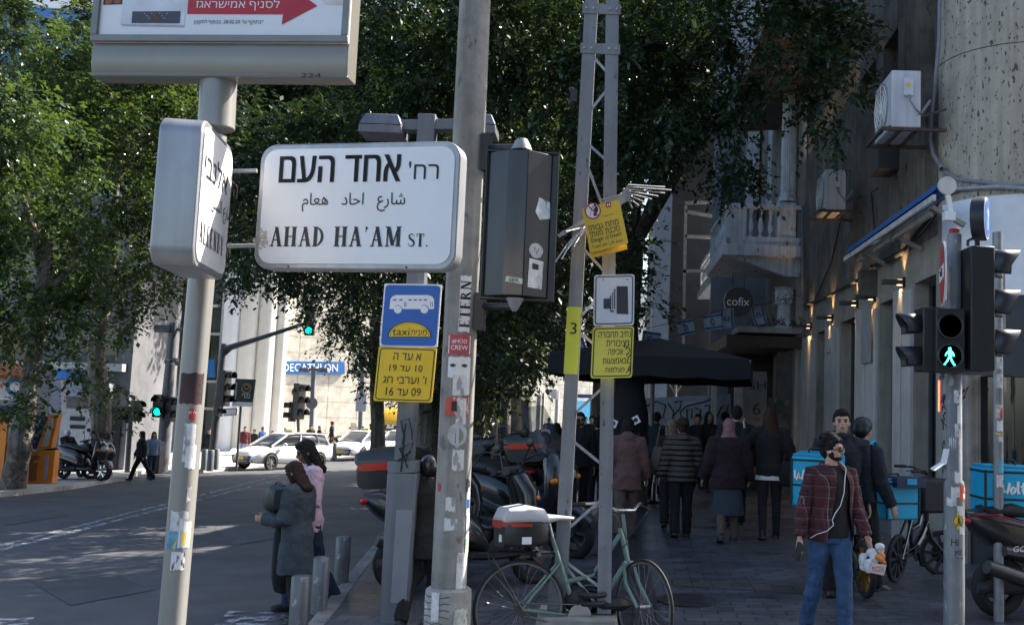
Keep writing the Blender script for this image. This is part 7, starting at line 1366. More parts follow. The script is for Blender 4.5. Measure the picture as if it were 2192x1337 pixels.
# right-facing three-lens head
rh = thing('traffic_light', 'large black three lens traffic light turned to the right, hoods pointing right', 'traffic light', P(2090, 662, D7 - .1)); RH = rh.location.copy()
mb = MB(); mb.box((0, 0, 0), (52 * k7, .26, 262 * k7)); mb.build('signal_box', HB, rh, bev=.012)
for i, py in enumerate((572, 657, 742)):
    visor(rh, P(2110, py - 4, D7 - .1) - RH, .118, 70 * k7, R(84), HB2, RH); mb = MB(); c = P(2115, py, D7 - .1) - RH; mb.lathe([(.0, -.01), (.112, -.01), (.112, 0), (.0, 0)], 24, c=c, axis='x'); mb.build('lens', (mat('lens_red_dim', (.22, .01, .015), .25), mat('lens_amber_dim', (.08, .04, .01), .25), GRN_OFF)[i], rh)
mb = MB(); mb.box(P(2092, 518, D7 - .1) - RH, (.03, .02, .3)); mb.tube([P(2072, 526, D7) - RH, P(2072, 515, D7) - RH, P(2085, 508, D7) - RH, P(2086, 490, D7) - RH], .012, 6); mb.build('sign_bracket', HB, rh)
# round sign edge-on, mandatory sign behind
rs_ = thing('no_entry_sign', 'round red no entry sign seen almost edge on above the walking figure', 'sign', P(2017, 585, D7 - .2), R(-104)); mb = MB(); rr_ = 69 * k7
mb.lathe([(.0, 0), (rr_, 0), (rr_, .012), (.0, .012)], 40, axis='y', m=0); q = MB(); q.lathe([(.0, -.003), (rr_ * .93, -.003), (rr_ * .93, 0), (.0, 0)], 40, axis='y'); mb.build('sign_disc', mat('striped_white', (.65, .64, .64), .4), rs_); q.build('red_field', mat('faded_red', (.4, .015, .025), .45), rs_)
mb = MB(); mb.box((0, -.0055, 0), (rr_ * 1.5, .003, rr_ * .42)); mb.build('white_bar', SIGNW, rs_, sm=0); mb = MB(); mb.tube([(-.06, -.009, .02), (.0, -.009, -.02), (.05, -.009, .03), (.09, -.009, -.03)], .006, 4); mb.build('marker_scrawl', INK, rs_)
ms = thing('blue_sign', 'round dark backed blue arrow sign tilted on top of the three lens traffic light', 'sign', P(2112, 467, D7 - .08), R(-62)); ms.rotation_euler = (0, R(8), R(62)); mb = MB(); r2_ = 47 * k7
mb.lathe([(.0, .0), (r2_, .0), (r2_ * 1.02, .02), (r2_, .09), (r2_ * .85, .10), (.0, .10)], 36, axis='y'); mb.build('sign_case', mat('case_black', (.015, .018, .024), .4), ms); mb = MB(); mb.lathe([(.0, -.004), (r2_ * .97, -.004), (r2_ * .97, .0), (.0, .0)], 36, axis='y'); mb.build('sign_face', mat('face_pale_blue', (.5, .56, .66), .35), ms)
mb = MB(); mb.lathe([(.0, -.007), (r2_ * .85, -.007), (r2_ * .85, -.004), (.0, -.004)], 36, axis='y'); mb.build('blue_field', SIGNBL, ms); mb = MB(); mb.prism([(-.015, -.09), (.015, -.09), (.015, .03), (.04, .03), (0, .09), (-.04, .03), (-.015, .03)], (0, -.010, 0), (1, 0, 0), (0, 0, 1), (0, .002, 0)); mb.build('arrow', SIGNW, ms, sm=0)
# thin galvanised pole, right
r9 = GZ(2138, 1327); D8 = r9.y; t = thing('sign_pole', 'thin galvanised pole with stickers in front of the cyan delivery box', 'pole', r9); mb = MB(); r_ = 10.5 / ppm(D8); mb.cyl((0, 0, 0), (0, 0, P(2140, 497, D8).z - r9.z), r_, n=18); mb.build('pole_shaft', mat('galv_pole', (.25, .26, .275), .45, .5, .2, 9, .15, 90, streak=.2), t)
for py0, py1, w, ang, mm in ((760, 790, .05, 0, [GRAF]), (800, 830, .06, .1, [GRAF]), (865, 895, .06, -.1, [mat('mixed_sticker', (.5, .45, .45), .6, 0, .5, 30, spots=1, spotcol=(.4, .05, .05))]), (900, 922, .05, 0, [PAPER2]), (932, 945, .04, .1, [GRAF]), (985, 1010, .05, .3, [mat('cyan_sticker', (.1, .4, .55), .6)]), (1015, 1040, .06, 0, [PAPER]), (925, 930, .04, -.3, [YST])):
    z0, z1 = P(2140, py1, D8).z - r9.z, P(2140, py0, D8).z - r9.z; o = sticker(t, None, ang, 0, z1 - z0, w, r_, mats=mm); o.location = (0, 0, z0)
mb = MB(); mb.box((.02, .06, P(2150, 640, D8).z - r9.z), (.13, .05, .5)); mb.build('back_bracket', GALV, t, bev=.004)
# ================= people (local frame: facing -y, own left is +x)
SKINL = mat('skin_light', (.50, .30, .22), .5, 0, .08, 8); SKINM = mat('skin_tan', (.40, .23, .155), .5, 0, .08, 8); SKIND = mat('skin_brown', (.16, .078, .045), .5, 0, .08, 8)
HAIRB = mat('hair_black', (.010, .008, .007), .62, 0, .3, 60, .6, 90, spec=.25, bd=.02); HAIRBR = mat('hair_brown', (.035, .017, .010), .62, 0, .35, 60, .6, 90, spec=.25, bd=.02); HAIRBL = mat('hair_fair', (.16, .115, .075), .62, 0, .3, 60, .6, 90, spec=.25, bd=.02)
def cloth(name, c, **k): return mat('cloth_' + name, c, k.pop('rough', .9), 0, k.pop('var', .15), k.pop('vs', 9), k.pop('bump', .35), k.pop('bs', 13), bd=k.pop('bd', .045), **k)
CL = dict(black=cloth('black', (.009, .009, .010)), navy=cloth('navy', (.010, .013, .022)), grey=cloth('grey_wool', (.05, .062, .075), bs=40, bd=.01), pink=cloth('pale_pink', (.62, .42, .47)), rose=cloth('dusty_rose', (.125, .068, .062)), taupe=cloth('taupe', (.145, .115, .10)), burg=cloth('burgundy', (.014, .006, .009), bs=30, bump=.6, bd=.02), slate=cloth('slate', (.03, .042, .055)), jeans=cloth('denim', (.038, .085, .18), bs=10, var=.3, vs=5, bump=.5), djeans=cloth('dark_denim', (.015, .028, .06)), teal=cloth('dark_teal', (.018, .035, .045)), beige=cloth('beige', (.11, .082, .065)), white=cloth('white', (.6, .6, .62)), maroon=cloth('maroon', (.10, .02, .025)), blue=cloth('blue', (.02, .06, .22)), lblue=cloth('light_blue', (.2, .26, .38)), olive=cloth('olive_brown', (.02, .019, .016)), tights=cloth('tights', (.012, .011, .013)), scarf=cloth('scarf_pink', (.22, .11, .12)), orange=cloth('rust_check', (.12, .04, .02)))
SHOE = mat('shoe_black', (.012, .012, .012), .4, 0, .2, 10)
def rot(v, ax, deg): return MX.Rotation(R(deg), 3, ax) @ V(v)
TOR = [(.47, .078, .055, .0), (.50, .092, .064, .004), (.535, .095, .066, .004), (.58, .085, .058, .0), (.63, .080, .055, -.002), (.68, .087, .06, -.002), (.73, .096, .064, 0), (.775, .102, .062, .004), (.81, .092, .052, .008), (.835, .06, .042, .010), (.85, .036, .036, .010)]
def tor_at(z):
    for a, b in zip(TOR, TOR[1:]):
        if a[0] <= z <= b[0]:
            f = (z - a[0]) / (b[0] - a[0]); return [a[i] + (b[i] - a[i]) * f for i in range(4)]
    return list(TOR[0] if z < .47 else TOR[-1])
def person(lab, loc, rz=0, H=1.72, legs=((13, 8, 1), (-14, 16, 1)), arms=((10, 8, 16, 0), (-12, 8, 18, 0)), lean=3, yaw=0, nod=0, skin=SKINM, hair='short', hm=HAIRB, top=None, hem=.50, ease=.016, flare=0.0, bottom=None, bease=.014, skirt=None, shoe=SHOE, vox=.012, female=False, hood=False, face=True, beard=False, glasses=False, legm=None, wide=1.0, group=None, tops=True, open_shirt=None, headwear=None, hwm=None, seat=0):
    t = thing('person', lab, 'person', loc, rz, group); top = top or CL['black']; bottom = bottom or CL['black']
    hp = V((0, 0, .53)); sp = lambda p: hp + rot(V(p) - hp, 'X', lean)          # forward lean moves -y
    J = {}
    for i, s in enumerate((-1, 1)):                                            # right leg first
        hi, kn, ou = legs[i]; h = V((s * .05, .004, .515)); d = rot((0, 0, -1), 'X', -hi); d = rot(d, 'Y', -s * ou); k = h + d * .245; d2 = rot((0, 0, -1), 'X', -(hi - kn)); d2 = rot(d2, 'Y', -s * ou * .5); a = k + d2 * .238; J['leg', s] = (h, k, a, hi - kn)
    low = min(J['leg', s][2].z for s in (-1, 1)) - .036
    if seat: low = 0
    dz = V((0, 0, -low)); 
    for s in (-1, 1): h, k, a, q = J['leg', s]; J['leg', s] = (h + dz, k + dz, a + dz, q)
    hp0 = hp; SP = lambda p: sp(p) + dz
    sw = .104 * wide
    for i, s in enumerate((-1, 1)):
        pi_, ab, el, inn = arms[i]; sh = SP((s * sw, .008, .805)); d = rot((0, 0, -1), 'X', -pi_ + lean * .5); d = rot(d, 'Y', -s * ab); e = sh + d * .172
        ax = V((1, 0, 0)); d2 = rot(d, 'X', -el); d2 = rot(d2, 'Z', -s * inn if False else s * -inn); w = e + d2 * .148; J['arm', s] = (sh, e, w, d2)
    sc = lambda p: V(p) * H
    # --- body
    mb = MB(); n = 18
    mb.loft([[sc(SP((rx * wide * math.cos(a), yo + ry * math.sin(a), z))) for a in [2 * PI * j / n for j in range(n)]] for z, rx, ry, yo in TOR])
    def limb(pts, rs, m=mb, nn=12): m.tube([sc(p) for p in pts], [r * H for r in rs], nn)
    for s in (-1, 1):
        h, k, a, q = J['leg', s]; limb([h + V((0, 0, .02)), h.lerp(k, .35), k, k.lerp(a, .3), a], [.046, .046, .031, .031, .019])
        fd = rot((0, -1, 0), 'X', -max(-30, min(30, q * .5))); mb.ball(sc(a + fd * .035 - V((0, 0, .018))), (.024 * H, .058 * H, .018 * H), 10)
        sh, e, w, d2 = J['arm', s]; limb([sh - V((s * .02, 0, -.002)), sh, sh.lerp(e, .4), e, e.lerp(w, .35), w], [.03, .031, .027, .021, .021, .0145])
        # hand: palm, four fingers, thumb
        f = V((0, -1, 0)) - d2 * d2.dot(V((0, -1, 0)));  f = f.normalized() if f.length > .25 else V((0, 0, 1)); pn = d2.cross(f).normalized(); pn = pn if pn.x * s < 0 else -pn
        c0 = w + d2 * .028; 
        pal = [[sc(w + d2 * t_ + f * (b_ * math.cos(a)) + pn * (th * math.sin(a))) for a in [2 * PI * j / 10 for j in range(10)]] for t_, b_, th in ((-.005, .014, .012), (.015, .020, .010), (.04, .024, .009), (.056, .022, .007))]; mb.loft(pal)
        for q_, (o_, ln) in enumerate(((.018, .038), (.006, .044), (-.006, .041), (-.017, .031))):
            b_ = w + d2 * .053 + f * o_; p1 = b_ + (d2 + pn * .25) * ln * .42; p2 = p1 + (d2 * .8 + pn * .65) * ln * .33; p3 = p2 + (d2 * .45 + pn * .9) * ln * .27; limb([b_, p1, p2, p3], [.0056, .0054, .0048, .0042], nn=8)
        b_ = w + d2 * .016 + f * .018; limb([b_, b_ + (f * .8 + d2 * .6) * .018, b_ + (f * .9 + d2 * 1.6 + pn * .3) * .019], [.0065, .006, .005], nn=8)
    nk = SP((0, .010, .85)); hc = SP((0, .006, .868))
    hr = lambda p: hc + rot(rot(V(p) - V((0, .006, .868)), 'X', nod - lean * .6 if False else nod), 'Z', yaw)
    limb([SP((0, .012, .82)), hr((0, .006, .875)), hr((0, .004, .90))], [.036, .031, .031])
    def hball(c, r, m=mb, k=14):
        q = MB(); q.ball((0, 0, 0), 1, k, 0, 10); vs = [hr((c[0] + v[0] * r[0], c[1] + v[1] * r[1], c[2] + v[2] * r[2])) * H for v in q.v]; m.add(vs, q.f)
    hball((0, .006, .940), (.043, .053, .056)); hball((0, -.012, .905), (.034, .036, .040)); hball((0, -.022, .885), (.020, .022, .018)); hball((0, -.050, .921), (.0075, .015, .012)); hball((0, -.046, .932), (.006, .008, .02)); hball((0, -.041, .899), (.016, .010, .009))
    hball((0, -.036, .947), (.032, .014, .010))
    for s in (-1, 1): hball((s * .043, .006, .922), (.006, .012, .018)); hball((s * .024, -.030, .915), (.014, .014, .012))
    mb.build('body', skin, t, voxel=vox, smooth=2)
    if face:
        m2 = MB(); 
        for s in (-1, 1): hball((s * .0175, -.0445, .931), (.0075, .004, .0042), m2, 8)
        m2.build('eye', mat('eye_dark', (.02, .015, .012), .25), t); m2 = MB()
        for s in (-1, 1): hball((s * .0185, -.0475, .9415), (.0125, .004, .0028), m2, 8)
        m2.build('eyebrow', hm, t); m2 = MB(); hball((0, -.0495, .8985), (.0135, .004, .0042), m2, 10); m2.build('mouth', mat('lips', (.3, .1, .085), .45), t)
    if beard:
        m2 = MB(); hball((0, -.016, .887), (.0325, .0335, .0175), m2); hball((0, -.047, .9065), (.015, .005, .0028), m2)
        for s in (-1, 1): hball((s * .0335, -.006, .902), (.0045, .016, .020), m2)
        m2.build('beard', hm, t, voxel=vox * .7, smooth=1)
    if glasses:
        m2 = MB()
        for s in (-1, 1): hball((s * .019, -.052, .929), (.0165, .006, .0115), m2, 12)
        for s in (-1, 1): m2.tube([hr((s * .035, -.050, .931)) * H, hr((s * .046, -.02, .931)) * H, hr((s * .046, .01, .927)) * H], .0022 * H, 5)
        m2.tube([hr((-.01, -.056, .932)) * H, hr((.01, -.056, .932)) * H], .002 * H, 5); m2.build('sunglasses', mat('dark_lens_glossy', (.012, .008, .006), .08), t)
    # --- hair / headwear
    if hair:
        m2 = MB(); rs = random.Random(len(lab))
        if hair in ('short', 'curly', 'long', 'bun'):
            hball((0, .013, .950), (.0475, .0535, .054), m2); hball((0, .030, .930), (.045, .036, .05), m2); hball((0, -.012, .975), (.040, .038, .024), m2)
            for s in (-1, 1): hball((s * .041, .010, .938), (.008, .02, .028), m2)
        if hair == 'curly':
            for i in range(60):
                a, b = rs.uniform(0, 2 * PI), rs.uniform(-.1, 1.4); hball((.050 * math.cos(a) * math.cos(b), .016 + .056 * math.sin(a) * math.cos(b) * (1 if math.sin(a) > 0 else .78), .955 + .056 * math.sin(b)), (.013, .013, .013), m2, 6)
        if hair in ('long', 'bob'):
            L_ = .78 if hair == 'long' else .84
            if hair == 'bob': hball((0, .016, .946), (.054, .058, .060), m2); hball((0, .02, .91), (.060, .052, .05), m2)
            rings = []
            for z, rx, ry, y in ((.965, .045, .04, .02), (.93, .048, .040, .026), (.88, .052, .036, .032), (.84, .055, .030, .042), (L_ + .02, .056, .026, .056), (L_, .03, .014, .056)):
                rings.append([hr((rx * math.cos(a), y + ry * math.sin(a), z)) * H for a in [2 * PI * j / 16 for j in range(16)]])
            m2.loft(rings)
            for s in (-1, 1): m2.tube([hr((s * .030, -.026, .965)) * H, hr((s * .046, -.018, .935)) * H, hr((s * .047, -.010, .89)) * H, hr((s * .050, -.006, .85)) * H, hr((s * .050, -.012, L_ + .02)) * H], [.010 * H, .011 * H, .012 * H, .013 * H, .005 * H], 8)
        m2.build('hair', hm, t, voxel=max(vox * .8, .008), smooth=2 if hair != 'curly' else 1, disp=(.022, .018) if vox < .015 else None)
    if headwear:
        m2 = MB()
        if headwear == 'scarf':
            hball((0, .012, .945), (.052, .060, .062), m2); hball((0, .02, .905), (.050, .05, .05), m2); m2.loft([[SP((rx * math.cos(a), y + ry * math.sin(a), z)) * H for a in [2 * PI * j / 16 for j in range(16)]] for z, rx, ry, y in ((.90, .048, .045, .018), (.86, .062, .052, .016), (.825, .098, .060, .014), (.80, .085, .055, .02), (.77, .04, .05, .03))])
        if headwear == 'helmet': hball((0, .010, .958), (.056, .066, .054), m2, 18); hball((0, .03, .935), (.053, .046, .045), m2)
        if headwear == 'full': hball((0, .002, .935), (.062, .072, .075), m2, 18)
        m2.build('headscarf' if headwear == 'scarf' else 'helmet', hwm or CL['scarf'], t, voxel=max(vox * .8, .01), smooth=2)
    # --- trousers / skirt / legs
    def leg_tube(m, e, z_end=1.0):
        for s in (-1, 1):
            h, k, a, q = J['leg', s]; e2 = h.lerp(k, z_end * 2) if z_end < .5 else k.lerp(a, z_end * 2 - 1)
            pts = [h + V((0, 0, .03)), h.lerp(k, .4), k, k.lerp(a, .35), k.lerp(a, .85), a - V((0, 0, .012))]; rs_ = [.046 + e, .047 + e, .034 + e, .033 + e * 1.2, .026 + e * 1.5, .026 + e * 1.5]; limb(pts, rs_, m)
    m2 = MB(); leg_tube(m2, bease * .8); m2.loft([[sc(V((rx * math.cos(a), yo + ry * math.sin(a), z)) + dz) for a in [2 * PI * j / n for j in range(n)]] for z, rx, ry, yo in ((.465, .08 + bease * .6, .056 + bease * .6, 0), (.50, .092 + bease * .45, .064 + bease * .45, .004), (.535, .095 + bease * .4, .066 + bease * .4, .004), (.59, .083 + bease * .3, .056 + bease * .3, 0))]) 
    if legm is not None or not skirt: m2.build('trousers' if not skirt else 'tights', bottom if not skirt else legm, t, voxel=vox, smooth=2, disp=(.022, .07) if vox < .015 and not skirt else None)
    if skirt:
        hz, sm_, fl = skirt; m2 = MB(); k_ = 14
        for_ = [(.555 - (.555 - hz) * i / k_) for i in range(k_ + 1)]
        m2.loft([[sc(V((( .094 + fl * (i / k_)) * (1 + .03 * (i / k_) * math.sin(9 * a)) * math.cos(a), .004 + (.064 + fl * .9 * (i / k_)) * (1 + .03 * (i / k_) * math.sin(9 * a)) * math.sin(a), z)) + dz) for a in [2 * PI * j / 40 for j in range(40)]] for i, z in enumerate(for_)]); m2.build('skirt', sm_, t, sm=60)
    for s in (-1, 1):
        h, k, a, q = J['leg', s]; m2 = MB(); fd = rot((0, -1, 0), 'X', -max(-35, min(35, q * .6))); up = rot((0, 0, 1), 'X', -max(-35, min(35, q * .6)))
        m2.ball(sc(a + fd * .036 - up * .016), (.028 * H, .066 * H, .022 * H), 12); m2.tube([sc(a + V((0, 0, .035))), sc(a - V((0, 0, .02)))], [.024 * H, .027 * H], 12); m2.box(sc(a + fd * .034 - up * .031), (.052 * H, .125 * H, .012 * H), (-R(max(-35, min(35, q * .6))), 0, 0)); m2.build('shoe', shoe, t, voxel=max(vox * .8, .009), smooth=1)
    # --- top
    m2 = MB(); e = ease; zs = [z for z, *_ in TOR if z > hem]; rings = []
    lst = ([hem] if hem < .5 else [hem]) + ([h_ for h_ in (.22, .28, .34, .40, .45) if h_ > hem + .02]) + [z for z in zs if z > hem + .015]
    for z in lst:
        _, rx, ry, yo = tor_at(z); fl = flare * max(0, (.56 - z) / .3); kz = 1 if z < .8 else .75
        if z < .5: rx, ry = max(rx, .097), max(ry, .066)
        P_ = (lambda p: SP(p)) if z >= .53 else (lambda p: V(p) + dz)
        rings.append([sc(P_(((rx * wide + e * kz + fl) * math.cos(a), yo + (ry + e * kz + fl) * math.sin(a) - (.006 if female and .68 < z < .76 and math.sin(a) < 0 else 0), z))) for a in [2 * PI * j / 28 for j in range(28)]])
    if not open_shirt:
        m2.loft(rings)
        for s in (-1, 1): sh, e_, w, d2 = J['arm', s]; limb([sh - V((s * .035, 0, .004)), sh, sh.lerp(e_, .4), e_, e_.lerp(w, .4), w + d2 * .004], [.036 + e, .036 + e * .8, .031 + e, .027 + e, .025 + e, .021 + e * .8], m2)
        m2.tube([sc(SP((0, .012, .83))), sc(SP((0, .006, .862)))], [.050 * H, .041 * H], 16)
        if hood: m2.ball(sc(SP((0, .058, .835))), (.062 * H, .036 * H, .055 * H), 14); m2.torus(sc(SP((0, .012, .85))), .048 * H, .018 * H, 'z', 20, 8)
        m2.build('top', top, t, voxel=vox, smooth=2, disp=(.026, .09) if vox < .015 else None)
    else:
        tee, hem2 = open_shirt
        m2.loft(rings); m2.build('t_shirt', tee, t, voxel=vox, smooth=2); m3 = MB(); rr = []
        lst2 = [hem2] + [z for z in (.46, .485, .51, .535, .56, .59, .62, .65, .68, .71, .74, .77, .795, .815, .832, .842) if z > hem2 + .01]
        for i, z in enumerate(lst2):
            _, rx, ry, yo = tor_at(z); f = (.842 - z) / .4; gap = R(13 + 30 * max(0, min(1, f * 1.05))); kz = .013 if z < .8 else .011; P_ = (lambda p: SP(p)) if z >= .53 else (lambda p: V(p) + dz); kk = 36; row = []
            for j in range(kk + 1):
                a = -PI / 2 + R(12) + gap + (2 * PI - 2 * gap) * j / kk; wob = .006 * f * math.sin(11 * a + 30 * z); row.append(sc(P_(((rx * wide + e + kz + wob + .012 * f) * math.cos(a), yo + (ry + e + kz + wob + .010 * f) * math.sin(a), z))))
            rr.append(row)
        m3.loft(rr, cap=False, closed=False); o = m3.build('shirt', top, t, sm=70); q = o.modifiers.new('thick', 'SOLIDIFY'); q.thickness = .006; q.offset = -1; q2 = o.modifiers.new('sub', 'SUBSURF'); q2.levels = 1; q2.render_levels = 1
        for s in (-1, 1):
            sh, e_, w, d2 = J['arm', s]; m3 = MB(); limb([sh - V((s * .028, 0, -.006)), sh + V((0, 0, .004)), sh.lerp(e_, .3), sh.lerp(e_, .65), e_, e_.lerp(w, .3), e_.lerp(w, .7), w + d2 * .002], [.040, .046, .043, .041, .040, .038, .033, .029], m3); m3.build('sleeve', top, t, voxel=vox, smooth=3, disp=(.024, .05))
        m3 = MB(); m3.tube([sc(SP((.052 * math.cos(a) * 1.0, .012 + .050 * math.sin(a), .848 + .006 * math.sin(a)))) for a in [-PI / 2 + .55 + (2 * PI - 1.1) * j / 16 for j in range(17)]], .011 * H, 8); m3.build('collar', top, t, sm=60)
    t['_h'] = H; PERS[lab] = (J, SP, hr, H); del t['_h']; return t
PERS = {}
def pp_(lab, px, pyf, pyh, road=None, z=0.0, **k):
    loc = GZ(px, pyf, z) if road is None else GR(px, pyf, road); H = P(px, pyh, loc.y).z - loc.z; return person(lab, loc, H=min(H, 1.95), **k)
A180 = PI
# 1 man in the checked shirt
mp = pp_('man in an open dark red checked shirt and jeans carrying a food bag', 1775, 1362, 930, rz=R(14), legs=((-10, 10, 2), (12, 10, 1)), arms=((-2, 14, 14, 0), (6, 12, 22, 10)), yaw=42, nod=0, lean=1, skin=SKINL, hair='curly', beard=True, glasses=True, top=plaid(), bottom=CL['jeans'], hem=.495, ease=.012, bease=.010, open_shirt=(CL['black'], .475), vox=.0068, wide=.95)
J, SP, hr, H = PERS[mp['label']]
mb = MB(); q = lambda p: V(p) * H; ear = hr((.047, .0, .918))
mb.ball(q(hr((.046, -.004, .918))), (.007, .009, .012), 8); mb.ball(q(hr((-.046, -.004, .918))), (.007, .009, .012), 8)
pth = [ear, hr((.045, -.012, .89)), SP((.04, -.075, .84)), SP((.022, -.098, .78)), SP((.018, -.100, .72)), SP((.0, -.101, .66)), SP((-.03, -.103, .62)), SP((-.045, -.104, .59)), SP((-.038, -.106, .565)), SP((-.07, -.10, .535)), SP((-.11, -.07, .515)), V((-.13, -.04, .49))]
fin = []
for i in range(len(pth) - 1):
    for k in range(4): fin.append(q(pth[i].lerp(pth[i + 1], k / 4)))
mb.tube(fin + [q(pth[-1])], .0035, 6); mb.build('earphone_cord', mat('cord_white', (.7, .7, .7), .5), mp)
def in_person(o, p): return MX.Translation(o.location) @ MX.Rotation(o.rotation_euler[2], 4, 'Z') @ V(p)
w = J['arm', -1][2] + J['arm', -1][3] * .06; c = in_person(mp, w * H) + V((.0, -.02, -.02)); mb = MB(); mb.box((0, 0, 0), (.012, .07, .14)); o = mb.build('phone', BLACKP, loc=c, bev=.004); o.rotation_euler = (R(10), R(8), R(20)); tag(o, 'dark phone held low in the hand of the man in the checked shirt', 'phone')
w = J['arm', 1][2] + J['arm', 1][3] * .075; c = in_person(mp, w * H) + V((.0, -.05, -.05)); t = thing('food_bag', 'clear plastic bag with pastry and red print held by the man in the checked shirt', 'food bag', c)
PLA = mat('clear_bag', (.62, .62, .66), .18, 0, .25, 20, .5, 40); mb = MB(); rs = random.Random(8)
for i in range(9): mb.ball((rs.uniform(-.08, .06), rs.uniform(-.04, .04), rs.uniform(-.10, .05)), (rs.uniform(.03, .06), .04, rs.uniform(.03, .06)), 8, 0, 6)
mb.build('bag_film', PLA, t, voxel=.008, smooth=1); mb = MB(); mb.ball((.045, -.045, .02), (.035, .03, .03), 10); mb.tube([(0, -.06, .02), (.04, -.075, 0), (.075, -.06, -.03)], [.016, .022, .012], 8); mb.build('pastry', mat('pastry_orange', (.55, .17, .03), .5, 0, .4, 30), t); mb = MB(); mb.prism([(-.05, -.10), (.06, -.12), (.08, -.04), (-.03, -.03)], (0, -.085, 0), (1, 0, 0), (0, 0, 1), (0, .01, 0)); mb.text('PIZZA', -.03, -.09, .06, -.055, -.087, 1, .05); mb.build('paper_wrap', [mat('wrap_paper', (.6, .5, .46), .7), SIGNR], t, sm=0)
mb = MB(); mb.ball((.05, 0, .085), (.04, .035, .03), 10); mb.ball((.06, .01, .055), (.03, .03, .03), 8); mb.build('bag_knot', PLA, t, voxel=.008, smooth=1)
# 2-3 couriers
pp_('bare headed courier with short dark hair behind the man in the checked shirt', 1797, 1268, 873, rz=R(-10), skin=SKINL, beard=False, top=CL['navy'], bottom=CL['black'], hood=True, vox=.009, yaw=2, wide=1.05)
mc = pp_('courier in a black helmet seen from the side beside the other courier', 1840, 1262, 893, rz=R(118), skin=SKINM, headwear='helmet', hwm=mat('helmet_matt', (.010, .013, .02), .5), top=CL['navy'], bottom=CL['black'], vox=.010, yaw=18, wide=1.08)
mb = MB()
for s in (-1, 1): mb.tube([(s * .17, .11, 1.42), (s * .16, -.02, 1.47), (s * .15, -.14, 1.36), (s * .15, -.15, 1.15), (s * .17, -.06, .98)], .03, 6, flat=.4)
mb.build('cyan_strap', CYAN, mc)
db = delivery_box('large cyan delivery backpack with white script on the back of the helmeted courier', P(1752, 1078, 9.75), R(-22), .44, .42, .47, True, 'delivery_backpack', 3, -.16)
# left pair of women
wa = pp_('woman in a long grey coat with brown hair looking down at her phone', 624, 1330, 985, road=.0, rz=R(-105), legs=((4, 4, 2), (-6, 6, 2)), arms=((2, 8, 92, 18), (4, 10, 88, 16)), nod=24, lean=4, skin=SKINM, hair='long', hm=HAIRBR, top=CL['grey'], hem=.30, ease=.026, flare=.012, bottom=CL['black'], vox=.009, female=True, hood=False, wide=1.0)
J, SP, hr, H = PERS[wa['label']]; w = J['arm', -1][2] + J['arm', -1][3] * .07; c = in_person(wa, w * H); mb = MB(); mb.box((0, 0, .03), (.14, .012, .075)); o = mb.build('phone', mat('phone_case', (.05, .05, .055), .3), loc=c, bev=.004); o.rotation_euler = (R(-40), 0, R(-105)); tag(o, 'small phone in the hands of the woman in the grey coat', 'phone')
mb = MB(); hull(mb, [(-.02, .05, .0, .5), (.02, .11, -.1, .56), (.10, .12, -.12, .5), (.16, .06, 0, .4)]); o = mb.build('coat_over_arm', CL['black'], loc=c + V((.02, .05, -.62)), sm=60); tag(o, 'black garment hanging from the arm of the woman in the grey coat', 'garment')
mb = MB(); mb.prism([(0, 0), (.17, .03), (.165, .075), (-.005, .045)], in_person(wa, V((.17, -.02, .80)) * 1.0) - wa.location, (math.cos(R(-15)), math.sin(R(-15)), 0), (0, 0, 1), (0, -.01, 0)) if False else None
wb = pp_('woman with black hair and pale pink top behind the woman in the grey coat', 646, 1308, 937, road=.0, rz=R(-62), arms=((4, 8, 96, 20), (2, 12, 92, 10)), nod=22, yaw=-8, lean=2, skin=SKIND, hair='long', hm=HAIRB, top=CL['pink'], hem=.47, ease=.020, bottom=CL['djeans'], vox=.009, female=True)
t = thing('handbag', 'dark leather handbag held in front of the two women at the kerb', 'handbag', P(588, 1090, 9.3), R(-60)); mb = MB(); hull(mb, [(-.17, .05, .0, .16), (-.1, .09, -.02, .22), (.1, .09, -.02, .24), (.17, .05, .02, .2)]); mb.build('bag_body', mat('leather_green_black', (.012, .018, .019), .45), t, sm=50); mb = MB(); mb.tube([(-.1, 0, .2), (-.07, .02, .245), (.07, .02, .245), (.1, 0, .2)], .01, 6); mb.build('handle', BLACKP, t)
# pedestrians seen from behind on the pavement
def tote(lab, p, w, h, m, rz=0, strap=None, d=.12):
    t = thing('handbag', lab, 'handbag', p, rz); mb = MB(); mb.loft([[V((w / 2 * k * math.cos(a), d / 2 * kk * math.sin(a), z)) for a in [2 * PI * j / 20 for j in range(20)]] for z, k, kk in ((0, .7, .7), (.02, .95, 1), (h * .5, 1.05, 1.1), (h * .9, .85, .7), (h, .75, .4))]); mb.build('bag_body', m, t, sm=60)
    mb = MB(); s_ = strap or .35; mb.tube([(-w * .3, 0, h * .95), (-w * .15, .0, h + s_ * .7), (0, 0, h + s_), (w * .15, 0, h + s_ * .7), (w * .3, 0, h * .95)], .010, 6); mb.build('strap', m, t); return t
pk = pp_('woman in a dusty pink hooded coat with a mustard bag, walking away', 1337, 1150, 893, rz=A180, hair='bob', hm=HAIRB, top=CL['rose'], hem=.40, ease=.026, flare=.012, bottom=CL['beige'], hood=True, face=False, legs=((10, 4, 1), (-10, 14, 1)), arms=((8, 12, 18, 0), (-4, 14, 20, 0)), skin=SKINL); tote('mustard shoulder bag at the side of the woman in the dusty pink coat', P(1364, 1030, pk.location.y + .12), .30, .36, mat('bag_mustard', (.09, .065, .03), .6), R(20), .32)
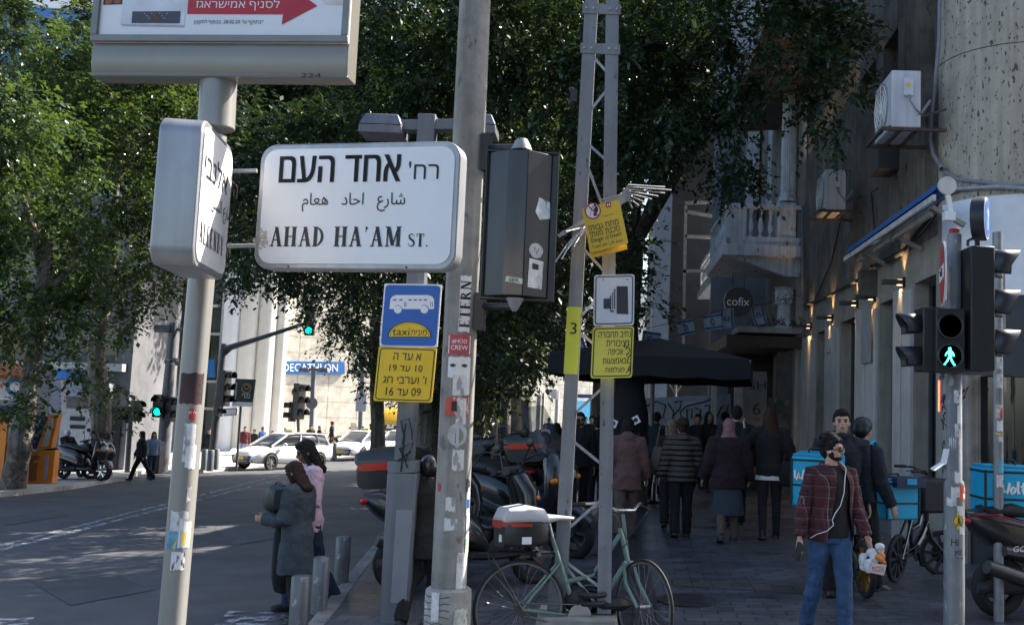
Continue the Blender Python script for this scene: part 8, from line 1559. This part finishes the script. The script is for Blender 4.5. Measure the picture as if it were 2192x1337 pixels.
tp = pp_('woman in a taupe quilted jacket with dark curly hair, walking away', 1455, 1146, 897, rz=A180 + R(4), hair='curly', hm=HAIRBR, top=mat('quilted_taupe', (.085, .066, .057), .6, 0, .15, 9, .4, 30), hem=.46, ease=.030, bottom=CL['black'], hood=True, face=False, legs=((6, 4, 2), (-8, 12, 2)), arms=((10, 10, 40, 0), (-2, 14, 20, 0)), skin=SKINL)
qm = MATS['quilted_taupe']; nt = qm.node_tree; tc = _n(nt, 'ShaderNodeTexCoord'); wv = _n(nt, 'ShaderNodeTexWave', wave_type='BANDS', bands_direction='Z', wave_profile='SIN'); wv.inputs['Scale'].default_value = 4.2; wv.inputs['Distortion'].default_value = .6; nt.links.new(tc.outputs['Object'], wv.inputs['Vector']); bp = _n(nt, 'ShaderNodeBump'); bp.inputs['Strength'].default_value = 1; bp.inputs['Distance'].default_value = .05; nt.links.new(wv.outputs['Fac'], bp.inputs['Height']); nt.links.new(bp.outputs[0], nt.nodes['Principled BSDF'].inputs['Normal'])
tote('large pale taupe tote on the left shoulder of the woman in the quilted jacket', P(1418, 1006, tp.location.y + .02), .34, .34, CL['beige'], R(12), .42); tote('small black bag on the right side of the woman in the quilted jacket', P(1488, 1025, tp.location.y + .05), .2, .26, CL['black'], R(-12), .5)
pp_('fair haired woman mostly hidden behind the woman in the quilted jacket', 1432, 1128, 896, rz=A180, hair='bob', hm=HAIRBL, top=CL['black'], bottom=CL['black'], hem=.44, face=False, skin=SKINL)
pp_('woman in a pink headscarf, dark burgundy jumper and slate skirt, walking away', 1555, 1158, 895, rz=A180, hair=None, headwear='scarf', top=CL['burg'], hem=.43, ease=.034, skirt=(.22, CL['slate'], .045), legm=CL['beige'], bottom=CL['beige'], face=False, wide=1.12, legs=((8, 4, 2), (-8, 14, 2)), arms=((4, 12, 30, 0), (0, 14, 28, 0)), skin=SKINL, bease=.004)
pp_('tall man in a dark coat walking just ahead of the woman in the headscarf', 1572, 1124, 866, rz=A180, top=CL['black'], hem=.42, ease=.024, face=False, wide=1.08)
pp_('young woman with long brown hair, short white hem and black tights', 1645, 1152, 871, rz=A180, hair='long', hm=HAIRBR, top=CL['black'], hem=.475, ease=.018, skirt=(.445, CL['white'], .022), legm=CL['tights'], bottom=CL['tights'], bease=.002, face=False, female=True, legs=((6, 3, 2), (-7, 10, 2)), arms=((-6, 16, 26, 0), (42, 20, 128, 20)), skin=SKINL); tote('large black bag carried by the young woman in the short white skirt', P(1692, 1040, GZ(1645, 1152).y - .1), .34, .34, CL['black'], R(10), .3)
pp_('man in sunglasses and dark clothes walking towards the viewer between the lattice legs', 1234, 1108, 880, rz=R(4), beard=True, glasses=True, top=CL['black'], hem=.48, ease=.022, bottom=CL['black'], skin=SKINM); pp_('dark dressed man walking away next to the man in sunglasses', 1274, 1094, 890, rz=A180, top=CL['black'], hem=.45, ease=.024, face=False)
pp_('man in a dark teal shirt with his back turned at the high cafe table', 1401, 1062, 880, rz=A180 - R(10), top=CL['teal'], bottom=CL['black'], face=False, wide=1.1)
for lab, px, f, h, rz, m, hr_ in (('dark haired person facing the viewer behind the cafe tables', 1490, 1046, 884, 0, CL['black'], 'short'), ('woman with dark hair behind the cafe tables, next to the banner edge', 1513, 1050, 880, 20, CL['black'], 'bob'), ('dark figure just left of the tall man in the dark coat', 1548, 1075, 880, 180, CL['black'], 'short')): pp_(lab, px, f, h, rz=R(rz), top=m, hair=hr_, face=False)
for lab, px, f, h, rz, m, hr_ in (('black dressed person beyond the parked scooters, head just above a helmet', 1143, 1100, 917, 180, CL['black'], 'short'), ('person in a rust checked top beyond the parked scooters', 1184, 1090, 903, 170, CL['orange'], 'long'), ('black dressed person with short hair left of the person in rust checks', 1160, 1075, 922, 150, CL['black'], 'short')): pp_(lab, px, f, h, rz=R(rz), top=m, hair=hr_, face=False)
for lab, px, f, h, m in (('far pedestrian in blue beside the sunlit posts', 1172, 975, 892, CL['blue']), ('far pedestrian in white beside the sunlit posts', 1163, 985, 905, CL['white']), ('far pedestrian in black in front of the bus shelter', 1262, 1010, 888, CL['black']), ('far pedestrian in light blue right of the bus shelter poster', 1286, 1000, 890, CL['lblue']), ('far pedestrian in beige before the bus shelter poster', 1250, 985, 890, CL['beige']), ('far pedestrian with fair hair close to the right lattice leg', 1272, 980, 888, CL['black'])): pp_(lab, px, f, h, rz=R(random.choice((0, 180, 200, 20))), top=m, face=False, vox=.02, hair='short', hm=random.choice((HAIRB, HAIRBR, HAIRBL)))
# rider behind the lamp post
pp_('motorcyclist in dark coat and full helmet, back turned, behind the grey lamp post', 898, 1338, 972, rz=R(172), hair=None, headwear='full', hwm=MATS['helmet_black'], top=CL['olive'], hem=.40, ease=.032, bottom=CL['black'], face=False, arms=((4, 6, 30, 6), (4, 6, 36, 0)), lean=6, wide=1.1)
# far left and across the junction
pp_('woman in black striding to the left at the far kerb', 298, 1028, 918, road=.0, rz=R(-60), legs=((24, 8, 2), (-26, 10, 2)), hair='long', top=CL['black'], hem=.42, ease=.03, vox=.02, face=False); pp_('person in a light blue jacket beside the striding woman in black', 322, 1025, 922, road=.0, rz=R(40), top=CL['lblue'], bottom=CL['djeans'], hair='long', hm=HAIRBR, vox=.02, face=False)
pp_('man in a dark jacket standing between the pale pole and the traffic light mast', 443, 1000, 915, road=.13, rz=R(0), top=CL['navy'], bottom=CL['djeans'], vox=.02, hair='short'); pp_('rider with a white helmet on the scooters by the orange cabinet', 136, 1024, 916, road=.13, rz=R(60), hair=None, headwear='full', hwm=mat('helmet_white', (.7, .7, .72), .3), top=CL['navy'], vox=.02, face=False, arms=((40, 8, 30, 0), (40, 8, 30, 0)))
for lab, px, f, h, rz, m, b_, hr_ in (('pedestrian in a maroon jacket by the white columns', 520, 985, 911, 20, CL['maroon'], CL['lblue'], 'short'), ('pedestrian in black next to the maroon jacket', 541, 980, 917, -20, CL['black'], CL['black'], 'short'), ('pedestrian in a blue jacket behind the first taxi', 558, 978, 912, 60, CL['blue'], CL['djeans'], 'short'), ('pedestrian with dark hair half hidden by the roof of the first taxi', 580, 976, 920, 0, CL['black'], CL['black'], 'bob'), ('pedestrian in white behind the roof of the first taxi', 607, 972, 914, 0, CL['white'], CL['djeans'], 'short'), ('pedestrian with long fair hair walking before the tiled wall', 681, 968, 909, -60, CL['black'], CL['black'], 'long'), ('pedestrian with a dark backpack striding before the tiled wall', 708, 967, 900, -80, CL['navy'], CL['djeans'], 'short'), ('dark pedestrian above the roof of the second taxi', 790, 967, 905, 180, CL['black'], CL['black'], 'short'), ('dark pedestrian right of the rectangular sign back', 803, 967, 901, 180, CL['black'], CL['black'], 'short'), ('dark pedestrian left of the yellow minibus', 813, 966, 899, 0, CL['black'], CL['djeans'], 'short'), ('pedestrian in black just right of the black haired woman', 662, 972, 908, 30, CL['black'], CL['black'], 'short')): pp_(lab, px, f, h, road=.13, rz=R(rz), top=m, bottom=b_, hair=hr_, vox=.025, face=False, hm=HAIRBL if 'fair' in lab else HAIRB, legs=((14, 6, 2), (-14, 10, 2)))
